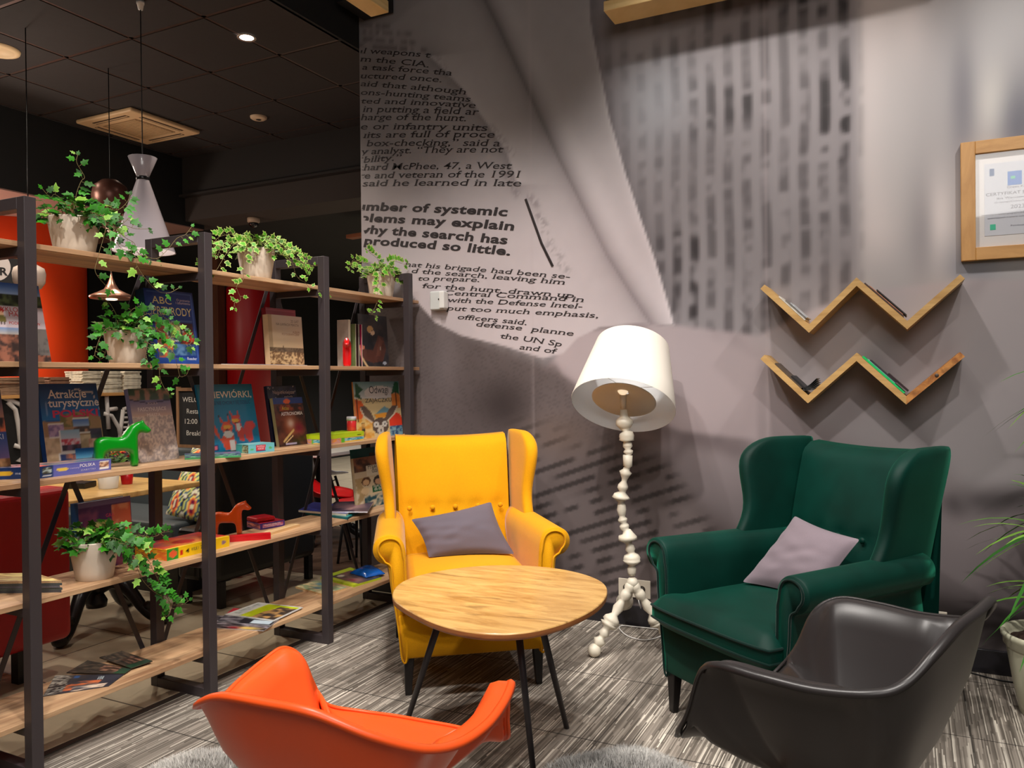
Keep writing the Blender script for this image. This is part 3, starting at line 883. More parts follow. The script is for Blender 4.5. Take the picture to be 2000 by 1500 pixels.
    for side in (1, -1):
        V = [cush(i / (nu - 1) * 2 - 1, j / (nv - 1), side) for j in range(nv) for i in range(nu)]
        F = [(j * nu + i, j * nu + i + 1, (j + 1) * nu + i + 1, (j + 1) * nu + i) for j in range(nv - 1) for i in range(nu - 1)]
        if side < 0: F = [f[::-1] for f in F]
        c.add(V, F, 0, True)
    def edge(side):
        E = [cush(i / (nu - 1) * 2 - 1, 0, side) for i in range(nu)] + [cush(1, j / (nv - 1), side) for j in range(1, nv)] + [cush(1 - i / (nu - 1) * 2, 1, side) for i in range(1, nu)] + [cush(-1, 1 - j / (nv - 1), side) for j in range(1, nv - 1)]
        return E
    c.loft([edge(-1), edge(1)], 0, True, False)
    cu = c.build('seat_cushion', fab, t)
    pp = MB(); pp.tube([(x * 1.004, y - .002 if y < -.4 else y, z + .002) for x, y, z in edge(1)] + [edge(1)[0]], .005, 6, cap=False); pp.build('piping', piping, cu)
    pp = MB(); pp.tube([(x * 1.004, y - .002 if y < -.4 else y, z) for x, y, z in edge(-1)] + [edge(-1)[0]], .0045, 6, cap=False); pp.build('piping', piping, cu)
    # legs
    for sx, yy, sp in ((-1, -.36, 0), (1, -.36, 0), (-1, .34, .04), (1, .34, .04)):
        lg = MB(); x = sx * .272
        r0 = [(x + a * .022, yy + b_ * .022, .165) for a, b_ in ((-1, -1), (1, -1), (1, 1), (-1, 1))]
        r1 = [(x + sx * .004 + a * .013, yy + sp + (-.004 if sp == 0 else 0) + b_ * .013, .0) for a, b_ in ((-1, -1), (1, -1), (1, 1), (-1, 1))]
        lg.loft([r1, r0], 0, False); lg.build('leg', legm, t, bevel=.003)
    return t


YFAB = fabric('yellow_woven_upholstery', (212, 148, 0), 0.85, 0.15, 420, .10, .04)
YPIP = fabric('yellow_piping', (214, 150, 0), 0.8, 0.1)
GFAB = fabric('emerald_green_velvet', (0, 44, 36), 0.55, 0.28, 900, .04, .30, tint=(60, 190, 150))
GPIP = fabric('dark_green_piping', (0, 34, 28), 0.8, 0.2)
LEGB = plain('black_stained_wood_leg', (24, 20, 20), 0.35)
wing_chair('wing_armchair', 'mustard yellow wing-back armchair with black tapered legs beside the bookshelf', 'armchair', (-1.867, 3.185, 0), math.radians(37.8), YFAB, YPIP, LEGB)
wing_chair('wing_armchair', 'dark green velvet wing-back armchair below the zigzag wall shelves', 'armchair', (-.393, 3.157, 0), math.radians(-36.2), GFAB, GPIP, LEGB)


# ------------------------------------------------------------------ cushions
def cushion(name, label, cat, corners, thick, mat, group=None, sag=0.0, wr=0.01, seed=1):
    """pillow spanned between four corner points (world)"""
    P = [Vector(p) for p in corners]
    c = sum(P, Vector()) / 4
    n = (P[1] - P[0]).cross(P[3] - P[0]).normalized()
    o = MB(); N = 21
    for side in (1, -1):
        V = []
        for j in range(N):
            for i in range(N):
                u = i / (N - 1); v = j / (N - 1)
                # sides pulled inwards
                uu = u + (.5 - u) * .07 * math.sin(PI * v); vv = v + (.5 - v) * .07 * math.sin(PI * u)
                q = P[0] * (1 - uu) * (1 - vv) + P[1] * uu * (1 - vv) + P[2] * uu * vv + P[3] * (1 - uu) * vv
                h = thick / 2 * (max(0, math.sin(PI * u)) * max(0, math.sin(PI * v))) ** .45
                if side > 0:
                    h += wr * float(vnoise(np.array([u * 3 + v * 4]), np.array([v * 9 - u * 5]), seed)[0] - .5) * min(1, 6 * min(u, v, 1 - u, 1 - v))
                    h += wr * .8 * math.sin(9 * (v + .35 * u) * PI) * (1 - u) * v * (1 - v) * 1.6
                V.append(tuple(q + n * h * side - c))
        F = [(j * N + i, j * N + i + 1, (j + 1) * N + i + 1, (j + 1) * N + i) for j in range(N - 1) for i in range(N - 1)]
        if side < 0: F = [f[::-1] for f in F]
        o.add(V, F, 0, True)
    ob = o.build(name, mat, sub=1, loc=c)
    tag(ob, label, cat, group)
    return ob


def loc2w(base, rot, p):
    c, s = math.cos(rot), math.sin(rot)
    return (base[0] + c * p[0] - s * p[1], base[1] + s * p[0] + c * p[1], p[2])


PUR = fabric('slate_purple_cotton', (96, 88, 97), 0.8, 0.2, 500, .05, .05)
MAU = fabric('mauve_grey_cotton', (132, 119, 127), 0.8, 0.25, 500, .05, .05)
yb = ((-1.867, 3.185), math.radians(37.8)); gb = ((-.393, 3.157), math.radians(-36.2))
cushion('throw_pillow', 'slate grey throw pillow tilted on the seat of the yellow armchair', 'pillow',
        [loc2w(*yb, p) for p in ((-.155, -.01, .482), (.245, -.02, .478), (.165, .155, .70), (-.225, .105, .64))], .12, PUR, seed=3)
cushion('throw_pillow', 'mauve grey throw pillow leaning on the back of the green armchair', 'pillow',
        [loc2w(*gb, p) for p in ((-.20, -.08, .485), (.12, -.02, .475), (.185, .125, .70), (-.145, .15, .735))], .12, MAU, seed=6)


# ------------------------------------------------------------------ moulded shell chairs
def shell_chair(name, label, rim, loc, rot, mat, z0, legc):
    t = thing(name, label, 'chair', loc, rot)
    full = rim + [(-x, y, z) for x, y, z in rim[1:-1]][::-1]
    R_ = catmull(full, 8); n = len(R_)
    cx, cy = 0.0, 0.0
    rings = []
    prof = [0.0, .12, .25, .4, .55, .68, .78, .86, .92, .96, .985, 1.0]
    for T in prof:
        r = []
        for x, y, z in R_:
            front = max(0.0, min(1.0, (-(y) - .10) / .16)) if z < .56 else 0
            hz = T ** .62 if True else T
            # bowl: walls steep, edge flares outwards
            s_ = min(1, (T / .80) ** .75) * .86 + max(0, (T - .72) / .28) ** 1.6 * .14
            if T > .999: s_ = 1.0
            hgt = max(0, (T - .25) / .75) ** 1.55
            aw = float(sstep(.19, .25, np.float64(abs(x))) * sstep(.20, .08, np.float64(y)) * sstep(-.21, -.16, np.float64(y)))
            h2 = min(1, max(0, (T - .25) / .62)) ** 1.4 - .012 * max(0, (T - .87) / .13)
            s2 = min(1, (T / .80) ** .75) * .84 + max(0, (T - .80) / .20) * .16
            hgt = hgt * (1 - aw) + h2 * aw; s_ = s_ * (1 - aw) + s2 * aw
            if T > .999: s_ = 1.0
            px, py = cx + (x - cx) * s_, cy + (y - cy) * s_
            pz = z0 + (z - z0) * hgt - .0 * front
            if z < z0 + .12: pz = z0 + (z - z0) * math.sin(min(1, T / .8) * PI / 2) * (1 if T < .9 else 1 - (T - .9) / .1 * .12)
            r.append((px, py, pz))
        rings.append(r)
    m = MB()
    V = [(cx, cy, z0)]; F = []
    for k in range(n): V.append(rings[1][k])
    F = [(0, 1 + k, 1 + (k + 1) % n) for k in range(n)]
    m.add(V, F, 0, True)
    m.loft(rings[1:], 0, True, False)
    # rolled lip: the edge turns outwards and slightly down
    lip = []
    for d, dz in ((0, 0), (.006, .001), (.011, -.003), (.012, -.010)):
        r = []
        for k in range(n):
            a = Vector(R_[k - 1]); b_ = Vector(R_[(k + 1) % n]); tg = (b_ - a); nn = Vector((tg.y, -tg.x, 0)).normalized()
            p = Vector(R_[k])
            if nn.dot(Vector((p.x, p.y, 0))) < 0: nn = -nn
            r.append(tuple(p + nn * d + Vector((0, 0, dz))))
        lip.append(r)
    m.loft(lip, 0, True, False)
    o = m.build('shell', mat, t, solid=.007)
    bm_ = o.modifiers.new('weld', 'WELD'); bm_.merge_threshold = .0004
    o.modifiers.move(len(o.modifiers) - 1, 0)
    # legs: timber dowels with black steel struts
    tm = plain('oiled_beech_' + name, legc, 0.4)
    for sx in (-1, 1):
        for sy in (-1, 1):
            a = (sx * .125, sy * .12 - .01, z0 - .035); b_ = (sx * .235, sy * .235 - .01, 0.0)
            lg = MB(); lg.tube([a, tuple(np.array(a) * .9 + np.array(b_) * .1), tuple((np.array(a) + b_) / 2), b_], [.009, .015, .0165, .010], 12); lg.build('leg', tm, t)
            st = MB(); st.tube([(sx * .10, sy * .10 - .01, z0 - .012), (sx * .128, sy * .123 - .01, z0 - .05), tuple(np.array(a) * .55 + np.array(b_) * .45)], .0045, 8)
            st.tube([(sx * .128, sy * .123 - .01, z0 - .05), (-sx * .02, sy * .18 - .01, z0 - .20)], .004, 8)
            st.build('strut', BLACKMETAL, t)
    mt = MB(); mt.box(-.13, .13, -.13, .11, z0 - .032, z0 - .018); mt.build('mount', BLACKMETAL, t, bevel=.008)
    return t


RIM_G = [(0.0, 0.246, 0.832), (0.12, 0.241, 0.828), (0.20, 0.224, 0.796), (0.252, 0.192, 0.748), (0.29, 0.15, 0.728), (0.309, 0.054, 0.715), (0.321, -0.052, 0.717), (0.314, -0.147, 0.714), (0.282, -0.201, 0.671), (0.264, -0.239, 0.578), (0.238, -0.279, 0.513), (0.18, -0.311, 0.475), (0.084, -0.322, 0.464), (0.0, -0.322, 0.464)]
RIM_O = [(0, .27, .737), (.10, .265, .732), (.19, .225, .69), (.25, .16, .65), (.275, .08, .628), (.297, 0, .634), (.30, -.08, .65), (.29, -.14, .662), (.265, -.175, .63), (.25, -.2, .56), (.235, -.23, .50), (.17, -.275, .475), (.08, -.288, .472), (0, -.288, .472)]
shell_chair('shell_armchair', 'matt black moulded plastic shell armchair with wooden legs in front of the green armchair', RIM_G, (-.125, 1.895, 0), math.radians(253.2), plain('matt_black_plastic', (52, 48, 48), 0.36, spec=0.5), .425, (150, 96, 48))
OC = (-1.040, 1.325); OA = math.radians(183.96)
shell_chair('shell_armchair', 'bright orange moulded plastic shell armchair in the foreground seen from behind', RIM_O, (*OC, 0), OA, plain('bright_orange_plastic', (250, 92, 34), 0.36, spec=0.45), .435, (150, 96, 48))
cushion('throw_pillow', 'grey throw pillow lying in the seat of the orange shell chair', 'pillow',
        [loc2w(OC, OA, p) for p in ((-.17, .10, .50), (.15, .11, .50), (.14, .20, .665), (-.15, .19, .655))][::-1], .09, PUR, seed=9)

# ------------------------------------------------------------------ coffee table
TT = [(-1.6143, 2.2611), (-1.6928, 2.4135), (-1.696, 2.5364), (-1.6537, 2.6527), (-1.5771, 2.7613), (-1.4768, 2.8347), (-1.3379, 2.8777), (-1.2, 2.8651), (-1.0838, 2.8117), (-1.0064, 2.7395), (-0.9595, 2.6527), (-0.9319, 2.5504), (-0.92, 2.43), (-0.9337, 2.3079), (-0.9673, 2.1856), (-1.026, 2.095), (-1.1037, 2.0489), (-1.2025, 2.0398), (-1.3091, 2.0669), (-1.4229, 2.1255), (-1.5342, 2.195)]
tc_ = np.mean(TT, 0)
tb = thing('coffee_table', 'rounded oak coffee table with slim black splayed legs in front of the yellow armchair', 'table', (tc_[0], tc_[1], 0))
pts = catmull([(x - tc_[0], y - tc_[1]) for x, y in TT], 5)
sm_ = pts.copy()
for _ in range(14): sm_ = (np.roll(sm_, 1, 0) + sm_ * 2 + np.roll(sm_, -1, 0)) / 4
TABLETOP = wood('knotty_oak_table_top', (216, 172, 106), (164, 118, 62), (5.5, 24, 24), 0.3, 0.75, 0.35)
TEDGE = wood('oak_table_edge', (178, 112, 62), (132, 78, 42), (6, 6, 40), 0.45)
top = MB(); n = len(sm_)
rings = []
for sc, z in ((.985, .527), (.997, .530), (1.0, .536), (1.0, .546), (.997, .5495), (.990, .5505)):
    rings.append([(x * sc, y * sc, z) for x, y in sm_])
top.loft(rings[:4], 1, True, False); top.loft(rings[3:], 0, True, False)
top.add([(x, y, z) for x, y, z in rings[0]], [tuple(range(n))], 1); top.add([(x, y, z) for x, y, z in rings[-1]], [tuple(range(n))[::-1]], 0)
for o_ in (top.build('tabletop', [TABLETOP, TEDGE], tb),): pass
for (ax, ay), (bx, by) in (((-1.404, 2.265), (-1.80, 2.50)), ((-1.140, 2.292), (-1.165, 2.335)), ((-1.116, 2.397), (-1.150, 2.715))):
    pass
LT = [((-1.4039, 2.2654, 0.53), (-1.6667, 2.4006, 0.0)), ((-1.1403, 2.2922, 0.53), (-1.1027, 2.3275, 0.0)), ((-1.116, 2.397, 0.53), (-1.1497, 2.7151, 0.0))]
for a, b_ in LT:
    lg = MB(); lg.tube([(a[0] - tc_[0], a[1] - tc_[1], .529), (b_[0] - tc_[0], b_[1] - tc_[1], 0)], [.0125, .0095], 14); lg.build('leg', plain('dark_grey_leg', (44, 38, 42), .45), tb)
uf = MB(); uf.box(-.16, .16, -.13, .13, .519, .527); uf.build('mounting_plate', BLACKMETAL, tb)

# ------------------------------------------------------------------ beaded floor lamp
LW_ = plain('cream_painted_turned_wood', (216, 208, 190), 0.45, noise=.03, nscale=20)
lamp = thing('floor_lamp', 'white floor lamp with turned bead stem, three legs and tilted drum shade', 'lamp', (-1.21, 3.60, 0))
LB = Vector((-1.21, 3.60, 0))
def bead_chain(mb, pts_r):
    """pts_r: list of (point, radius) along the stem"""
    P_ = [Vector(p) - LB for p, r in pts_r]; R2 = [r for p, r in pts_r]
    mb.tube(P_, R2, 20)
J = [((-1.2166, 3.6, 1.146), 14), ((-1.2144, 3.6, 1.117), 16), ((-1.2146, 3.6, 1.0976), 32), ((-1.2122, 3.6, 1.0782), 35), ((-1.2099, 3.6, 1.0589), 22), ((-1.2075, 3.6, 1.0444), 12), ((-1.2051, 3.6, 1.0372), 26), ((-1.2027, 3.6, 1.0203), 30), ((-1.2028, 3.6, 1.0082), 28), ((-1.2029, 3.6, 1.0009), 30), ((-1.203, 3.6, 0.9961), 12), ((-1.2005, 3.6, 0.9865), 18), ((-1.1981, 3.6, 0.972), 19), ((-1.1983, 3.6, 0.9599), 11), ((-1.1958, 3.6, 0.9503), 19), ((-1.1959, 3.6, 0.9406), 18), ((-1.196, 3.6, 0.9334), 10), ((-1.1986, 3.6, 0.9309), 19), ((-1.1991, 3.6, 0.88), 18), ((-1.2016, 3.6, 0.8751), 12), ((-1.2068, 3.6, 0.8603), 14), ((-1.2094, 3.6, 0.8505), 25), ((-1.2121, 3.6, 0.8359), 19), ((-1.2148, 3.6, 0.8187), 12), ((-1.2175, 3.6, 0.8065), 10), ((-1.2227, 3.6, 0.7868), 20), ((-1.2254, 3.6, 0.7745), 21), ((-1.2255, 3.6, 0.7624), 15), ((-1.2256, 3.6, 0.7551), 12), ((-1.2308, 3.6, 0.7402), 30), ((-1.2335, 3.6, 0.7279), 36), ((-1.2336, 3.6, 0.7182), 22), ((-1.2337, 3.6, 0.706), 12), ((-1.2313, 3.6, 0.694), 16), ((-1.2315, 3.6, 0.6696), 19), ((-1.2292, 3.6, 0.6455), 14), ((-1.2293, 3.6, 0.6382), 11), ((-1.2269, 3.6, 0.6262), 19), ((-1.2244, 3.6, 0.6166), 18), ((-1.222, 3.6, 0.6095), 11), ((-1.2196, 3.6, 0.5975), 19), ((-1.2171, 3.6, 0.5856), 19), ((-1.2122, 3.6, 0.5762), 13), ((-1.2072, 3.6, 0.5693), 18), ((-1.2022, 3.6, 0.56), 22), ((-1.2023, 3.6, 0.5479), 36), ((-1.2025, 3.6, 0.5309), 38), ((-1.2, 3.6, 0.5238), 20), ((-1.1976, 3.6, 0.5143), 12), ((-1.1927, 3.6, 0.5026), 16), ((-1.1903, 3.6, 0.4859), 20), ((-1.1879, 3.6, 0.474), 15), ((-1.1855, 3.6, 0.4694), 14), ((-1.1856, 3.6, 0.4597), 28), ((-1.1832, 3.6, 0.4454), 34), ((-1.1833, 3.6, 0.4357), 32), ((-1.1833, 3.6, 0.4333), 35), ((-1.1834, 3.6, 0.4211), 26), ((-1.1835, 3.6, 0.4115), 12), ((-1.1837, 3.6, 0.3969), 18), ((-1.1839, 3.6, 0.3775), 17), ((-1.184, 3.6, 0.363), 13)]
zs = 3.60 * 1 / 1554.0
st = MB()
bead_chain(st, [(p, w * .5 * .00239) for p, w in J])
st.build('bead_stem', LW_, lamp)
jc = Vector((-1.1818, 3.6, 0.3293)) - LB
hb = MB(); hb.ball(jc, .028, 0, 14); hb.build('hub', LW_, lamp)
SEQ = [(0, .010), (.02, .020), (.09, .021), (.12, .015), (.15, .020), (.22, .021), (.25, .011), (.29, .014), (.38, .021), (.47, .013), (.5, .020), (.53, .030), (.575, .034), (.60, .024), (.615, .036), (.65, .026), (.68, .013), (.71, .015), (.76, .022), (.79, .012), (.82, .012), (.86, .026), (.92, .015), (.94, .012)]
BALLP = [(-1.3241, 3.4651, 0.031), (-1.4116, 4.0935, 0.031), (-1.0061, 3.6747, 0.031)]
for bp in BALLP:
    b_ = Vector(bp) - LB; a = jc.copy()
    lg = MB()
    P_ = []; R2 = []
    for tt, r in SEQ:
        P_.append(a + (b_ - a) * tt); R2.append(r * 1.22)
    lg.tube(P_, R2, 18)
    lg.ball(b_, .031, 0, 14)
    lg.build('leg', LW_, lamp)
# shade (tilted so that its open bottom faces the room)
SH = plain('white_lamp_shade_fabric', (232, 224, 212), 0.8, bumpy=.05, nscale=300)
SHI = plain('shade_lining', (236, 238, 240), 0.7)
sc_ = Vector((-1.2189, 3.6, 1.1702)) - LB
Tm = Matrix.Translation(sc_) @ Matrix.Rotation(math.radians(-7), 4, 'Z') @ Euler((math.radians(-30), math.radians(-15), math.radians(-14)), 'XYZ').to_matrix().to_4x4()
sh = MB()
sh.lathe([(.246, -.01), (.247, -.006), (.233, .07), (.180, .330), (.179, .333)], 64, Tm, 0, True, False)
shade_o = sh.build('lamp_shade', SH, lamp)
si = MB(); si.lathe([(.2455, -.01), (.2445, -.007), (.230, .07), (.177, .330)], 64, Tm, 0, True, False); si.build('shade_lining', SHI, shade_o)
df = MB(); df.lathe([(.02, .060), (.06, .045), (.148, .020), (.153, .024), (.148, .028), (.02, .070)], 48, Tm, 0, True, False); df.build('diffuser_disc', plain('cream_diffuser', (226, 216, 202), .6), shade_o)
for k in range(3):
    a = 2 * PI * k / 3 + .4
    wr_ = MB(); wr_.tube([tuple(Tm @ Vector((.015 * math.cos(a), .015 * math.sin(a), .09))), tuple(Tm @ Vector((.224 * math.cos(a), .224 * math.sin(a), .09)))], .0012, 6); wr_.build('spider_wire', plain('white_wire', (200, 196, 190), .4), shade_o)
bu = MB(); bu.tube([tuple(sc_ + Vector((.0, 0, -.02))), tuple(sc_ + Vector((0, .0, .045)))], [.013, .018], 16)
bu.build('lamp_socket', plain('ivory_socket', (206, 190, 168), .5), lamp)
bl = MB(); bl.ball(tuple(sc_ + Vector((0, .0, .07))), .026, 0, 12); bl.build('light_bulb', plain('frosted_bulb', (240, 236, 226), .3, emit=(255, 226, 190), es=.8), lamp)

# white cord looping on the floor behind the lamp
cd = MB(); cd.tube(catmull([(-1.2734, 3.97, 0.1742), (-1.2625, 3.96, 0.1248), (-1.2613, 4.0682, 0.01), (-1.1542, 3.947, 0.005), (-1.1174, 3.8927, 0.005), (-1.1732, 3.781, 0.005), (-1.2678, 3.7971, 0.005), (-1.3491, 3.8937, 0.005), (-1.3512, 3.9486, 0.005), (-1.2881, 3.9589, 0.005), (-1.1611, 3.9711, 0.005)], 8, False), .003, 8)
tag(cd.build('power_cord', WHITEP), 'thin white power cord looping on the carpet between lamp and green armchair', 'cord')

# ------------------------------------------------------------------ wall things
def socket_plate(name, label, x0, x1, z0, z1, holes):
    t = thing(name, label, 'socket', ((x0 + x1) / 2, WALL_Y - .001, (z0 + z1) / 2))
    w, h = (x1 - x0) / 2, (z1 - z0) / 2
    p = MB(); p.box(-w, w, -.011, -.001, -h, h); p.build('cover_plate', plain('ivory_plate', (204, 194, 178), .4), t, bevel=.003)
    for hx in holes:
        q = MB(); q.lathe([(.0215, 0), (.021, .004), (.0195, .004), (.018, .001), (.0005, .0)], 28, Matrix.Translation((hx, -.0105, 0)) @ Matrix.Rotation(PI / 2, 4, 'X'), 0, True, False)
        ho = q.build('outlet_ring', plain('ivory_ring', (190, 178, 160), .4), t)
        k = MB(); k.lathe([(.0185, .0012), (.0005, .0014)], 24, Matrix.Translation((hx, -.0105, 0)) @ Matrix.Rotation(PI / 2, 4, 'X'), 0, True, True); k.build('outlet_recess', plain('dark_recess', (58, 50, 44), .6), ho)
    return t
socket_plate('wall_socket', 'ivory double power socket low on the wall behind the white floor lamp', -1.3861, -1.2133, 0.1476, 0.2418, (-.042, .042))
socket_plate('wall_socket', 'ivory power socket low on the wall behind the green armchair', -0.026, 0.1366, 0.1775, 0.2457, (-.02,))
sw = thing('motion_sensor', 'small white wall sensor box mounted on the mural beside the bookshelf', 'sensor', (-2.4657, WALL_Y - .002, 1.7581))
q = MB(); q.box(-.052, .046, -.045, 0, -.055, .055); q.build('housing', plain('white_housing', (206, 208, 206), .4), sw, bevel=.008, bseg=3)
q = MB(); q.box(.022, .056, -.062, -.012, -.048, .05); so = q.build('clip_cover', WHITEP, sw, bevel=.005)
q = MB(); q.lathe([(.006, 0), (.004, .004)], 14, Matrix.Translation((.012, -.045, .006)) @ Matrix.Rotation(PI / 2, 4, 'X')); q.build('lens', plain('dark_lens', (30, 26, 26), .2), sw)

# zigzag shelves
def zig(label, pts_f, knot_end, z_off, group):
    t = thing('zigzag_shelf', label, 'shelf', (pts_f[2][0], WALL_Y - .001, pts_f[2][1]))
    o0 = pts_f[2]
    P_ = [np.array((x - o0[0], z - o0[1])) for x, z in pts_f]
    th = .026
    def miter(i):
        if i == 0: d = P_[1] - P_[0]; d /= np.linalg.norm(d); n_ = np.array([-d[1], d[0]]); return n_ * th
        if i == len(P_) - 1: d = P_[-1] - P_[-2]; d /= np.linalg.norm(d); n_ = np.array([-d[1], d[0]]); return n_ * th
        d1 = P_[i] - P_[i - 1]; d1 /= np.linalg.norm(d1); d2 = P_[i + 1] - P_[i]; d2 /= np.linalg.norm(d2)
        n1 = np.array([-d1[1], d1[0]]); n2 = np.array([-d2[1], d2[0]]); b_ = n1 + n2; b_ /= np.linalg.norm(b_)
        return b_ * th / max(.3, b_.dot(n1))
    for i in range(4):
        a, b_ = P_[i], P_[i + 1]; ma, mb_ = miter(i), miter(i + 1)
        poly = [tuple(a - ma * .5), tuple(b_ - mb_ * .5), tuple(b_ + mb_ * .5), tuple(a + ma * .5)]
        g = MB()
        v = [(x, -.195, z) for x, z in poly] + [(x, 0, z) for x, z in poly]
        g.add(v, [(0, 1, 2, 3), (7, 6, 5, 4), (0, 4, 5, 1), (1, 5, 6, 2), (2, 6, 7, 3), (3, 7, 4, 0)])
        if i == 3 and knot_end:
            bo = g.build('board', wood('raw_knotty_edge', (206, 142, 74), (150, 88, 38), (30, 30, 30), .55, .6), t)
            bo['label'] = 'board with rougher knotty edge'
            k = MB(); mid = a + (b_ - a) * .55
            k.lathe([(.0075, 0), (.0075, .002), (.004, .003)], 16, Matrix.Translation((mid[0], -.195, mid[1])) @ Matrix.Rotation(PI / 2, 4, 'X')); k.build('screw_cap', plain('grey_screw', (92, 84, 78), .4, .5), bo)
        else:
            g.build('board', OAK, t)
    return t
def yfront(a, b): pass
ZU = [(-0.6108, 1.7102), (-0.4097, 1.509), (-0.2112, 1.7083), (-0.0132, 1.5095), (0.1941, 1.7037)]
ZL = [(-0.6134, 1.3865), (-0.4164, 1.1907), (-0.2135, 1.378), (-0.0191, 1.1873), (0.1923, 1.3799)]
zig('upper light oak zigzag wall shelf holding a few magazines', ZU, False, 0, 'zigzag shelves')
zig('lower light oak zigzag wall shelf with a knotty right end', ZL, True, 0, 'zigzag shelves')

def leaflet(name, label, cat, a, b_, th, cols, group=None, y0=-.19, y1=-.03, off=0.0):
    """thin magazine lying on a sloping board; a,b_ = ends in (x,z)"""
    a = np.array(a); b_ = np.array(b_); d = (b_ - a) / np.linalg.norm(b_ - a); n_ = np.array([-d[1], d[0]])
    if n_[1] < 0: n_ = -n_
    a = a + n_ * off; b_ = b_ + n_ * off
    g = MB()
    poly = [tuple(a), tuple(b_), tuple(b_ + n_ * th), tuple(a + n_ * th)]
    v = [(x, WALL_Y + y0, z) for x, z in poly] + [(x, WALL_Y + y1, z) for x, z in poly]
    g.add(v, [(0, 1, 2, 3), (7, 6, 5, 4), (0, 4, 5, 1), (1, 5, 6, 2), (2, 6, 7, 3), (3, 7, 4, 0)], 0)
    o = g.build(name, plain('print_' + name + str(cols[0]), cols, .5, noise=.3, nscale=70))
    tag(o, label, cat, group)
    return o
def onb(Z, i, t0, t1):
    a, b_ = np.array(Z[i]), np.array(Z[i + 1]); return tuple(a + (b_ - a) * t0), tuple(a + (b_ - a) * t1)
for k, (c, t0, t1, th, lab) in enumerate(((( 205, 200, 190), .30, .86, .006, 'white magazine lying against the left slope of the upper zigzag shelf, lowest of three'), ((120, 116, 112), .42, .84, .005, 'grey magazine lying on the left slope of the upper zigzag shelf, middle of three'), ((176, 178, 182), .50, .85, .005, 'pale magazine topmost on the left slope of the upper zigzag shelf'))):
    a, b_ = onb(ZU, 0, t0, t1); leaflet('magazine', lab, 'magazine', a, b_, th, c, None, off=.014 + k * .0065)
for k, (c, t0, t1, th, lab) in enumerate((((64, 44, 36), .10, .86, .006, 'dark brown magazine on the right inner slope of the upper zigzag shelf, undermost'), ((176, 120, 92), .18, .84, .003, 'salmon leaflet sandwiched between dark magazines on the upper zigzag shelf'), ((40, 34, 32), .30, .88, .005, 'black magazine topmost on the right inner slope of the upper zigzag shelf'))):
    a, b_ = onb(ZU, 2, t0, t1); leaflet('magazine', lab, 'magazine', a, b_, th, c, None, off=.014 + k * .0062)
for k, (c, t0, t1, th, lab) in enumerate((((84, 70, 58), .22, .80, .006, 'brown patterned magazine on the left slope of the lower zigzag shelf'), ((28, 28, 30), .55, .88, .008, 'short black magazine crumpled in the left valley of the lower zigzag shelf'), )):
    a, b_ = onb(ZL, 0, t0, t1); leaflet('magazine', lab, 'magazine', a, b_, th, c, None, off=.014 + k * .0065)
# curled black magazine
g = MB()
vx, vz = ZL[1]
for k in range(5):
    a0 = math.radians(118 - k * 14)
    pl = [(vx + .006 * k - .012, vz + .022 + .004 * k)]
    P3 = [(vx - .028 + .004 * k, vz + .040 + k * .004), (vx + .008, vz + .042 + k * .006), (vx + .045 - .002 * k, vz + .058 + k * .009)]
    Pc = catmull(P3, 5, False)
    v = [(x, WALL_Y - .19, z) for x, z in Pc] + [(x, WALL_Y - .04, z) for x, z in Pc]; m_ = len(Pc)
    g.add(v, [(i, i + 1, i + 1 + m_, i + m_) for i in range(m_ - 1)], 0, True)
tag(g.build('magazine', plain('black_glossy_print', (30, 30, 32), .3, noise=.5, nscale=50), solid=.0022), 'curled black glossy magazine standing open in the lower zigzag shelf', 'magazine')
a, b_ = onb(ZL, 2, .06, .90); leaflet('magazine', 'bright green folder on the right inner slope of the lower zigzag shelf', 'magazine', a, b_, .0075, (14, 186, 96), None, off=.014)
a, b_ = onb(ZL, 2, .14, .70); leaflet('magazine', 'mint leaflet lying on the green folder of the lower zigzag shelf', 'magazine', a, b_, .002, (120, 205, 180), None, off=.022)
a, b_ = onb(ZL, 2, .18, .70); leaflet('magazine', 'dark grey leaflet above the green folder on the lower zigzag shelf', 'magazine', a, b_, .005, (44, 44, 52), None, off=.0245)
a, b_ = onb(ZL, 2, .52, .92); leaflet('magazine', 'small maroon black booklet topmost on the green folder of the lower zigzag shelf', 'magazine', a, b_, .007, (42, 22, 28), None, off=.030)

# framed certificate
fr = thing('picture_frame', 'oak framed white certificate with a blue square emblem at the right edge', 'picture frame', (0.198 + .36, WALL_Y - .001, (2.2995 + 1.7876) / 2))
hh = (2.2995 - 1.7876) / 2; hw = .36
for x0, x1, z0, z1 in ((-hw, -hw + .055, -hh, hh), (hw - .055, hw, -hh, hh), (-hw + .055, hw - .055, hh - .055, hh), (-hw + .055, hw - .055, -hh, -hh + .055)):
    g = MB(); g.box(x0, x1, -.034, -.001, z0, z1); g.build('frame_rail', wood('golden_oak_frame', (206, 154, 88), (182, 130, 66), (24, 24, 4) if x1 - x0 < .1 else (4, 24, 24), .4, 0, .2), fr, bevel=.002)
g = MB(); g.box(-hw + .056, hw - .056, -.014, -.006, -hh + .056, hh - .056); g.build('mat_board', plain('white_mat', (226, 222, 220), .6), fr)
CW = 0.08880000000000002
x0 = -hw + CW; z1 = 2.199 - fr.location.z; z0_ = 1.8902 - fr.location.z
g = MB(); g.box(x0, .22, -.0155, -.0142, z0_, z1, 0)
def lx(a, b): return a, b
dx_ = fr.location.x; dz_ = fr.location.z
Rr = [((0.3067, 2.1765), (0.3236, 2.1457)), ((0.3725, 2.1572), (0.4241, 2.0986)), ((0.3073, 1.9382), (0.328, 1.9142))]
cols_ = [1, 2, 3]
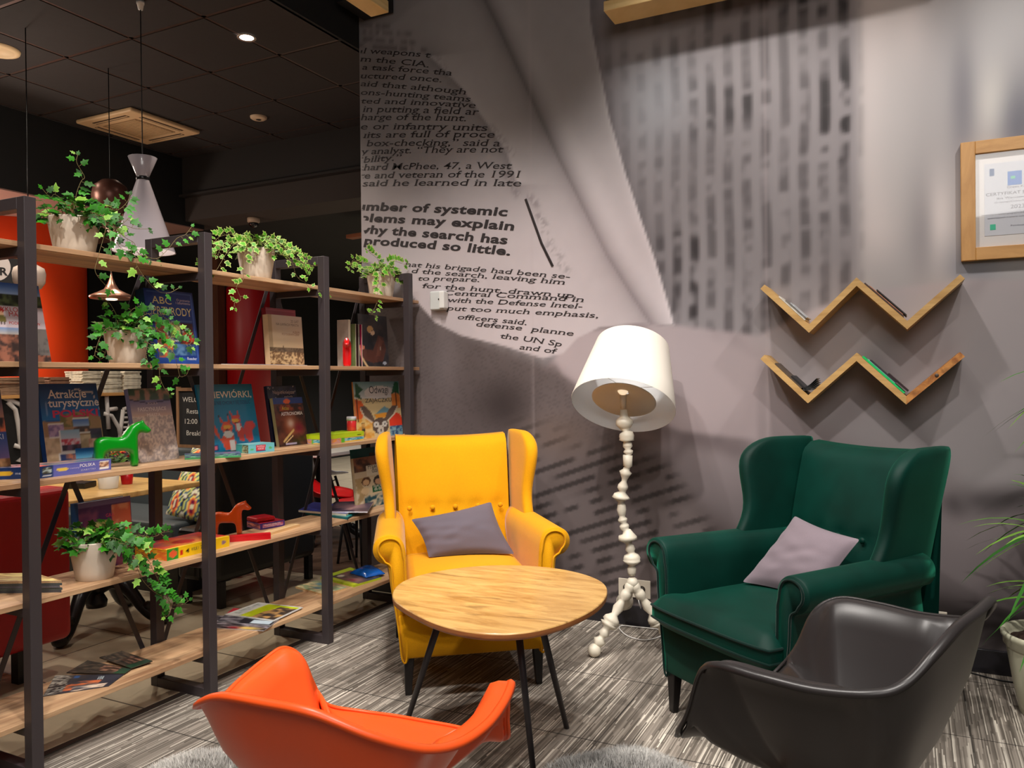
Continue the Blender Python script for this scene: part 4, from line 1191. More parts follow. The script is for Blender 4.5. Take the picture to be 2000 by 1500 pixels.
for (p_, q_), ci in zip(Rr, cols_): g.box(p_[0] - dx_, q_[0] - dx_, -.0162, -.0155, q_[1] - dz_, p_[1] - dz_, ci)
pc_ = (0.391, 2.1309)
g.box(pc_[0] - dx_ - .007, pc_[0] - dx_ + .009, -.0168, -.0162, pc_[1] - dz_ - .006, pc_[1] - dz_ + .006, 3)
cx_ = 0.398 - dx_ + .01
for body, z_, hgt, wd, mt_ in (('Green Key', 2.0865, .009, .075, 4), ('CERTYFIKAT EZTANCJI', 2.0603, .013, .23, 4), ('Ibis Warszawa Stare', 2.0429, .008, .15, 4), ('za zaangażowanie na rzecz', 2.0277, .006, .17, 4), ('2023', 1.9993, .016, .05, 4),
                              ('Przyznany w ramach programu ekologicznego dla obiektów', 1.9776, .006, .26, 4), ('spełniających kryteria ochrony środowiska', 1.9623, .006, .22, 4), ('Fundacja', 1.9246, .006, .05, 4)):
    text_on(g, body, (cx_, -.0163, z_ - dz_), (1, 0, 0), (0, 0, 1), width=wd, height=hgt, mat=mt_, align='C')
g.build('certificate', [plain('pale_paper', (206, 208, 216), .5), plain('navy_badge', (24, 74, 132), .5), plain('blue_emblem', (6, 104, 190), .4), plain('green_mark', (60, 190, 150), .4), plain('grey_text', (110, 108, 120), .6)], fr)
g = MB(); g.box(-hw + .056, hw - .056, -.0235, -.022, -hh + .056, hh - .056)
gm, nt, bb_ = newmat('picture_glass')
tr_ = node(nt, 'ShaderNodeBsdfTransparent'); gl_ = node(nt, 'ShaderNodeBsdfGlossy'); gl_.inputs['Roughness'].default_value = .03; ms_ = node(nt, 'ShaderNodeMixShader'); ms_.inputs[0].default_value = .05
nt.links.new(tr_.outputs[0], ms_.inputs[1]); nt.links.new(gl_.outputs[0], ms_.inputs[2]); nt.links.new(ms_.outputs[0], nt.nodes['Material Output'].inputs[0])
g.build('glass_pane', gm, fr)

# wooden ceiling lamp beams hanging near the mural
def beam(label, a, b_, w, h, capmat=None):
    a = Vector(a); b_ = Vector(b_)
    t = thing('hanging_wooden_beam', label, 'beam', a)
    g = MB(); g.bar((0, 0, 0), b_ - a, w, h); g.build('plank', wood('pale_pine_beam', (232, 200, 140), (206, 168, 104), (2, 2, 18), .5, .15), t, bevel=.004)
    g = MB(); g.bar(Vector((0, 0, h * .5 + .045)), (b_ - a) + Vector((0, 0, h * .5 + .045)), w * .55, .09); g.build('upper_rail', plain('olive_brown_rail', (96, 80, 52), .6), t)
    for k in (.25, .8):
        p = (b_ - a) * k
        g = MB(); g.tube([p + Vector((0, 0, h / 2)), p + Vector((0, 0, 4.1 - a.z))], .003, 6); g.build('hanging_rod', BLACKMETAL, t)
    return t
beam('pale pine beam hanging from the ceiling in front of the mural, at the top right of centre', (-1.3453, 3.8164, 3.13), ((-1.3453, 3.8164, 3.13)[0] + 1.6, (-1.3453, 3.8164, 3.13)[1], 3.13), .17, .05)
beam('pale pine beam end pointing down over the left edge of the mural', (-2.4238, 3.3655, 3.2), ((-2.4238, 3.3655, 3.2)[0] + .01, (-2.4238, 3.3655, 3.2)[1] - 1.6, 3.2), .11, .06)
g = MB(); g.box(-2.9892, -2.7722, 3.72, 3.985, 3.5071, 4.08)
tag(g.build('ceiling_box', plain('black_box', (18, 16, 16), .5)), 'black ceiling box at the top left corner of the mural', 'box')

# ------------------------------------------------------------------ dracaena in cream pot
dp = thing('potted_dracaena', 'spiky dracaena plant in a tall cream pot at the right edge', 'potted plant', (.50, 3.60, 0))
g = MB(); g.lathe([(.130, 0), (.135, .004), (.158, .12), (.178, .245), (.180, .255), (.188, .262), (.190, .285), (.196, .292), (.197, .306), (.190, .312), (.180, .306), (.176, .285), (.17, .27), (.001, .268)], 56, None, 0, True, False); g.build('plant_pot', plain('cream_glazed_pot', (206, 204, 178), .35, coat=.2), dp)
g = MB(); N = 26; V = []; F = []
for j in range(N):
    for i in range(N):
        u = (i / (N - 1) * 2 - 1) * .172; v = (j / (N - 1) * 2 - 1) * .172
        r = math.hypot(u, v); sc = min(1, .172 / (r + 1e-6)); u *= sc; v *= sc
        V.append((u, v, .283 + .018 * float(vnoise(np.array([u * 40 + 9]), np.array([v * 40 + 9]), 2)[0]) - .02 * (min(r, .172) / .172) ** 6))
F = [(j * N + i, j * N + i + 1, (j + 1) * N + i + 1, (j + 1) * N + i) for j in range(N - 1) for i in range(N - 1)]
g.add(V, F, 0, True); tag(g.build('soil', SOIL, dp), kind=None)
rnd = random.Random(5)
for bx, by, tx, ty, tz, nl, ln in ((.03, .02, .0, -.02, .72, 62, .42), (-.03, -.02, -.02, -.05, .50, 34, .32), (.04, -.03, .10, -.05, 1.28, 46, .40)):
    g = MB(); g.tube(catmull([(bx, by, .27), ((bx + tx) / 2 + .02, by, tz * .5 + .1), (tx, ty, tz)], 6, False), .012, 10); g.build('cane', plain('dracaena_cane', (150, 128, 90), .8, noise=.2, nscale=40), dp)
    g = MB()
    for k in range(nl):
        az = rnd.random() * 2 * PI; el = math.radians(rnd.uniform(-35, 82)); l = ln * rnd.uniform(.6, 1.0); w = .011
        d = Vector((math.cos(az) * math.cos(el), math.sin(az) * math.cos(el), math.sin(el)))
        side = Vector((-math.sin(az), math.cos(az), 0)); p = Vector((tx, ty, tz + rnd.uniform(-.06, .06)))
        V = []; cc = []; base = rnd.choice(((52, 110, 34), (84, 140, 40), (110, 156, 56), (40, 86, 30)))
        for q in range(7):
            f_ = q / 6
            pos = p + d * l * f_ + Vector((0, 0, -1)) * (l * .38 * f_ ** 2.2)
            if (pos.y + dp.location.y) > 3.975: pos.y = 3.975 - dp.location.y
            ww = w * (1 - f_ ** 3) * (0.6 + 1.2 * min(f_ * 3, 1)) * .6
            V += [tuple(pos - side * ww), tuple(pos + side * ww)]; c_ = s2l(np.array(base) * (0.9 + .2 * f_)); cc += [tuple(c_)] * 2
        g.add(V, [(2 * q, 2 * q + 1, 2 * q + 3, 2 * q + 2) for q in range(6)], 0, True, cc)
    g.build('leaf_crown', IVYG, dp)
g = MB(); g.tube(catmull([(0.1258, 4.0184, 0.004), (0.1742, 3.9858, 0.004), (0.2306, 3.9519, 0.004), (0.3219, 3.9109, 0.004), (0.3949, 3.9077, 0.004)], 6, False), .003, 8)
tag(g.build('power_cord', plain('black_rubber_cord', (18, 16, 18), .5)), 'thin black cord on the floor along the baseboard beside the cream plant pot', 'cord')

# ------------------------------------------------------------------ sheepskins
def fur(label, cx, cy, rx, ry, rot, seed, h=.05, tone=(176, 172, 168)):
    t = thing('sheepskin_rug', label, 'rug', (cx, cy, 0), rot)
    g = MB(); n = 40; prof = []
    rnd = random.Random(seed); off = [rnd.uniform(-.10, .10) for _ in range(9)]
    def R_(a): return 1 + .06 * math.sin(3 * a + off[0] * 20) + .05 * math.sin(5 * a + off[1] * 30)
    rings = []
    for s_, z in ((1.0, .002), (.97, h * .45), (.85, h * .8), (.6, h), (.3, h), (.01, h)):
        rings.append([(rx * s_ * R_(2 * PI * k / n) * math.cos(2 * PI * k / n), ry * s_ * R_(2 * PI * k / n) * math.sin(2 * PI * k / n), z) for k in range(n)])
    g.loft(rings, 0, True, True); g.build('hide', plain('grey_hide' + str(seed), tuple(int(c * .8) for c in tone), .95, noise=.25, nscale=12), t)
    g = MB()
    for k in range(9000):
        a = rnd.random() * 2 * PI; s_ = math.sqrt(rnd.random()) * .99
        x = rx * s_ * R_(a) * math.cos(a); y = ry * s_ * R_(a) * math.sin(a)
        z = h * (1 - s_ ** 5) * .95
        d = Vector((x / rx * .6 + rnd.uniform(-.5, .5), y / ry * .6 + rnd.uniform(-.5, .5), .8)).normalized() * rnd.uniform(.018, .038)
        sd = Vector((-d.y, d.x, 0)).normalized() * .0013
        p = Vector((x, y, z))
        tn = .75 + .35 * float(vnoise(np.array([x * 11 + seed]), np.array([y * 11]), seed)[0]) + rnd.uniform(-.12, .12)
        c = tuple(s2l(np.clip(np.array(tone) * tn, 0, 250)))
        q = p + d * .6 + Vector((rnd.uniform(-.004, .004), rnd.uniform(-.004, .004), 0))
        g.add([tuple(p - sd), tuple(p + sd), tuple(q + sd * .8), tuple(q - sd * .8), tuple(p + d)], [(0, 1, 2, 3), (3, 2, 4)], 0, True, c)
    tag(g.build('pile', vcol('fur_fibres' + str(seed), .9, .1), t), kind='stuff')
fur('grey and white sheepskin rug on the carpet in front of the coffee table', -.80, 2.33, .25, .27, .3, 3, .06, (182, 180, 176))
fur('white sheepskin rug on the carpet left of the orange shell chair', -1.98, 1.80, .26, .22, .2, 8, .06, (196, 192, 186))

print('shelving')
ZS = [1.766, 1.3715, .9741, .5794, .1873]
TB = .018
PY_ = [1.602 + .7363 * n for n in range(-1, 4)]
PW = .04
XF, XB = -2.566, -2.919
su = thing('shelving_unit', 'long open bookshelf of oak boards in black steel frames dividing the room', 'bookshelf', (XF, PY_[1], 0))
O = Vector((XF, PY_[1], 0))
TP = 1.909
STEEL = plain('dark_grey_shelf_steel', (62, 55, 57), 0.40, 0.0, 0.45, bumpy=0.03, nscale=300)
for y in PY_:
    f = MB()
    Y0 = y - O.y; 
    f.box(-PW, 0, Y0, Y0 + PW, 0, TP); f.box(XB - XF, XB - XF + PW, Y0, Y0 + PW, 0, TP)
    f.box(XB - XF + PW, -PW, Y0, Y0 + PW, TP - PW, TP); f.box(XB - XF + PW, -PW, Y0, Y0 + PW, 0, PW)
    for z in ZS:
        f.box(XB - XF + PW, -PW, Y0 + .004, Y0 + PW - .004, z - TB - .03, z - TB - .0003)
    f.build('upright_frame', STEEL, su, bevel=.0015, bseg=1)
for z in ZS:
    b = MB(); b.box(XB - XF + PW + .001, -PW - .001, .75 - O.y, 3.974 - O.y, z - TB, z); b.build('shelf_board', SHELFWOOD, su, bevel=.0012, bseg=1)
for i in range(4):
    ya, yb = PY_[i] + PW - O.y, PY_[i + 1] - O.y
    for (za, zb), xo in (((.04, TP - .06), -.0), ((TP - .06, .04), .005)):
        b = MB(); b.bar((XB - XF - .003 - xo, ya - .02, za), (XB - XF - .003 - xo, yb + .02, zb), .004, .020, up=(0, 0, 1)); b.build('cross_brace', STEEL, su)

# ------------------------------------------------------------------ ivy
LEAF = [(0, 0), (.10, -.20), (.42, -.34), (.36, -.12), (.62, -.22), (.66, -.06), (1.0, 0)]
LEAF = [(0, .0), (-.06, -.16), (.10, -.36), (.28, -.24), (.52, -.42), (.60, -.18), (1.0, 0), (.60, .18), (.52, .42), (.28, .24), (.10, .36), (-.06, .16)]


def leaf(mb, p, d, n, size, cin, cout, curl=.12):
    d = Vector(d).normalized(); n = Vector(n); n = (n - d * n.dot(d))
    if n.length < 1e-3: n = Vector((.3, .1, 1)) - d * d.dot(Vector((.3, .1, 1)))
    n.normalize(); s = d.cross(n)
    V = [tuple(p + d * (.30 * size))]; C = [tuple(cin)]
    for rr_, cc in ((.62, cin), (1.0, cout)):
        for a, b in LEAF:
            a2 = .30 + (a - .30) * rr_; b2 = b * rr_
            V.append(tuple(p + d * (a2 * size) + s * (b2 * size) + n * (-(curl) * size * (b2 * b2 * 2 + max(0, a2) ** 2 * .6)))); C.append(tuple(cc))
    m = len(LEAF)
    F = [(0, 1 + i, 1 + (i + 1) % m) for i in range(m)] + [(1 + i, 1 + m + i, 1 + m + (i + 1) % m, 1 + (i + 1) % m) for i in range(m)]
    mb.add(V, F, 0, True, C)


def ivy(label, pot_c, pr_, ph, vines, varieg, seed, nclump=60, clump=(.10, .07), lsz=.034, rect=1.0):
    rnd = random.Random(seed)
    t = thing('potted_ivy', label, 'potted plant', pot_c)
    g = MB(); g.lathe([(pr_ * .72, 0), (pr_ * .75, .003), (pr_ * .80, ph * .2), (pr_ * .93, ph * .65), (pr_, ph * .97), (pr_ * 1.0, ph), (pr_ * .95, ph), (pr_ * .92, ph * .85), (.001, ph * .84)], 40, None, 0, True, False)
    g.build('plant_pot', POTM, t)
    g = MB(); g.lathe([(pr_ * .915, ph * .86), (.001, ph * .88)], 24, None, 0, True, False); g.build('soil', SOIL, t)
    fo = MB(); st = MB()
    def cols():
        k = rnd.random()
        if varieg:
            ci = np.array((66, 130, 24)) * (.75 + .5 * k); co = np.array((204, 218, 120)) * (.85 + .15 * rnd.random())
        else:
            ci = np.array((46, 112, 18)) * (.50 + .75 * k) + (0, 8, 0); co = ci * 1.12 + 4
            if k > .85: ci = np.array((120, 168, 60.)); co = np.array((150, 190, 84.))
        return s2l(np.clip(ci, 0, 255)), s2l(np.clip(co, 0, 255))
    base = Vector((0, 0, ph * .95))
    for k in range(nclump):
        a = rnd.random() * 2 * PI; r = clump[0] * math.sqrt(rnd.random()); h = clump[1] * rnd.random()
        p = base + Vector((r * math.cos(a), r * math.sin(a), h + .0 - .02 * (r / clump[0]) ** 2))
        d = Vector((math.cos(a) + rnd.uniform(-.5, .5), math.sin(a) + rnd.uniform(-.5, .5), rnd.uniform(-.5, .35)))
        n = Vector((.55 + rnd.uniform(-.4, .4), -.25 + rnd.uniform(-.4, .4), .8))
        ci, co = cols(); leaf(fo, p, d, n, lsz * rnd.uniform(.7, 1.15), ci, co)
        if k % 3 == 0: st.tube([(0, 0, ph * .86), tuple(p * .6 + Vector((0, 0, .02))), tuple(p)], .0011, 5)
    for vpts, dens in vines:
        P_ = [Vector(q) - Vector(pot_c) for q in vpts]
        P_ = [Vector(q) for q in catmull([tuple(base * .9)] + [tuple(q) for q in P_], 7, False)]
        st.tube(P_, .0009, 5)
        acc = 0; nxt = .03
        for i in range(1, len(P_)):
            seg = (P_[i] - P_[i - 1]); acc += seg.length
            if acc > nxt:
                nxt = acc + rnd.uniform(.010, .022) / dens
                frac = i / len(P_)
                td = seg.normalized(); sd = td.cross(Vector((.8, -.4, .3))).normalized() * (1 if rnd.random() > .5 else -1)
                pd = (sd * .9 + td * .3 + Vector((.25, 0, -.15))).normalized()
                off = rnd.uniform(.006, .018); q = P_[i] + pd * off
                st.tube([tuple(P_[i]), tuple(q)], .0008, 4)
                ci, co = cols(); leaf(fo, q, pd + Vector((0, 0, -.25)) * rnd.random(), Vector((.9, -.45, .45)) + Vector((rnd.uniform(-.4, .4), rnd.uniform(-.4, .4), rnd.uniform(-.4, .4))), lsz * rnd.uniform(.6, 1.1) * (1 - .45 * frac ** 3), ci, co)
        q = P_[-1]; ci, co = cols(); leaf(fo, q, P_[-1] - P_[-2], (.9, -.4, .4), lsz * .45, ci, co)
    fo.build('foliage', IVYG, t); st.build('stems', STEM, t)
    return t


XM = -2.74
ivy('green ivy with a tall upright shoot in a cream pot on the top shelf', (-2.74, 1.8955, ZS[0]), .088, .135,
    [([(-2.74, 1.9024, 1.9825), (-2.74, 1.9235, 2.0434), (-2.74, 1.9382, 2.0655), (-2.74, 1.9084, 2.1098), (-2.74, 1.9129, 2.141)], .9), ([(-2.72, 1.8526, 1.9427), (-2.72, 1.8107, 1.9712), (-2.72, 1.7917, 1.9583), (-2.72, 1.7623, 1.983)], .5),
     ([(-2.64, 1.9055, 1.9164), (-2.64, 1.9468, 1.937), (-2.64, 1.9996, 1.943), (-2.64, 2.0392, 1.9792), (-2.64, 2.0529, 2.0109)], 1.6), ([(-2.62, 1.881, 1.9099), (-2.62, 1.921, 1.8856), (-2.62, 1.9878, 1.8819), (-2.62, 2.0315, 1.918)], 1.8),
     ([(-2.6, 1.9067, 1.9033), (-2.6, 1.9516, 1.874), (-2.6, 1.9933, 1.8393), (-2.6, 2.0364, 1.8211), (-2.6, 2.0535, 1.785), (-2.6, 2.0803, 1.7789)], 1.0), ([(-2.59, 1.8792, 1.8974), (-2.59, 1.9505, 1.8878), (-2.59, 2.0295, 1.8746), (-2.59, 2.0921, 1.8829)], .5),
     ([(-2.56, 1.9072, 1.8627), (-2.56, 1.9411, 1.7944), (-2.56, 2.0044, 1.7695), (-2.56, 2.0168, 1.7295), (-2.56, 2.0536, 1.686), (-2.56, 2.1051, 1.6468), (-2.56, 2.1564, 1.6437), (-2.56, 2.2049, 1.6681)], .5), ([(-2.62, 2.0038, 1.8084), (-2.62, 2.1377, 1.7782), (-2.62, 2.1976, 1.8162), (-2.62, 2.2474, 1.8721), (-2.62, 2.2905, 1.8952), (-2.62, 2.3244, 1.9339)], .5),
     ([(-2.56, 1.8872, 1.8776), (-2.56, 1.8592, 1.7465), (-2.56, 1.8465, 1.6909), (-2.56, 1.8835, 1.6479), (-2.56, 1.9096, 1.6285)], .35)], False, 1, 130, (.11, .085), .042)
ivy('variegated ivy trailing both ways on the top shelf above the beige and red books', (-2.74, 2.8025, ZS[0]), .086, .150,
    [([(-2.7, 2.6979, 1.95), (-2.7, 2.6216, 1.9543), (-2.7, 2.5477, 1.9338), (-2.7, 2.5128, 1.8995), (-2.7, 2.5179, 1.8669)], 2.0), ([(-2.64, 2.6075, 1.9196), (-2.64, 2.5359, 1.8646), (-2.64, 2.4891, 1.8034), (-2.64, 2.4605, 1.7716), (-2.64, 2.3951, 1.7811), (-2.64, 2.374, 1.7997)], .45), ([(-2.66, 2.6514, 1.9165), (-2.66, 2.582, 1.8995), (-2.66, 2.5384, 1.911), (-2.66, 2.4915, 1.8381)], 1.6),
     ([(-2.66, 2.8015, 1.9694), (-2.66, 2.8679, 1.941), (-2.66, 2.926, 1.9103), (-2.66, 2.9895, 1.8917), (-2.66, 3.0475, 1.8665), (-2.66, 3.0769, 1.8447)], 2.4), ([(-2.62, 2.7754, 1.943), (-2.62, 2.8618, 1.92), (-2.62, 2.9806, 1.8998), (-2.62, 3.0166, 1.8747), (-2.62, 3.0533, 1.8592)], 1.6), ([(-2.58, 2.831, 1.8768), (-2.58, 2.8981, 1.7894), (-2.58, 2.9543, 1.7663), (-2.58, 2.9901, 1.7454), (-2.58, 3.0642, 1.7375), (-2.58, 3.1329, 1.7185)], .55),
     ([(-2.6, 2.6281, 1.9192), (-2.6, 2.5908, 1.8577), (-2.6, 2.5835, 1.7786), (-2.6, 2.5768, 1.7378), (-2.6, 2.541, 1.7075), (-2.6, 2.5636, 1.6542), (-2.6, 2.5281, 1.6358), (-2.6, 2.5336, 1.6142)], .65)], True, 2, 110, (.10, .075), .039)
ivy('small variegated ivy in a cream pot at the far end of the top shelf', (-2.74, 3.7867, ZS[0]), .085, .150,
    [([(-2.7, 3.6382, 1.9415), (-2.7, 3.5227, 1.9442), (-2.7, 3.4781, 1.9497), (-2.7, 3.442, 1.901)], 1.8), ([(-2.66, 3.7789, 1.9734), (-2.66, 3.8817, 1.9773), (-2.66, 3.9401, 1.9815)], 1.6), ([(-2.62, 3.6241, 1.9283), (-2.62, 3.5989, 1.8547), (-2.62, 3.6076, 1.8133), (-2.62, 3.588, 1.7775), (-2.62, 3.5776, 1.726), (-2.62, 3.5488, 1.6818), (-2.62, 3.5207, 1.6603), (-2.62, 3.5713, 1.6469)], .9), ([(-2.64, 3.7251, 1.942), (-2.64, 3.7994, 1.8921), (-2.64, 3.8507, 1.8829)], 1.2), ([(-2.7, 3.7108, 1.9737), (-2.7, 3.6347, 2.007), (-2.7, 3.5975, 2.0218)], .9)], True, 3, 120, (.105, .06), .042)
ivy('green ivy in a cream pot in front of the blue nature book', (-2.745, 2.1102, ZS[1]), .082, .128,
    [([(-2.72, 2.0429, 1.5681), (-2.72, 2.0153, 1.605), (-2.72, 1.9855, 1.6142)], .7), ([(-2.62, 2.0766, 1.5463), (-2.62, 2.1342, 1.5658), (-2.62, 2.1932, 1.5497), (-2.62, 2.2415, 1.5159), (-2.62, 2.2837, 1.4871)], 2.6), ([(-2.6, 2.0827, 1.5069), (-2.6, 2.1636, 1.4912), (-2.6, 2.2235, 1.4575), (-2.6, 2.2859, 1.4515), (-2.6, 2.3017, 1.4769)], 1.6), ([(-2.6, 2.049, 1.5052), (-2.6, 2.0753, 1.4677), (-2.6, 2.0811, 1.4095), (-2.6, 2.0918, 1.3668)], 1.8),
     ([(-2.66, 1.9757, 1.5036), (-2.66, 1.9396, 1.4735), (-2.66, 1.9183, 1.4258), (-2.66, 1.9138, 1.3977), (-2.66, 1.9424, 1.3889), (-2.66, 1.9597, 1.427)], .9), ([(-2.585, 2.081, 1.448), (-2.585, 2.1261, 1.3905), (-2.585, 2.1296, 1.3216), (-2.585, 2.1523, 1.272), (-2.585, 2.1757, 1.2476)], .6), ([(-2.58, 2.1698, 1.431), (-2.58, 2.2073, 1.3617), (-2.58, 2.2213, 1.3213), (-2.58, 2.2512, 1.3274), (-2.58, 2.2616, 1.3478)], .5), ([(-2.66, 2.0635, 1.5668), (-2.66, 2.093, 1.5885), (-2.66, 2.1091, 1.5976)], .9)], False, 4, 120, (.105, .075), .038)
ivy('green ivy in a cream pot on the fourth shelf with a long hanging stem', (-2.70, 1.9277, ZS[3]), .084, .140,
    [([(-2.62, 1.9343, 0.7611), (-2.62, 1.9868, 0.7424), (-2.62, 2.0345, 0.73), (-2.62, 2.0858, 0.709)], 1.8), ([(-2.6, 1.9714, 0.7278), (-2.6, 2.0189, 0.7286), (-2.6, 2.1041, 0.7073), (-2.6, 2.1462, 0.7155), (-2.6, 2.1796, 0.7136)], 1.2), ([(-2.57, 1.9071, 0.742), (-2.57, 1.965, 0.7013), (-2.57, 1.9815, 0.6623), (-2.57, 1.9768, 0.6387)], 1.5),
     ([(-2.555, 1.9162, 0.7231), (-2.555, 1.996, 0.6796), (-2.555, 2.0437, 0.6318), (-2.555, 2.0611, 0.5953), (-2.555, 2.0832, 0.5555), (-2.555, 2.1056, 0.5112), (-2.555, 2.1283, 0.4703), (-2.555, 2.1419, 0.4332), (-2.555, 2.132, 0.4062), (-2.555, 2.1131, 0.3996)], 1.7), ([(-2.55, 1.9789, 0.6646), (-2.55, 1.9911, 0.615), (-2.55, 2.0164, 0.5619), (-2.55, 2.0603, 0.5131), (-2.55, 2.1102, 0.4754), (-2.55, 2.152, 0.4371), (-2.55, 2.1954, 0.4298), (-2.55, 2.2252, 0.4383)], .9)], False, 5, 120, (.10, .075), .042)


# ------------------------------------------------------------------ books
def book(label, geom, th, lean, ops, texts=(), spine=(40, 40, 40), mats=(), cat='book', name='book', nu=44, nv=60, hard=True, group=None, extra=None):
    A, B, h = geom
    A = Vector(A); B = Vector(B); d = B - A; d.z = 0; w = d.length; ux = d.normalized(); n = Vector((ux.y, -ux.x, 0))
    la = math.radians(lean)
    t = thing(name, label, cat, tuple(A), (0, 0, math.atan2(ux.y, ux.x)), group)
    # local frame: x along width, -y is the cover normal
    uy = Vector((0, math.sin(la), math.cos(la))); nn = Vector((0, -math.cos(la), math.sin(la)))
    T = Matrix(((1, 0, 0, 0), (0, uy.y, nn.y, 0), (0, uy.z, nn.z, th * math.sin(la) if False else 0), (0, 0, 0, 1)))
    lift = th * math.sin(la) * 0
    c = MB()
    sheet(c, (0, 0, lift), (1, 0, 0), tuple(uy), w, h, ops, nu, nv)
    ct = .0022 if hard else .0008
    def slab(mb, x0, x1, v0, v1, d0, d1, mat):
        P_ = [(x, v, dd) for dd in (d0, d1) for v in (v0, v1) for x in (x0, x1)]
        V = [(x, uy.y * v + nn.y * dd, lift + uy.z * v + nn.z * dd) for x, v, dd in P_]
        mb.add(V, [(0, 2, 3, 1), (4, 5, 7, 6), (0, 1, 5, 4), (2, 6, 7, 3), (0, 4, 6, 2), (1, 3, 7, 5)], mat)
    slab(c, 0, w, 0, h, -ct, -.00015, 1)
    slab(c, 0, w, 0, h, -th, -th + ct, 1)
    slab(c, 0, .002 if hard else .0008, 0, h, -th, -ct, 1)
    ml = [PRINT, plain('cover_stock', spine, .45)]
    for tx in texts:
        body, u, v, wd, col = tx[:5]; kw = tx[5] if len(tx) > 5 else {}
        ml.append(plain('ink', col, .45)); 
        text_on(c, body, tuple(Vector((u * w, 0, lift)) + uy * (v * h)), (1, 0, 0), tuple(uy), width=wd * w, mat=len(ml) - 1, lift=.0004, nrm=tuple(nn), **kw)
    if extra: extra(c, w, h, uy, nn, lift, ml)
    c.build('cover', ml, t)
    p = MB(); e = .003 if hard else .0
    slab(p, .0025, w - e, e, h - e, -th + ct + .0002, -ct - .0002, 0)
    p.build('page_block', PAGES, t)
    return t


PHOTO = lambda u0, v0, u1, v1, a, b, sc=9, s=1: ('noise', u0, v0, u1, v1, a, b, sc, s)
book('picture encyclopedia with white title band behind the nearest post on the second shelf', ((-2.7, 1.5584, 1.3715), (-2.7, 1.7753, 1.3715), 0.282), .03, 14,
     [('bg', (70, 110, 170)), ('grad', 0, .86, 1, 1, (150, 175, 215), (40, 80, 150)), PHOTO(0, .70, 1, .86, (34, 40, 30), (88, 100, 62), 12, 2), ('rect', 0, .44, 1, .70, (206, 190, 196)), ('grad', 0, .34, 1, .44, (190, 176, 160), (110, 140, 190)), PHOTO(0, .0, 1, .34, (60, 46, 44), (150, 96, 76), 14, 4), PHOTO(.68, .1, 1, .44, (56, 56, 58), (120, 114, 110), 8, 5),
      ('ell', .32, .64, .055, .04, (170, 40, 36)), ('ell', .32, .60, .035, .03, (220, 176, 140)), ('poly', [(.27, .58), (.37, .58), (.39, .50), (.25, .50)], (120, 110, 60)), ('rect', .29, .46, .31, .50, (60, 44, 40)), ('rect', .33, .46, .35, .50, (60, 44, 40))],
     [('ENCYKLOPEDIA', .12, .635, .76, (176, 44, 44)), ('MAŁYCH', .44, .575, .40, (190, 40, 44)), ('PODRÓŻNIKÓW', .42, .475, .50, (200, 50, 40))], (40, 80, 140))
def abc_extra(c, w, h, uy, nn, lift, ml):
    ml.append(plain('gold_foil', (214, 190, 110), .4)); k = len(ml) - 1
    for y_, hh in ((.745, .012),): pass
book('thick blue nature book with gold title and globe on the second shelf behind the ivy', ((-2.735, 2.2199, 1.3715), (-2.735, 2.4659, 1.3715), 0.316), .05, 9,
     [('bg', (20, 52, 128)), ('line', [(.05, .97), (.95, .97), (.95, .03), (.05, .03)], .006, (66, 98, 176)), ('line', [(.13, .60), (.92, .60)], .008, (190, 196, 220)),
      PHOTO(.14, .30, .50, .56, (120, 60, 40), (200, 110, 60), 9, 2), PHOTO(.62, .28, .92, .56, (60, 20, 16), (220, 70, 40), 8, 3), PHOTO(.14, .05, .45, .29, (196, 96, 50), (60, 80, 90), 10, 5), PHOTO(.45, .12, .92, .28, (30, 70, 120), (90, 130, 170), 9, 6),
      ('ell', .53, .45, .17, .135, (190, 200, 200)), ('ell', .53, .45, .155, .122, (36, 66, 70)), PHOTO(.42, .37, .64, .55, (120, 130, 70), (222, 216, 140), 11, 8), ('grad', .1, .0, 1, .10, (24, 60, 140), (40, 84, 170))],
     [('ABC', .13, .81, .40, (232, 214, 150), dict(serif=True, height=.030)), ('PRZYRODY', .13, .665, .80, (232, 214, 150), dict(serif=True, height=.034)), ('O poznaniu', .64, .865, .28, (220, 200, 210)), ('i zdumieniu', .62, .825, .30, (220, 200, 210)), ('Reader', .72, .065, .2, (220, 224, 236))], (26, 62, 92))
book('red hardback standing behind the beige city book on the second shelf', ((-2.79, 2.9309, 1.3715), (-2.79, 3.141, 1.3715), 0.288), .03, 4, [('bg', (150, 22, 40)), ('line', [(0, .02), (.97, .02), (.97, .97), (0, .97)], .008, (176, 50, 60))], (), (120, 16, 30))
book('beige hardback with sepia city photograph on the second shelf in front of a red book', ((-2.745, 2.8939, 1.3715), (-2.745, 3.1318, 1.3715), 0.25), .035, 4,
     [('bg', (204, 178, 146)), ('grad', 0, .35, 1, 1, (214, 182, 140), (196, 176, 156)), ('rect', 0, 0, .10, 1, (176, 148, 112)), PHOTO(0, .0, 1, .34, (120, 86, 56), (216, 178, 128), 22, 2), ('noise', 0, .28, 1, .36, (96, 76, 56), (130, 104, 76), 30, 4), ('poly', [(.37, .34), (.39, .42), (.41, .34)], (90, 64, 46))],
     [('25 LAT', .66, .87, .24, (110, 92, 76), dict(serif=True)), ('NA ŁAMACH MIASTA', .22, .80, .68, (110, 92, 76), dict(serif=True)), ('ALBUM', .70, .66, .2, (150, 104, 76)), ('FOTOGRAFICZNY', .38, .61, .52, (150, 104, 76))], (196, 166, 130))
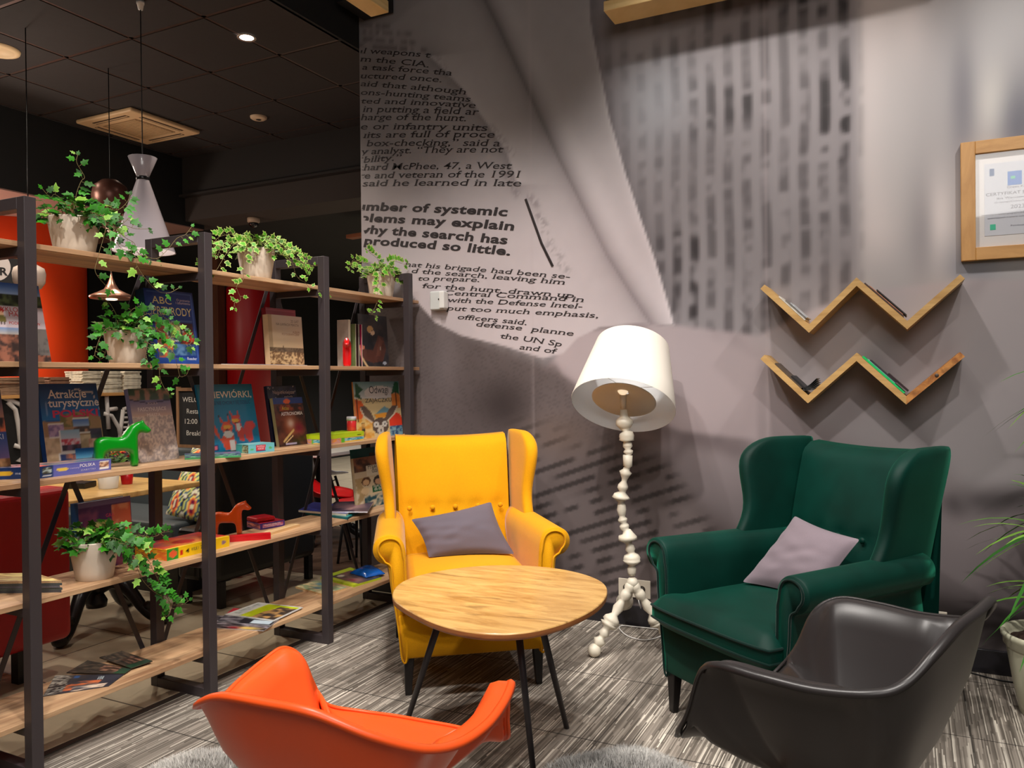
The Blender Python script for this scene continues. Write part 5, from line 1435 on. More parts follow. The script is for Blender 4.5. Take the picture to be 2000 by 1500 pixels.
book('dark magazine with a painted portrait of a bearded person on the second shelf', ((-2.72, 3.556, 1.3715), (-2.72, 3.8263, 1.3715), 0.296), .006, 3,
     [('bg', (40, 40, 46)), PHOTO(0, 0, 1, 1, (34, 34, 40), (58, 52, 54), 4, 3), ('poly', [(.02, .30), (.12, .14), (.45, .08), (.80, .12), (.92, .35), (.84, .58), (.66, .62), (.58, .48), (.45, .32), (.20, .34), (.05, .42)], (86, 50, 42)), ('poly', [(.55, .2), (.7, .22), (.82, .5), (.70, .58)], (104, 62, 50)),
      ('ell', .40, .72, .105, .075, (206, 164, 110)), ('ell', .47, .66, .075, .05, (222, 190, 160)), ('ell', .45, .69, .03, .012, (70, 40, 30)), ('ell', .08, .37, .10, .045, (206, 130, 104)), ('line', [(.02, .33), (.05, .2), (.16, .08), (.25, .0)], .030, (206, 176, 130)), ('ell', .85, .08, .08, .03, (150, 156, 170)), ('ell', .72, .36, .02, .03, (160, 150, 140))],
     (), (30, 30, 34), hard=False, name='magazine', cat='magazine')
for k, (c_, lab, w_) in enumerate((((176, 166, 156), 'white-spined magazine standing behind the small red horse on the second shelf', .010), ((110, 124, 74), 'olive green thin book standing left of the portrait magazine', .007), ((60, 36, 34), 'dark brown thin book standing between olive and crimson books', .008), ((160, 24, 70), 'crimson thin book standing right against the portrait magazine', .008))):
    A_ = [3.4516, 3.5134, 3.5404, 3.5677][k]
    g = thing('book', lab, 'book', (-2.72, A_, ZS[1])); m_ = MB(); m_.box(-.12 if k else -.075, -.0, 0, w_ if k else .021, .0, .235 if k else .255); m_.build('cover', plain('thin_cover' + str(k), c_, .45, noise=.12, nscale=30), g, bevel=.001)
    m_ = MB(); m_.box(-.1185 if k else -.0735, .0006, .002, (w_ if k else .021) - .002, .002, (.235 if k else .255) + .0004); m_.build('page_block', PAGES, g)

def quadsheet(name, label, cat, pts, z, th, ops, side=(200, 196, 190), texts=(), nu=40, nv=30, group=None, curl=0.0, mat=None):
    """thin printed item lying flat: pts = lower left, lower right, upper right, upper left"""
    P_ = [Vector((p[0], p[1], z)) for p in pts]; c = sum(P_, Vector()) / 4
    U, V = np.meshgrid(np.linspace(0, 1, nu), np.linspace(0, 1, nv)); C = s2l(paint(U, V, ops))
    g = MB(); Q = []
    def at_(u, v): return P_[0] * (1 - u) * (1 - v) + P_[1] * u * (1 - v) + P_[2] * u * v + P_[3] * (1 - u) * v - c
    for j in range(nv):
        for i in range(nu):
            u, v = U[j, i], V[j, i]; q = at_(u, v); q.z = th + curl * (abs(u - .5) * 2) ** 3; Q.append(tuple(q))
    g.add(Q, [(j * nu + i, j * nu + i + 1, (j + 1) * nu + i + 1, (j + 1) * nu + i) for j in range(nv - 1) for i in range(nu - 1)], 0, True, [tuple(c_) for c_ in C.reshape(-1, 3)])
    e = [at_(u, v) for u, v in ((0, 0), (1, 0), (1, 1), (0, 1))]
    v8 = [(p.x, p.y, 0) for p in e] + [(p.x, p.y, th - .0002) for p in e]
    g.add(v8, [(3, 2, 1, 0), (4, 5, 6, 7), (0, 1, 5, 4), (1, 2, 6, 5), (2, 3, 7, 6), (3, 0, 4, 7)], 1)
    ml = [mat or PRINT, plain('edge', side, .6, noise=.2, nscale=300)]
    for tx in texts:
        body, u, v, wd, hg, col = tx; ml.append(plain('ink', col, .5))
        o_ = at_(u, v); o_.z = th + .0004; ux = (at_(1, v) - at_(0, v)); W_ = ux.length; ux.normalize(); uy = (at_(u, 1) - at_(u, 0)); uy.z = 0; ux.z = 0; H_ = uy.length; uy.normalize()
        text_on(g, body, tuple(o_), tuple(ux), tuple(uy), width=wd * W_, height=hg * H_, mat=len(ml) - 1, nrm=(0, 0, 1))
    o = g.build(name, ml, loc=(c.x, c.y, z)); tag(o, label, cat, group); return o

def boxon(name, label, cat, fl, fr_, z, depth, h, topops, frontops, sideops=None, texts=(), side=(200, 196, 190), ttexts=(), nu=44, nv=20):
    """closed box lying on a shelf; fl, fr_ = front lower corners"""
    A = Vector((fl[0], fl[1], z)); B = Vector((fr_[0], fr_[1], z)); d = B - A; w = d.length; ux = d.normalized()
    t = thing(name, label, cat, tuple(A), (0, 0, math.atan2(ux.y, ux.x)))
    g = MB(); g.box(0.0003, w - .0003, .0003, depth, 0, h - .0003, 1)
    sheet(g, (0, 0, 0), (1, 0, 0), (0, 0, 1), w, h, frontops, nu, 12)
    sheet(g, (0, 0, h), (1, 0, 0), (0, 1, 0), w, depth, topops, nu, nv)
    sheet(g, (0, depth, 0), (0, -1, 0), (0, 0, 1), depth, h, sideops or frontops, 16, 10)
    ml = [PRINT, plain('carton', side, .5)]
    for body, u, v, wd, hg, col in texts:
        ml.append(plain('ink', col, .45)); text_on(g, body, (u * w, -.0005, v * h), (1, 0, 0), (0, 0, 1), width=wd * w, height=hg * h, mat=len(ml) - 1, nrm=(0, -1, 0))
    g.build('carton', ml, t)
    l = MB(); e = .0012; l.box(-e, 0, -e * .2, depth, h * .92, h * .94); l.box(0, w, -e * .3, 0, h * .90, h * .905) ; l.build('lid_edge', ml[1], t)
    return t

quadsheet('leaflet', 'grey folded leaflet lying at the foot of the beige book on the second shelf', 'leaflet', [(-2.62, 2.4686), (-2.62, 3.0074), (-2.74, 3.1072), (-2.74, 2.6053)], ZS[1], .0035, [('bg', (110, 104, 108)), PHOTO(0, 0, 1, 1, (50, 46, 50), (170, 164, 168), 12, 3)], (150, 146, 150))

# third shelf ---------------------------------------------------------
z = ZS[2]
book('blue landscape book cut off by the left edge of the picture on the third shelf', ((-2.785, 1.519, 0.9741), (-2.785, 1.685, 0.9741), 0.326), .02, 12,
     [('bg', (40, 80, 140)), ('grad', 0, .62, 1, 1, (200, 140, 110), (20, 60, 130)), PHOTO(0, .50, 1, .66, (40, 30, 30), (216, 110, 70), 6, 2), ('grad', 0, .22, 1, .5, (120, 100, 150), (30, 70, 140)), PHOTO(0, 0, 1, .22, (140, 96, 60), (214, 160, 110), 8, 4)],
     [('POLSKI', .45, .42, .48, (200, 210, 226))], (26, 60, 110))
book('blue travel guide with a pink country title and small photographs on the third shelf', ((-2.785, 1.814, 0.9741), (-2.785, 2.047, 0.9741), 0.328), .028, 10,
     [('bg', (0, 82, 150)), ('grad', 0, .58, 1, 1, (0, 110, 180), (0, 54, 116)), PHOTO(0, .0, 1, .56, (176, 148, 116), (214, 186, 150), 8, 2), ('poly', [(0, .58), (.3, .56), (.55, .68), (.8, .66), (1, .60), (1, .4), (0, .4)], (158, 120, 84)), ('noise', .3, .5, .8, .66, (110, 100, 50), (170, 130, 80), 14, 3),
      ('rect', .07, .385, .34, .545, (222, 214, 206)), ('noise', .08, .395, .33, .535, (120, 96, 140), (180, 150, 180), 16, 5), ('rect', .50, .42, .78, .60, (222, 214, 206)), ('grad', .51, .50, .77, .59, (150, 170, 200), (60, 100, 170)), ('noise', .51, .43, .77, .50, (70, 50, 44), (180, 130, 100), 14, 6),
      ('rect', .25, .22, .60, .47, (226, 216, 210)), ('grad', .26, .33, .59, .46, (206, 200, 206), (140, 170, 190)), ('noise', .26, .29, .59, .37, (200, 60, 76), (220, 190, 196), 20, 7), ('noise', .26, .23, .59, .30, (56, 40, 60), (110, 76, 100), 10, 8),
      ('rect', .78, .27, .98, .46, (60, 52, 76)), ('noise', .74, .24, .9, .34, (200, 140, 120), (230, 190, 170), 12, 9), ('rect', .20, .02, .50, .21, (222, 214, 206)), ('noise', .21, .03, .49, .20, (40, 60, 110), (200, 120, 90), 9, 10), ('grad', .48, .12, .88, .24, (120, 190, 220), (30, 90, 160)), ('noise', .50, .01, .9, .12, (120, 100, 80), (190, 160, 130), 14, 11),
      ('line', [(.10, .60), (.08, .93)], .006, (120, 150, 200)), ('line', [(.55, .915), (.66, .94), (.72, .90), (.90, .90), (.96, .78), (1, .70)], .008, (210, 206, 216))],
     [('Atrakcje', .13, .835, .66, (238, 228, 226), dict(serif=True, bold=.012)), ('turystyczne', .12, .735, .88, (238, 228, 226), dict(serif=True, bold=.012)), ('POLSKI', .18, .615, .78, (206, 50, 92), dict(bold=.03, height=.026))], (10, 60, 120))
book('city book with sky and aerial view cover behind the green horse on the third shelf', ((-2.785, 2.191, 0.9741), (-2.785, 2.389, 0.9741), 0.306), .025, 12,
     [('bg', (196, 176, 170)), ('grad', 0, .60, 1, .84, (222, 190, 170), (120, 120, 170)), PHOTO(0, .84, 1, 1, (70, 100, 90), (170, 140, 130), 9, 2), PHOTO(0, 0, 1, .62, (176, 160, 156), (226, 208, 196), 26, 3), ('line', [(0, .85), (.5, .79), (1, .84)], .010, (60, 60, 90))],
     [('POLSKA', .42, .775, .25, (210, 190, 200), dict(serif=True)), ('FASCYNUJĄCE', .16, .69, .70, (240, 230, 226), dict(serif=True)), ('MIASTA', .36, .61, .34, (240, 230, 226), dict(serif=True))], (120, 116, 150))
SQ = [('bg', (0, 126, 172)), ('grad', 0, .9, 1, 1, (0, 126, 172), (0, 100, 140)),
      ('poly', [(.0, .44), (.12, .46), (.22, .40), (.26, .28), (.30, .15), (.34, .04), (.58, .04), (.52, .20), (.50, .34), (.40, .40), (.36, .30), (.28, .18), (.18, .30), (.08, .33), (.0, .33)], (226, 84, 52)), ('ell', .42, .36, .10, .085, (232, 92, 58)), ('ell', .60, .46, .08, .075, (220, 70, 60)), ('poly', [(.55, .44), (.68, .42), (.72, .28), (.70, .14), (.62, .16), (.58, .30)], (222, 72, 60)),
      ('poly', [(.70, .30), (.78, .44), (.90, .44), (.96, .36), (.88, .30), (.88, .16), (.80, .12), (.74, .18)], (216, 70, 66)), ('ell', .43, .265, .085, .055, (232, 226, 220)), ('rect', .43, .03, .52, .17, (226, 220, 214)), ('ell', .63, .36, .045, .06, (232, 226, 220)), ('ell', .42, .37, .07, .032, (240, 176, 60)), ('ell', .59, .46, .065, .03, (240, 176, 60)), ('ell', .42, .325, .03, .015, (80, 24, 20)), ('ell', .61, .425, .03, .015, (80, 24, 20)),
      ('poly', [(.33, .42), (.30, .55), (.38, .44)], (206, 70, 50)), ('poly', [(.44, .44), (.47, .56), (.50, .42)], (206, 70, 50)), ('poly', [(.52, .50), (.50, .62), (.57, .52)], (206, 70, 50)), ('poly', [(.62, .52), (.66, .63), (.68, .50)], (206, 70, 50)), ('ell', .31, .53, .016, .016, (50, 30, 30)), ('ell', .47, .545, .016, .016, (50, 30, 30)), ('rect', .02, .05, .22, .12, (40, 60, 120)), ('rect', .04, .06, .10, .11, (220, 90, 110)), ('rect', .14, .06, .20, .11, (226, 110, 130)), ('grad', .0, 0, 1, .03, (20, 40, 70), (20, 40, 70))]
book('bright blue picture book with two red squirrels on the third shelf', ((-2.785, 2.535, 0.9741), (-2.785, 2.867, 0.9741), 0.318), .014, 11, SQ,
     [('WIEWIÓRKI,', .10, .80, .86, (238, 236, 226), dict(bold=.01, serif=True, height=.030)), ('KTÓRE NIE CHCIAŁY SIĘ DZIELIĆ', .12, .70, .80, (20, 60, 110), dict(height=.017))], (20, 110, 150))
book('midnight blue star book standing behind the astronomy handbook on the third shelf', ((-2.825, 2.996, 0.9741), (-2.825, 3.204, 0.9741), 0.304), .02, 9,
     [('bg', (22, 26, 62)), ('noise', 0, 0, 1, 1, (16, 20, 50), (40, 44, 86), 6, 2)] + [('ell', x, y, .012, .009, (220, 220, 230)) for x, y in ((.1, .95), (.2, .97), (.05, .97), (.95, .9), (.9, .98), (.25, .8), (.9, .72))],
     [('Najpiękniejsze', .18, .86, .74, (226, 206, 214)), ('gwiazdy', .55, .79, .30, (226, 206, 214))], (16, 20, 46))
book('astronomy handbook with glowing nebula on the cover on the third shelf beside the yellow chair', ((-2.775, 2.978, 0.9741), (-2.775, 3.19, 0.9741), 0.244), .022, 10,
     [('bg', (46, 28, 26)), ('rect', 0, .88, 1, 1, (40, 70, 150)), ('noise', 0, 0, 1, .88, (36, 22, 22), (96, 54, 40), 5, 3), ('ell', .45, .92, .12, .05, (240, 110, 60)), ('noise', .15, .72, .95, .86, (50, 30, 26), (160, 70, 40), 8, 6), ('glow', .48, .42, .38, .24, (180, 90, 50)), ('glow', .48, .46, .13, .10, (245, 220, 210)), ('glow', .75, .36, .14, .10, (150, 30, 60)), ('line', [(.18, .10), (.55, .32)], .03, (226, 190, 120)), ('line', [(.22, .06), (.5, .2)], .014, (240, 210, 150)), ('rect', .22, .03, .60, .055, (190, 180, 210))],
     [('Atlas', .25, .745, .24, (226, 196, 60)), ('ASTRONOMIA', .20, .63, .74, (238, 232, 236), dict(bold=.03))], (150, 140, 100))
book('picture book with a long-eared brown hare between pine trees on the third shelf far end', ((-2.7, 3.496, 0.9741), (-2.7, 3.9306, 0.9741), 0.316), .012, 5,
     [('bg', (214, 190, 140)), ('grad', 0, .70, 1, 1, (214, 212, 206), (110, 150, 156)), ('ell', .55, .80, .34, .12, (216, 210, 206)), ('poly', [(0, .7), (.14, .66), (.22, .52), (.1, .3), (0, .3)], (222, 96, 40)), ('poly', [(.80, .78), (1, .78), (1, .5), (.80, .52)], (226, 130, 50)), ('poly', [(.38, .40), (.50, .47), (.62, .55), (.72, .50), (.86, .46), (.74, .36), (.4, .36)], (110, 150, 160)), ('poly', [(.38, .42), (.72, .43), (.68, .34), (.42, .34)], (226, 150, 50)), ('noise', .02, .0, .35, .34, (214, 150, 60), (226, 190, 120), 12, 3), ('ell', .86, .26, .16, .16, (226, 62, 34)), ('noise', .72, .0, 1, .18, (50, 80, 120), (130, 170, 180), 22, 5), ('poly', [(.05, 1), (.02, .74), (.16, .68), (.10, .80), (.20, .86), (.12, .92)], (36, 84, 50)), ('poly', [(.90, 1), (.80, .76), (.90, .80), (1, .74), (.98, .98)], (30, 90, 56)), ('rect', .895, .55, .915, .82, (60, 34, 20)), ('rect', .03, .3, .05, .7, (90, 50, 30)),
      ('poly', [(.10, .56), (.20, .58), (.32, .46), (.40, .30), (.34, .28), (.18, .38)], (104, 84, 72)), ('poly', [(.92, .56), (.80, .55), (.68, .44), (.60, .30), (.66, .29), (.82, .40)], (104, 84, 72)), ('line', [(.11, .53), (.18, .38), (.33, .27)], .018, (216, 196, 170)), ('line', [(.92, .53), (.84, .40), (.68, .28)], .018, (216, 196, 170)), ('ell', .51, .20, .18, .15, (94, 78, 70)), ('ell', .42, .23, .055, .055, (206, 200, 190)), ('ell', .60, .23, .055, .055, (206, 200, 190)), ('ell', .42, .23, .016, .016, (40, 30, 30)), ('ell', .60, .23, .016, .016, (40, 30, 30)), ('ell', .51, .12, .07, .09, (200, 190, 176)), ('ell', .51, .12, .012, .03, (40, 30, 30)), ('noise', .10, .02, .17, .28, (60, 50, 40), (200, 150, 80), 16, 7)],
     [('Odwagi', .32, .79, .42, (56, 62, 66)), ('ZAJĄCZKU', .22, .63, .58, (56, 62, 66), dict(height=.022))], (190, 120, 70), hard=True)
boxon('game_box', 'dark blue memory game box at the left picture edge on the third shelf', 'game box', (-2.8378, 1.5558, 0.9741), (-2.6836, 1.7056, 0.9741), z, .11, .040, [('bg', (190, 150, 160)), PHOTO(0, 0, 1, 1, (206, 170, 170), (110, 130, 170), 5, 2)], [('bg', (8, 46, 98)), ('ell', .55, .5, .12, .22, (214, 170, 40))], None, [('memory', .70, .38, .22, .22, (190, 200, 220))], (20, 50, 100))
boxon('game_box', 'periwinkle blue memory game box in front of the travel guide on the third shelf', 'game box', (-2.659, 1.7006, 0.9741), (-2.6792, 1.9858, 0.9741), z, .12, .041, [('bg', (150, 130, 120)), PHOTO(0, 0, 1, 1, (190, 150, 140), (90, 110, 130), 5, 4), ('rect', 0, 0, .12, 1, (240, 110, 90))],
      [('bg', (96, 100, 176)), ('rect', 0, 0, .17, 1, (12, 50, 104)), ('noise', .04, .3, .14, .85, (60, 60, 50), (180, 200, 200), 30, 2), ('rect', .04, .12, .14, .24, (200, 206, 214)), ('ell', .30, .55, .08, .17, (228, 196, 84)), ('rect', .83, .14, .97, .88, (232, 230, 228)), ('noise', .83, .3, .97, .75, (120, 70, 50), (216, 180, 150), 30, 3)], None,
      [('memory', .40, .48, .13, .17, (190, 180, 220)), ('POLSKA', .54, .55, .22, .28, (236, 234, 240)), ('ZABYTKI', .55, .22, .21, .13, (190, 190, 220))], (70, 76, 150))
boxon('game_box', 'flat green and purple puzzle box at the foot of the squirrel book', 'game box', (-2.711, 2.3518, 0.9741), (-2.5655, 2.5208, 0.9741), z, .10, .018, [('bg', (90, 80, 120)), PHOTO(0, 0, 1, 1, (70, 60, 130), (110, 150, 130), 6, 2)], [('bg', (70, 150, 90)), ('noise', 0, .4, 1, 1, (60, 50, 110), (120, 190, 150), 14, 3)], None, (), (60, 120, 90))
boxon('game_box', 'small turquoise card game box with a red badge on the third shelf', 'game box', (-2.6606, 2.6572, 0.9741), (-2.6388, 2.7979, 0.9741), z, .09, .040, [('bg', (130, 196, 200))], [('bg', (110, 190, 200)), ('poly', [(.28, .85), (.66, .85), (.64, .25), (.46, .12), (.30, .25)], (196, 40, 60)), ('ell', .14, .4, .07, .12, (90, 180, 100)), ('ell', .84, .45, .07, .12, (90, 180, 100)), ('rect', .30, .12, .66, .2, (30, 60, 120))],
      [('bg', (60, 160, 160)), ('noise', .5, .1, 1, .9, (90, 70, 50), (160, 190, 150), 8, 4)], [('PUZZLE', .33, .58, .28, .2, (240, 220, 224)), ('MAXI', .36, .32, .22, .2, (240, 220, 224))], (70, 170, 176))
boxon('game_box', 'multicoloured game box under the lime green one on the third shelf', 'game box', (-2.6475, 3.1848, 0.9741), (-2.6573, 3.4978, 0.9741), z, .16, .024, [('bg', (200, 180, 120))], [('bg', (226, 170, 60)), ('noise', 0, 0, .35, 1, (230, 150, 60), (180, 150, 190), 14, 2), ('rect', .36, 0, .45, 1, (90, 180, 40)), ('noise', .45, .2, 1, .9, (0, 130, 160), (190, 220, 210), 14, 5), ('rect', .45, .0, 1, .12, (230, 190, 40))], None, (), (210, 200, 190))
boxon('game_box', 'lime green game box lying on the multicoloured box on the third shelf', 'game box', (-2.6475, 3.1848, 0.9741), (-2.6573, 3.4978, 0.9741), z + .0243, .15, .024, [('bg', (176, 206, 40))], [('bg', (186, 212, 30)), ('rect', .80, .2, .93, .45, (60, 70, 20))], None, (), (170, 200, 30))
jb = (-0.6288, 0.8028, 1.235)
jar = thing('glass_jar', 'small clear jar with red filling and white lid standing on the lime game box', 'jar', (-2.73, 3.4854, z + .0487))
g = MB(); g.lathe([(.024, 0), (.026, .003), (.026, .052), (.024, .056)], 28); g.build('filling', plain('red_candle_wax', (206, 40, 44), .35, coat=.4), jar)
g = MB(); g.lathe([(.027, .0565), (.027, .076), (.025, .078), (.001, .078)], 28); g.build('lid', plain('pale_lid', (206, 202, 212), .4), jar)


def horse(label, loc, rot, size, color, group='dala horses'):
    """stout wooden toy horse, side profile in the x-z plane, facing +x"""
    pr_ = [(.02, .03), (.02, .52), (.04, .60), (.10, .655), (.22, .67), (.42, .64), (.50, .68), (.58, .80), (.66, .90), (.78, .96), (.835, .965), (.85, 1.0), (.875, .965), (.90, .90), (1.0, .78), (.985, .73), (.93, .70), (.83, .72), (.77, .68), (.755, .55), (.76, .30), (.755, .0), (.655, .0), (.64, .06), (.62, .26), (.56, .335), (.40, .345), (.25, .34), (.19, .28), (.17, .18), (.165, .03), (.15, .0), (.035, .0)]
    W, H = size, size * .86
    P2 = catmull(np.array([(x - .5, y) for x, y in pr_]) * [W, H], 3)
    P2[:, 1] = np.maximum(P2[:, 1], 0)
    t = thing('wooden_horse', label, 'toy horse', loc, rot, None)
    tmp = MB(); n = len(P2); th = size * .13
    tmp.add([(x, y, zz) for y in (-th, th) for x, zz in P2], [tuple(range(n)), tuple(range(n, 2 * n))[::-1]] + [(i, i + n, (i + 1) % n + n, (i + 1) % n) for i in range(n)])
    ob = tmp.build('tmp', WHITEP)
    md = ob.modifiers.new('r', 'REMESH'); md.mode = 'VOXEL'; md.voxel_size = size / 62
    dg = bpy.context.evaluated_depsgraph_get(); dg.update()
    me = bpy.data.meshes.new_from_object(ob.evaluated_get(dg)); old = ob.data
    bpy.data.objects.remove(ob); bpy.data.meshes.remove(old)
    co = np.empty(len(me.vertices) * 3); me.vertices.foreach_get('co', co); co = co.reshape(-1, 3)
    d = segdist(co[:, 0], co[:, 2], [tuple(p) for p in P2] + [tuple(P2[0])])
    dm = size * .085
    infl = np.sqrt(np.clip(1 - (1 - np.clip(d / dm, 0, 1)) ** 2, 0.02, 1))
    foot = sstep(.10, .0, co[:, 2] / H)
    infl = infl * (1 - foot * .0)
    tw = 1 - .42 * sstep(.10, .40, co[:, 0] / W) * sstep(.5, .8, co[:, 2] / H)
    edge = np.clip(np.abs(co[:, 1]) / th, 0, 1)
    co[:, 1] = co[:, 1] * (.30 + .70 * infl) * tw
    me.vertices.foreach_set('co', co.ravel()); me.update()
    me.polygons.foreach_set('use_smooth', [True] * len(me.polygons))
    me.materials.clear(); me.materials.append(plain('gloss_paint_' + label[:12], color, .28, coat=.35))
    o = bpy.data.objects.new('body', me); link(o, t)
    md = o.modifiers.new('sm', 'SMOOTH'); md.factor = .5; md.iterations = 6
    return t
# check outline orientation: the offset above moves inwards for this vertex order
def yaw(a, b): return math.atan2(b[1] - a[1], b[0] - a[0])
hA, hB = (-2.8988, 2.1102, 0.9741), (-2.684, 2.153, 0.9741)
ha = ((-2.7195, 2.1392, 0.9741))
gh_r = math.radians(70)
horse('bright green painted wooden toy horse facing right on the third shelf', (-2.7157, 2.0634, z), gh_r, .208, (0, 140, 22))
horse('orange painted wooden toy horse on the fourth shelf beside the boxed games', (-2.866, 2.7486, ZS[3]), math.radians(32), .185, (226, 84, 14))
horse('bright red painted wooden toy horse seen end on, on the second shelf far end', (-2.68, 3.3893, ZS[1]), math.radians(-52), .175, (214, 12, 16))

# fourth shelf ---------------------------------------------------------
z = ZS[3]
MG = [((228, 176, 110), 'orange covered magazine topmost of the stack at the left end of the fourth shelf'), ((30, 40, 40), 'dark magazine second from the top of the stack left on the fourth shelf'), ((60, 60, 72), 'slate magazine in the middle of the stack at the left end of the fourth shelf'), ((36, 50, 46), 'dark green magazine second from the bottom of the stack left on the fourth shelf'), ((26, 28, 34), 'black magazine undermost in the stack at the left end of the fourth shelf')]
A_, B_, C_ = (-2.8937, 1.5973, 0.5794), (-2.618, 1.7439, 0.5794), (-2.685, 1.8408, 0.5794)
for k in range(5):
    c_, lab = MG[4 - k]
    dx = .003 * math.sin(k * 2.3)
    P4 = [(A_[0] + dx, A_[1]), (B_[0] + dx, B_[1] + dx), (B_[0] - .20, B_[1] + .03), (A_[0] - .20, A_[1] + .03)]
    quadsheet('magazine', lab, 'magazine', P4, z + k * .0082, .008, [('bg', c_), PHOTO(0, 0, 1, 1, tuple(np.array(c_) * .8), tuple(np.minimum(np.array(c_) * 1.25 + 20, 255)), 6, k)], tuple(np.array(c_) * .6 + (60, 60, 60)), nu=24, nv=16)
book('purple fantasy board game box standing behind the ivy on the fourth shelf', ((-2.8, 1.947, 0.5794), (-2.8, 2.173, 0.5794), 0.264), .045, 4,
     [('bg', (96, 50, 110)), ('noise', 0, 0, 1, 1, (80, 36, 100), (150, 76, 120), 4, 2), ('noise', .62, .3, .98, .9, (222, 110, 80), (240, 160, 120), 7, 3), ('noise', .22, .25, .60, .7, (90, 130, 60), (216, 190, 110), 7, 4), ('ell', .33, .62, .07, .07, (236, 226, 150)), ('rect', 0, .93, 1, 1, (120, 100, 150))],
     [('GRA', .50, .74, .16, (230, 60, 110))], (40, 90, 150), cat='game box', name='game_box')
boxon('game_box', 'large red and yellow board game box on the fourth shelf right of the ivy', 'game box', (-2.6781, 2.2284, 0.5794), (-2.6642, 2.5429, 0.5794), z, .20, .046,
      [('bg', (190, 40, 50)), ('noise', 0, 0, 1, 1, (206, 60, 40), (130, 50, 90), 5, 2), ('glow', .45, .35, .3, .35, (236, 150, 50)), ('ell', .45, .4, .16, .2, (196, 40, 36)), ('rect', 0, .0, 1, .06, (240, 200, 60))],
      [('bg', (240, 196, 20)), ('rect', 0, 0, .18, 1, (20, 140, 40)), ('ell', .09, .5, .055, .32, (226, 90, 50)), ('ell', .22, .45, .02, .3, (196, 40, 20)), ('ell', .32, .5, .03, .14, (50, 30, 20)), ('ell', .90, .5, .035, .2, (140, 110, 130))],
      [('bg', (240, 160, 30)), ('noise', 0, 0, 1, .8, (240, 190, 50), (230, 110, 40), 8, 5)], [('WILK I', .37, .4, .12, .3, (60, 70, 60)), ('ZAGONY', .52, .4, .22, .3, (60, 90, 60))], (230, 180, 40))
boxon('game_box', 'long narrow glossy red box lying on the fourth shelf', 'box', (-2.7297, 2.6087, 0.5794), (-2.6085, 2.7359, 0.5794), z, .035, .026, [('bg', (200, 24, 34))], [('bg', (186, 0, 14))], None, (), (170, 0, 12))
pc = boxon('game_box', 'purple and pink toy box topped with red sweets print on the fourth shelf', 'game box', (-2.818, 2.8844, 0.5794), (-2.7834, 3.0155, 0.5794), z, .12, .030, [('bg', (190, 30, 50))], [('bg', (80, 50, 140)), ('noise', .1, .25, .95, .8, (240, 200, 220), (200, 80, 120), 9, 3)],
           [('bg', (110, 80, 130)), ('noise', 0, .2, 1, .8, (230, 140, 120), (110, 60, 80), 6, 4)], [('COLOR', .18, .45, .5, .3, (240, 226, 236)), ('MIX', .7, .4, .2, .25, (236, 120, 140))], (80, 50, 130))
g = MB(); rnd = random.Random(4)
c0 = (Vector((-2.818, 2.8844, 0.5794)) + Vector((-2.7834, 3.0155, 0.5794))) / 2 + Vector((-.075, .0, .0312))
g.box(-.052, .052, -.05, .05, 0, .022); o_ = g.build('toy_bag', plain('red_sweet_wrapper', (176, 20, 34), .3, noise=.5, nscale=45, coat=.4), loc=tuple(c0), rot=(0, 0, math.radians(74)), bevel=.009, bseg=3)
tag(o_, 'shiny red printed pouch lying on the purple toy box on the fourth shelf', 'toy')
boxon('wooden_puzzle', 'pale wooden puzzle board lying at the front of the fourth shelf', 'puzzle', (-2.6733, 2.7975, 0.5794), (-2.7027, 3.0356, 0.5794), z, .05, .012, [('bg', (222, 186, 136)), ('noise', 0, 0, 1, 1, (206, 166, 116), (232, 200, 150), 6, 3)], [('bg', (214, 176, 126))], None, (), (206, 170, 120))
for k, (pts, th, c1, c2, sd, lab) in enumerate((
    ([(-2.9328, 3.3233), (-2.602, 3.2798), (-2.6853, 3.4999), (-2.9465, 3.5378)], .012, (0, 96, 104), (20, 130, 130), (0, 90, 96), 'teal hardback undermost of the flat stack on the fourth shelf'),
    ([(-2.9521, 3.3051), (-2.6312, 3.3043), (-2.7358, 3.5433), (-3.0678, 3.5589)], .011, (36, 36, 110), (60, 66, 150), (206, 196, 176), 'dark blue book in the middle of the flat stack on the fourth shelf'),
    ([(-2.7469, 3.2978), (-2.5511, 3.3812), (-2.7515, 3.7104), (-2.9236, 3.5772)], .006, (50, 40, 60), (100, 78, 90), (216, 214, 220), 'dark cosmic print book topmost of the flat stack on the fourth shelf'))):
    quadsheet('book', lab, 'book', pts, z + (0, .0124, .0238)[k], th, [('bg', c1), ('noise', 0, 0, 1, 1, c1, c2, 4, k)] + ([('glow', .52, .4, .10, .18, (250, 200, 150)), ('glow', .5, .5, .3, .3, (150, 110, 120))] if k == 2 else []), sd)
book('teal folder standing behind the family dialogue book on the fourth shelf', ((-2.76, 3.5615, 0.5794), (-2.76, 3.9084, 0.5794), 0.332), .012, 6, [('bg', (0, 92, 92)), ('noise', .45, .5, .9, .9, (70, 50, 36), (0, 92, 92), 6, 3)], (), (0, 100, 96), name='folder', cat='folder')
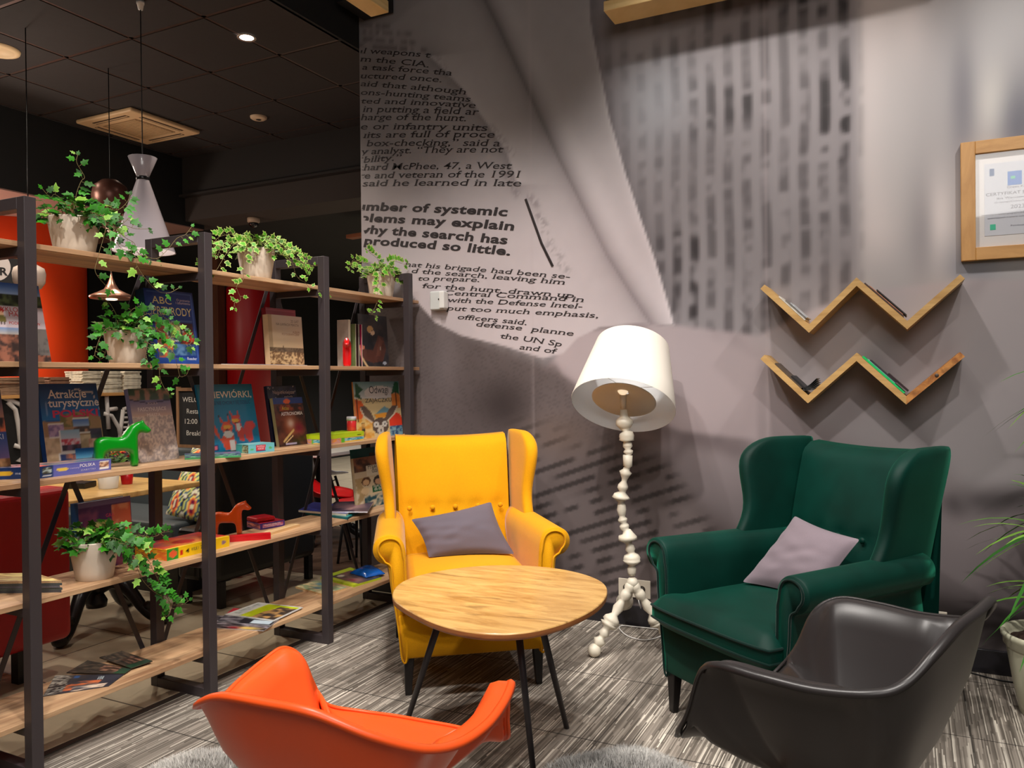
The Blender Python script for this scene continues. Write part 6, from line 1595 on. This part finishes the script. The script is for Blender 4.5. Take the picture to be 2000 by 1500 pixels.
book('beige book with drawn faces and a green label behind the yellow armchair', ((-2.73, 3.5319, 0.5794), (-2.73, 3.8763, 0.5794), 0.286), .02, 6,
     [('bg', (216, 196, 160)), ('noise', .0, .72, 1, 1, (70, 46, 34), (150, 96, 60), 6, 4), ('noise', .0, .0, .3, .6, (190, 160, 110), (230, 214, 180), 8, 5), ('rect', .32, .62, .9, .82, (226, 214, 186)), ('ell', .28, .52, .12, .09, (100, 66, 40)), ('ell', .28, .50, .09, .06, (216, 176, 130)), ('ell', .62, .50, .14, .1, (60, 50, 40)), ('ell', .62, .48, .10, .06, (206, 160, 120)), ('ell', .24, .34, .11, .07, (226, 196, 150)), ('rect', .42, .28, .82, .42, (24, 96, 56)), ('noise', .2, .0, .95, .25, (40, 80, 90), (206, 190, 160), 9, 6)],
     [('Prawdziwe', .36, .75, .5, (60, 50, 44)), ('dialogi', .46, .67, .3, (60, 50, 44)), ('ciepłe słowa', .46, .375, .32, (226, 220, 200)), ('dla dzieci', .48, .31, .28, (226, 220, 200))], (206, 190, 150))

# bottom shelf ---------------------------------------------------------
z = ZS[4]
DK = lambda s_: [('bg', (36, 34, 34)), ('noise', 0, 0, 1, 1, (24, 24, 26), (86, 72, 60), 9, s_), ('noise', .45, .3, .95, .9, (60, 40, 34), (190, 140, 116), 7, s_ + 3), ('grad', .82, 0, 1, 1, (16, 70, 44), (20, 50, 40))]
quadsheet('leaflet', 'black leaflet with orange and white print nearest the viewer on the bottom shelf', 'leaflet', [(-2.7596, 1.7643, 0.1873), (-2.6317, 1.9277, 0.1873), (-2.6819, 2.0317, 0.1873), (-2.9089, 1.9085, 0.1873)], z, .0035, [('bg', (40, 42, 56)), ('noise', 0, 0, .28, 1, (24, 24, 26), (190, 186, 176), 26, 2), ('noise', .28, .1, .75, .6, (214, 110, 60), (52, 54, 66), 6, 3), ('noise', .4, 0, .9, .3, (226, 200, 176), (60, 60, 70), 6, 7), ('rect', .3, .8, .36, .95, (30, 90, 160))], (70, 66, 70), [('VIA', .66, .62, .10, .25, (190, 206, 210))])
quadsheet('leaflet', 'dark leaflet with leafy food print in the middle of three on the bottom shelf', 'leaflet', [(-2.8897, 1.9405, 0.1873), (-2.6772, 2.0282, 0.1873), (-2.6963, 2.0718, 0.1873), (-2.9395, 2.0624, 0.1873)], z + .0040, .003, DK(5), (70, 60, 50))
quadsheet('leaflet', 'dark leaflet with green edge farthest of three on the bottom shelf', 'leaflet', [(-2.9176, 2.098, 0.1873), (-2.6963, 2.0718, 0.1873), (-2.6866, 2.1613, 0.1873), (-2.9038, 2.1894, 0.1873)], z + .0075, .003, DK(11), (70, 60, 50))
quadsheet('magazine', 'dark magazine with yellow and red print undermost of the pile on the bottom shelf', 'magazine', [(-2.8533, 2.5816, 0.1873), (-2.5779, 2.6525, 0.1873), (-2.6278, 2.8021, 0.1873), (-2.9492, 2.7334, 0.1873)], z, .003, [('bg', (60, 52, 60)), ('noise', 0, 0, 1, 1, (40, 34, 40), (150, 140, 150), 9, 3), ('glow', .7, .12, .2, .12, (226, 190, 90)), ('glow', .45, .1, .1, .1, (150, 30, 40))], (180, 176, 176))
quadsheet('magazine', 'magazine with a red strip in the middle of the pile on the bottom shelf', 'magazine', [(-2.868, 2.6577, 0.1873), (-2.5985, 2.7151, 0.1873), (-2.6631, 2.8915, 0.1873), (-2.9614, 2.8473, 0.1873)], z + .0034, .003, [('bg', (40, 38, 46)), ('noise', 0, 0, .4, 1, (150, 146, 156), (70, 66, 76), 9, 3), ('rect', 0, .55, .25, 1, (180, 36, 54)), ('rect', .6, .05, .95, .3, (190, 206, 216))], (190, 186, 186))
quadsheet('magazine', 'white bordered magazine with a lime green landscape topmost of the pile on the bottom shelf', 'magazine', [(-2.9093, 2.7428, 0.1873), (-2.6217, 2.7624, 0.1873), (-2.6493, 2.99, 0.1873), (-2.9162, 2.9645, 0.1873)], z + .0068, .003, [('bg', (206, 206, 204)), ('noise', .05, .0, 0.0, 0.0, (0, 0, 0), (0, 0, 0), 5, 1), ('rect', .28, .05, .97, .95, (196, 212, 30)), ('glow', .40, .6, .10, .25, (220, 216, 30)), ('noise', .50, .05, .97, .85, (60, 50, 46), (196, 150, 90), 9, 4), ('poly', [(.28, .95), (.62, .95), (.55, .6), (.45, .35), (.42, .05), (.28, .05)], (200, 214, 24)), ('noise', .06, .15, .20, .9, (150, 160, 156), (206, 206, 204), 22, 6)], (216, 214, 210))
quadsheet('book', 'pale colouring book with red and blue drawings on the bottom shelf beside the third post', 'book', [(-2.954, 3.276, 0.1873), (-2.7153, 3.2196, 0.1873), (-2.6862, 3.3747, 0.1873), (-2.9319, 3.4268, 0.1873)], z, .010, [('bg', (206, 190, 140)), ('noise', 0, 0, 1, 1, (150, 170, 130), (226, 206, 160), 7, 3), ('glow', .3, .75, .12, .14, (90, 150, 180)), ('glow', .55, .85, .1, .1, (206, 80, 80)), ('glow', .5, .35, .12, .12, (100, 150, 170)), ('glow', .72, .5, .08, .1, (190, 100, 60))], (216, 180, 130))
quadsheet('magazine', 'lime green and dark childrens magazine on the bottom shelf near the yellow armchair', 'magazine', [(-2.9612, 3.4871, 0.1873), (-2.6799, 3.423, 0.1873), (-2.6479, 3.6282, 0.1873), (-2.9521, 3.7393, 0.1873)], z, .012, [('bg', (70, 66, 60)), ('noise', .2, .2, 1, 1, (60, 60, 56), (110, 80, 76), 7, 3), ('rect', 0, 0, .16, 1, (176, 206, 30)), ('rect', 0, 0, 1, .14, (196, 214, 40)), ('rect', 0, .86, .8, 1, (180, 210, 30)), ('ell', .3, .35, .07, .1, (216, 210, 190)), ('glow', .7, .35, .2, .2, (200, 140, 130)), ('glow', .7, .3, .08, .06, (150, 30, 60))], (180, 200, 40))
g = MB()
P4 = [(-2.8461, 3.6229, 0.2), (-2.7138, 3.5806, 0.2), (-2.6784, 3.6852, 0.2), (-2.845, 3.7842, 0.2)]
c0 = np.mean(P4, 0)
NN = 14; V = []
for j in range(NN):
    for i in range(NN):
        u, v = i / (NN - 1), j / (NN - 1)
        q = (np.array(P4[0]) * (1 - u) * (1 - v) + np.array(P4[1]) * u * (1 - v) + np.array(P4[2]) * u * v + np.array(P4[3]) * (1 - u) * v) - c0
        h_ = .028 * (math.sin(PI * u) * math.sin(PI * v)) ** .5 + .008 * float(vnoise(np.array([u * 6]), np.array([v * 6]), 3)[0])
        V.append((q[0] * 1.15, q[1] * 1.15, h_ + .001))
V += [(x, y, .0) for x, y, _ in V]
F = [(j * NN + i, j * NN + i + 1, (j + 1) * NN + i + 1, (j + 1) * NN + i) for j in range(NN - 1) for i in range(NN - 1)]
n2 = NN * NN
F2 = [tuple(n2 + k for k in f[::-1]) for f in F]
per = [i for i in range(NN)] + [j * NN + NN - 1 for j in range(1, NN)] + [(NN - 1) * NN + i for i in range(NN - 2, -1, -1)] + [j * NN for j in range(NN - 2, 0, -1)]
F3 = [(per[k], n2 + per[k], n2 + per[(k + 1) % len(per)], per[(k + 1) % len(per)]) for k in range(len(per))]
g.add(V, F + F2 + F3, 0, True)
tag(g.build('plastic_pouch', plain('blue_translucent_plastic', (20, 96, 190), .15, coat=.6, noise=.25, nscale=40), loc=(float(c0[0]), float(c0[1]), z + .0135)), 'shiny blue plastic pouch on the lime magazine on the bottom shelf', 'pouch')

print('cafe')
REDW = plain('orange_red_column_paint', (255, 78, 22), 0.42, coat=.1)
REDD = plain('deep_red_column_paint', (170, 8, 14), 0.45)
c1 = (-7.317, 4.5022, 1.9994)
g = MB(); g.lathe([(.56, 0), (.56, 2.729)], 64, Matrix.Translation((c1[0], c1[1], 0)), 0, True, True)
tag(g.build('round_column', REDW), 'thick orange red round column lit from above behind the nearest shelf bay', 'column')
c2 = (-6.6187, 6.6414, 1.8392)
g = MB(); g.lathe([(.245, 0), (.245, 2.30), (.235, 2.34), (.001, 2.34)], 48, Matrix.Translation((c2[0], c2[1], 0)), 0, True, True)
tag(g.build('round_column', REDD), 'dark red round column behind the beige and red books', 'column')
c3 = (-6.7602, 6.3465, 1.8305)
g = MB(); g.box(c3[0] - .22, c3[0] + .04, c3[1] - .05, c3[1] + .05, 0, 2.84); tag(g.build('wood_panel', wood('brown_wall_panel', (98, 56, 34), (70, 38, 24), (20, 20, 2), .5)), 'brown wooden wall panel beside the dark red column', 'panel')

# magazine ledge on the black wall
lt = bcn
g = MB(); g.box(-6.30, -5.96, 1.0, 4.93, 1.188, 1.213); g.build('counter_top', wood('honey_ledge', (226, 170, 104), (190, 132, 72), (20, 2, 20), .45), lt, bevel=.002)
proto = MB(); proto.box(-.11, .11, -.084, .084, 0, .0118)
stacks = [(3.10, (206, 170, 128), 11, 'tan'), (3.30, (206, 170, 128), 11, 'tan'), (3.60, (150, 118, 92), 11, 'brown'), (3.79, (158, 122, 96), 11, 'brown'), (3.99, (142, 104, 80), 11, 'brown'), (4.26, (226, 214, 190), 15, 'cream'), (4.45, (232, 222, 200), 15, 'cream'), (4.64, (236, 226, 204), 15, 'cream')]
where = ['at the left picture edge', 'behind the nearest shelf post', 'above the left of the travel guide', 'above the middle of the travel guide', 'above the right of the travel guide', 'right of the brace, first', 'right of the brace, second', 'at the far right end']
for si, (yy, c_, n_, nm) in enumerate(stacks):
    m_ = plain('stack_print_' + str(si), c_, .7, noise=.35, nscale=26)
    src = None
    for k in range(n_):
        if src is None:
            src = proto.build('magazine', m_, bevel=.002, bseg=1); o_ = src
            tag(o_, nm + ' magazine in the counter stack ' + where[si], 'magazine', nm + ' magazine stack ' + where[si])
        else:
            o_ = src.copy(); COL.objects.link(o_)
        o_.location = (-6.08 + random.uniform(-.006, .006), yy + random.uniform(-.006, .006), 1.2142 + k * .0120)
        o_.rotation_euler = (0, 0, random.uniform(-.05, .05))

# grey banquette with patterned pillow and chalk sign
bq = thing('banquette', 'low dark grey upholstered bench seat behind the patterned pillow', 'bench', (-4.6, 3.65, 0))
GREY = plain('dark_grey_leatherette', (70, 76, 78), .5, bumpy=.1, nscale=120)
g = MB(); g.box(-.75, .66, -.32, .18, .30, .45); g.build('seat', GREY, bq, bevel=.02, bseg=3)
g = MB(); g.box(-.75, .66, .19, .34, .12, .845); g.build('backrest', GREY, bq, bevel=.02, bseg=3)
g = MB(); g.box(-.72, .62, -.26, .16, 0.0, .29); g.build('plinth', plain('black_plinth', (18, 18, 18), .5), bq)
# pillow with wavy ogee pattern
N = 34; g = MB(); U, V = np.meshgrid(np.linspace(0, 1, N), np.linspace(0, 1, N))
ph = U * 3.2 + .5 * (np.floor(V * 3) % 2); fx = np.abs(ph - np.floor(ph) - .5) * 2; fy = np.abs(V * 3 - np.floor(V * 3) - .5) * 2
dd = fx + .55 * np.cos(PI * (V * 3 - np.floor(V * 3) - .5)) * -1 + .6
pal = np.array([(230, 226, 190), (120, 20, 60), (236, 110, 60), (240, 214, 120), (30, 90, 130), (206, 214, 120), (40, 30, 60), (226, 220, 200)], float)
ci = (np.floor(dd * 6.2).astype(int)) % len(pal)
colp = s2l(pal[ci])
for side in (1, -1):
    Q = []
    for j in range(N):
        for i in range(N):
            u, v = U[j, i], V[j, i]; h_ = .075 * (math.sin(PI * u) * math.sin(PI * v) + 1e-9) ** .42
            Q.append(((u - .5) * .46, -h_ * side, (v) * .44))
    F = [(j * N + i, j * N + i + 1, (j + 1) * N + i + 1, (j + 1) * N + i) for j in range(N - 1) for i in range(N - 1)]
    if side < 0: F = [f[::-1] for f in F]
    g.add(Q, F, 0, True, [tuple(c) for c in colp.reshape(-1, 3)])
pp_ = (-3.8956, 3.4263, 0.455)
tag(g.build('throw_pillow', vcol('ogee_print', .8, .2), loc=(pp_[0], pp_[1] + .02, .452), rot=(math.radians(-24), math.radians(8), math.radians(6))), 'brightly patterned multicolour pillow with an ogee print on the grey bench', 'pillow')

sg = thing('chalkboard_sign', 'black chalkboard sign with white handwriting in a wooden frame above the grey bench', 'sign', (-4.42, 3.90, .8455))
la = .06
for x0, x1, z0, z1 in ((-.14, -.118, 0, .42), (.24, .262, 0, .42), (-.118, .24, .39, .412), (-.118, .24, 0.0, .02)):
    g = MB(); g.box(x0, x1, -.012, .012, z0, z1); g.build('frame_rail', wood('sign_frame', (150, 110, 76), (110, 78, 50), (20, 20, 3), .5), sg)
g = MB(); g.box(-.118, .24, -.004, .006, .02, .39, 0)
for body, xx, zz, ww in (('WELCOME', -.085, .315, .26), ('Restauracja', -.045, .235, .24), ('12:00', -.065, .165, .12), ('Breakfast', -.05, .085, .20)):
    text_on(g, body, (xx, -.0046, zz), (1, 0, 0), (0, 0, 1), width=ww, height=.034, mat=1, nrm=(0, -1, 0))
g.build('board', [plain('chalkboard', (26, 24, 24), .8, noise=.2, nscale=12), plain('chalk', (216, 210, 200), .9)], sg)

# black sofa seen from behind
sf = thing('sofa', 'black leather sofa with its back turned to the bookshelf', 'sofa', (-3.5, 3.67, 0))
g = MB(); g.box(-.16, 0, -.42, .42, .15, .88); g.build('backrest', BLACKLEATHER, sf, bevel=.045, bseg=5)
g = MB(); g.box(-.34, -.165, -.41, .41, .15, .45); g.build('seat', BLACKLEATHER, sf, bevel=.03, bseg=3)
for x in (-.04, -.31):
    for y in (-.36, .38):
        g = MB(); g.box(x - .02, x + .02, y - .02, y + .02, 0, .155); g.build('leg', BLACKMETAL, sf)
# red sofa
rs = thing('sofa', 'red leather seat back at the left picture edge with black legs', 'sofa', (-3.42, 1.72, 0))
g = MB(); g.box(-.16, 0, -.56, .615, .14, .83); g.build('backrest', REDLEATHER, rs, bevel=.035, bseg=5)
g = MB(); g.box(-.62, -.165, -.54, .55, .14, .45); g.build('seat', REDLEATHER, rs, bevel=.03, bseg=3)
for x in (-.05, -.56):
    for y in (-.48, .40):
        g = MB(); g.box(x - .025, x + .025, y - .025, y + .025, 0, .145); g.build('leg', BLACKMETAL, rs)

TWOOD = wood('honey_oak_cafe_table', (232, 190, 120), (206, 156, 88), (2.2, 20, 20), .35, .2, .2)
def cast_table(label, cx, cy, hx, hy, topmat, edgemat, topth=.03, group=None):
    t = thing('cafe_table', label, 'table', (cx, cy, 0), 0, group)
    g = MB(); g.box(-hx, hx, -hy, hy, .74 - topth, .74); g.build('tabletop', topmat, t, bevel=.006, bseg=3)
    g = MB(); g.lathe([(.05, .10), (.055, .13), (.035, .17), (.028, .24), (.034, .30), (.045, .34), (.034, .38), (.026, .48), (.03, .58), (.05, .66), (.12, .69), (.14, .709)], 24); g.build('pedestal', CASTIRON, t)
    for k in range(4):
        a = math.radians(28 + 90 * k); g = MB()
        P_ = catmull([(0, 0, .20), (.09, 0, .235), (.17, 0, .19), (.25, 0, .085), (.31, 0, .042), (.355, 0, .035)], 5, False)
        R2 = np.interp(np.linspace(0, 1, len(P_)), [0, .25, .6, .8, 1], [.045, .040, .028, .030, .034])
        g.tube([(x * math.cos(a), x * math.sin(a), z_) for x, y, z_ in P_], list(R2), 10)
        g.ball((.36 * math.cos(a), .36 * math.sin(a), .034), .034, 0, 8, (1.2, 1.2, .95))
        g.ball((.27 * math.cos(a), .27 * math.sin(a), .10), .026, 0, 6)
        g.build('leg', CASTIRON, t)
    return t
cast_table('cafe table with honey oak top and ornate cast iron foot behind the ivy', -3.91, 2.80, .34, .40, TWOOD, TWOOD)
def pot(label, loc, r, h, c_, leafc, flower):
    t = thing('potted_plant', label, 'potted plant', loc)
    g = MB(); g.lathe([(r * .8, 0), (r, h), (r * .93, h), (r * .88, h * .85), (.001, h * .84)], 32, None, 0, True, False); g.build('plant_pot', plain('pot_' + label[:5], c_, .35), t)
    g = MB(); rnd = random.Random(len(label))
    for k in range(46):
        a = rnd.random() * 2 * PI; rr_ = r * 1.1 * math.sqrt(rnd.random()); hh_ = h + .01 + rnd.random() * .09
        col_ = flower if hh_ > h + .065 and flower else leafc
        c3_ = s2l(np.array(col_) * rnd.uniform(.7, 1.15))
        leaf(g, Vector((rr_ * math.cos(a), rr_ * math.sin(a), hh_)), (math.cos(a), math.sin(a), rnd.uniform(-.2, .5)), (.4, -.3, .8), .042, np.clip(c3_, 0, 1), np.clip(c3_, 0, 1))
    g.tube([(0, 0, h * .8), (0, 0, h + .07)], .006, 6, 0, col=tuple(s2l((60, 80, 30))))
    g.build('foliage', IVYG, t)
pot('white pot of orange flowers on the honey oak cafe table', (-3.8062, 2.8045, 0.741), .058, .115, (222, 216, 204), (90, 130, 50), (236, 116, 40))
pot('small red pot of flowers on the honey oak cafe table', (-3.8616, 2.958, 0.741), .035, .085, (196, 16, 26), (50, 100, 40), (190, 30, 40))
g = MB(); k_ = (-3.9674, 2.7598, 0.741); g.box(-.055, .055, -.055, .055, 0, .03); tag(g.build('napkin_tray', plain('black_tray', (20, 20, 20), .4), loc=k_, rot=(0, 0, .4), bevel=.004), 'square black tray on the honey oak cafe table', 'tray')

# far tables and shell chairs
cast_table('far cafe table with white top and reddish edge behind the fourth post', -4.35, 5.12, .36, .40, plain('white_laminate', (216, 212, 206), .3), None, .03)
g = MB(); 
def far_chair(label, loc, rot, col_):
    t = thing('cafe_chair', label, 'chair', loc, rot)
    rim = [(0, .23, .84), (.12, .22, .82), (.20, .19, .74), (.225, .12, .60), (.23, .02, .50), (.23, -.12, .475), (.20, -.21, .455), (.10, -.235, .445), (0, -.235, .445)]
    full = rim + [(-x, y, z_) for x, y, z_ in rim[1:-1]][::-1]
    R_ = catmull(full, 5); n = len(R_); rings = []
    for T in (.15, .4, .65, .85, 1.0):
        rings.append([(x * T ** .8, y * T ** .8, .44 + (z_ - .44) * T ** 2.2) for x, y, z_ in R_])
    m = MB(); m.add([(0, 0, .44)] + list(map(tuple, rings[0])), [(0, 1 + k, 1 + (k + 1) % n) for k in range(n)], 0, True); m.loft(rings, 0, True, False)
    m.build('shell', plain('shell_' + label[:8], col_, .35), t, solid=.008)
    for sx in (-1, 1):
        for sy in (-1, 1):
            l = MB(); l.tube([(sx * .12, sy * .12, .43), (sx * .21, sy * .21, 0)], [.012, .009], 8); l.build('leg', BLACKMETAL, t)
        l = MB(); l.tube([(sx * .13, -.13, .40), (-sx * .16, .17, .22)], .005, 6); l.tube([(sx * .13, .13, .40), (-sx * .16, -.17, .22)], .005, 6); l.build('strut', BLACKMETAL, t)
    return t
far_chair('red shell chair with black wire legs seen left of the third post', (-3.9117, 4.6336, 0.6836)[:2] + (0,), 2.2, (214, 10, 20))
stl = thing('stool', 'low red upholstered stool beside the far table, right of the third post', 'stool', (-3.5237, 4.5649, 0.45)[:2] + (0,))
g = MB(); g.lathe([(.001, .36), (.15, .36), (.165, .375), (.165, .425), (.14, .45), (.001, .455)], 32, None, 0, True, False); g.build('seat', plain('red_stool_cover', (206, 16, 26), .5), stl)
for k in range(4):
    l = MB(); a_ = PI / 4 + k * PI / 2; l.tube([(.10 * math.cos(a_), .10 * math.sin(a_), .365), (.15 * math.cos(a_), .15 * math.sin(a_), 0)], [.012, .009], 8); l.build('leg', BLACKMETAL, stl)
far_chair('white shell chair with rounded back behind the third post', (-4.8218, 5.6325, 0.8032)[:2] + (0,), 3.0, (206, 206, 222))
far_chair('coral shell chair far behind the squirrel book', (-5.5053, 5.7365, 0.7316)[:2] + (0,), 2.9, (236, 96, 76))

# ---- pendants
def cord(mb, p, top): mb.tube([p, (p[0], p[1], top)], .0028, 6)
pd = thing('pendant_lamp', 'large pale grey diabolo pendant lamp with a black waist ring', 'pendant lamp', (-3.688, 2.948, 2.0))
GL = plain('pale_grey_lacquer', (176, 166, 172), .22, coat=.5)
g = MB(); g.lathe([(.160, 0.0), (.158, .004), (.032, .385)], 56, None, 0, True, False); g.build('lower_shade', GL, pd)
g = MB(); g.lathe([(.155, .002), (.03, .38)], 56, None, 0, True, False); g.build('shade_lining', plain('white_lining', (238, 236, 240), .5), pd)
g = MB(); g.lathe([(.031, .385), (.034, .388), (.034, .402), (.031, .405)], 40, None, 0, True, True); g.build('waist_ring', plain('black_ring', (20, 16, 18), .3), pd)
g = MB(); g.lathe([(.031, .405), (.073, .507), (.072, .508), (.001, .470)], 56, None, 0, True, False); g.build('upper_shade', GL, pd)
g = MB(); g.ball((0, 0, .09), .04, 0, 10); g.build('light_bulb', plain('warm_bulb', (255, 240, 230), .3, emit=(255, 236, 224), es=9), pd)
g = MB(); g.tube([(0, 0, .47), (0, 0, 1.345)], .0028, 6); g.build('cord', plain('black_cord', (14, 14, 14), .5), pd)
g = MB(); g.lathe([(.02, 1.33), (.022, 1.35), (.012, 1.30)], 16); g.build('ceiling_hook', WHITEP, pd)
a = (-4.6673, 3.4809, 1.8587)
COP = plain('brushed_copper', (206, 150, 126), .32, .85)
pd = thing('pendant_lamp', 'small copper witch-hat pendant lamp with a flat brim above the second ivy', 'pendant lamp', a)
g = MB(); g.lathe([(.128, -.012), (.134, .0), (.130, .008), (.085, .028), (.045, .050), (.025, .085), (.010, .125), (.004, .155)], 48, None, 0, True, True); g.build('lamp_shade', COP, pd)
g = MB(); g.lathe([(.035, -.016), (.028, -.020), (.001, -.022)], 24); g.build('light_bulb', plain('warm_bulb2', (255, 230, 200), .3, emit=(255, 216, 170), es=12), pd)
g = MB(); g.tube([(0, 0, .15), (0, 0, .455)], .0035, 6); g.build('stem', plain('beige_stem', (190, 176, 160), .5), pd)
g = MB(); g.lathe([(.004, .40), (.012, .415), (.030, .452), (.036, .470), (.030, .474)], 32, None, 0, True, True); g.build('glass_bulb', plain('milk_glass', (222, 196, 170), .3), pd)
g = MB(); g.lathe([(.036, .462), (.070, .55), (.104, .60), (.112, .66), (.10, .72), (.05, .76), (.006, .77)], 40, None, 0, True, True); g.build('upper_shade', plain('brown_copper', (110, 70, 58), .35, .5), pd)
g = MB(); g.tube([(0, 0, .76), (0, 0, 3.35 - a[2])], .003, 6); g.build('cord', plain('black_cord2', (14, 14, 14), .5), pd)
a = (-4.5542, 2.8667, 1.9029)
pd = thing('pendant_lamp', 'white milk glass pendant lamp partly hidden by the nearest shelf post', 'pendant lamp', a)
g = MB(); g.lathe([(.03, -.06), (.06, -.055), (.082, -.02), (.086, .03), (.078, .062), (.03, .09), (.020, .13), (.018, .19), (.001, .192)], 40); g.build('lamp_shade', plain('milk_glass_shade', (226, 206, 192), .3, coat=.3), pd)
g = MB(); g.tube([(0, 0, .19), (0, 0, 3.35 - a[2])], .003, 6); g.build('cord', plain('black_cord3', (14, 14, 14), .5), pd)
# black sign with white chef hat and letter
a = (-4.8909, 2.8661, 1.9706)
sgn = thing('hanging_sign', 'black sign with a white letter R cut off by the left picture edge', 'sign', a, (0, 0, math.radians(62)))
g = MB(); g.box(-.16, .16, -.006, .006, -.12, .14, 0); g.lathe([(.075, .0), (.001, .001)], 32, Matrix.Translation((.01, -.0066, .03)) @ Matrix.Diagonal((1.0, 1, 1.15, 1)) @ Matrix.Rotation(PI / 2, 4, 'X'), 1, False, True)
text_on(g, 'R', (.03, -.0085, -.02), (1, 0, 0), (0, 0, 1), width=.04, height=.045, mat=0, nrm=(0, -1, 0), bold=.03)
g.build('board', [plain('black_sign', (18, 14, 14), .5), plain('white_print', (226, 216, 212), .5)], sgn)
g = MB(); g.tube([(0, 0, .14), (0, 0, 3.35 - a[2])], .003, 6); g.build('cord', BLACKMETAL, sgn)

# ---- ceiling fittings
ac = thing('air_conditioner', 'square beige ceiling cassette air conditioner in the dark ceiling', 'air conditioner', (-5.48, 4.355, 3.348))
CR = plain('beige_cassette_plastic', (236, 196, 150), .45)
g = MB(); g.box(-.315, .315, -.325, .325, -.032, 0); g.build('fascia', CR, ac, bevel=.012, bseg=3)
for x0, x1, y0, y1 in ((-.19, .19, -.275, -.235), (-.19, .19, .235, .275), (-.275, -.235, -.19, .19), (.235, .275, -.19, .19)):
    g = MB(); g.box(x0, x1, y0, y1, -.034, -.0325); o_ = g.build('air_slot', plain('dark_slot', (74, 54, 40), .6), ac)
    g = MB()
    if x1 - x0 > y1 - y0: g.box(x0, x1, (y0 + y1) / 2 - .005, (y0 + y1) / 2 + .005, -.037, -.0342)
    else: g.box((x0 + x1) / 2 - .005, (x0 + x1) / 2 + .005, y0, y1, -.037, -.0342)
    g.build('louvre', CR, o_)
g = MB(); g.box(-.185, .185, -.185, .185, -.036, -.0325)
for k in range(14): g.box(-.17, .17, -.17 + k * .0255, -.158 + k * .0255, -.0385, -.036, 1)
g.build('grille', [plain('tan_grille', (176, 142, 104), .55), plain('grille_bars', (206, 168, 124), .5)], ac)
dl = thing('downlight', 'small round recessed ceiling spotlight glowing in the dark ceiling', 'ceiling light', (-3.53, 3.555, 3.349))
g = MB(); g.lathe([(.040, -.002), (.052, -.006), (.056, -.004), (.056, 0)], 36, None, 0, True, False); g.build('trim_ring', plain('nickel_ring', (206, 190, 176), .3, .6), dl)
g = MB(); g.lathe([(.040, -.002), (.001, -.003)], 28, None, 0, True, True); g.build('lamp_disc', plain('spot_disc', (255, 250, 244), .4, emit=(255, 246, 238), es=30), dl)
sd = thing('smoke_detector', 'small round pale disc detector on the dark ceiling', 'smoke detector', (-4.514, 4.66, 3.349))
g = MB(); g.lathe([(.001, -.022), (.05, -.020), (.062, -.012), (.064, 0)], 32, None, 0, True, False); g.build('body', plain('cream_detector', (236, 202, 168), .5), sd)
g = MB(); g.lathe([(.02, -.0235), (.001, -.024)], 16); g.build('sensor', plain('dark_sensor', (70, 50, 40), .5), sd)
rl = thing('ring_light', 'round cream ceiling speaker at the left picture edge', 'ceiling speaker', (-4.995, 2.97, 3.349))
g = MB(); g.lathe([(.001, -.010), (.085, -.010), (.09, -.018), (.118, -.012), (.122, 0)], 44, None, 0, True, False); g.build('body', plain('cream_speaker', (240, 206, 160), .5), rl)
a = (-5.3263, 5.42, 2.8431)
dc = thing('dome_camera', 'small dome security camera under the brown bulkhead', 'camera', (a[0], a[1], 2.779))
g = MB(); g.lathe([(.052, 0), (.055, -.004), (.055, -.035), (.045, -.045)], 28); g.build('housing', plain('cream_housing', (206, 176, 150), .5), dc)
g = MB(); g.lathe([(.044, -.045), (.040, -.065), (.025, -.082), (.001, -.088)], 24); g.build('dome', plain('smoked_dome', (30, 22, 20), .1, coat=.8), dc)
g = MB(); a = (-4.7107, 6.1509, 2.6787); g.bar((a[0] - .13, a[1] + .03, a[2]), (a[0] + .3, a[1] - .03, a[2]), .09, .035)
bmr = g.build('hanging_wooden_beam', wood('far_beam', (170, 100, 60), (130, 70, 40), (2, 20, 20), .5)); tag(bmr, 'short brown beam far back beside the left edge of the mural', 'beam')
g = MB(); g.tube([(a[0] + .05, a[1], a[2] + .018), (a[0] + .05, a[1], 2.86)], .003, 6); g.build('hanging_rod', BLACKMETAL, bmr)
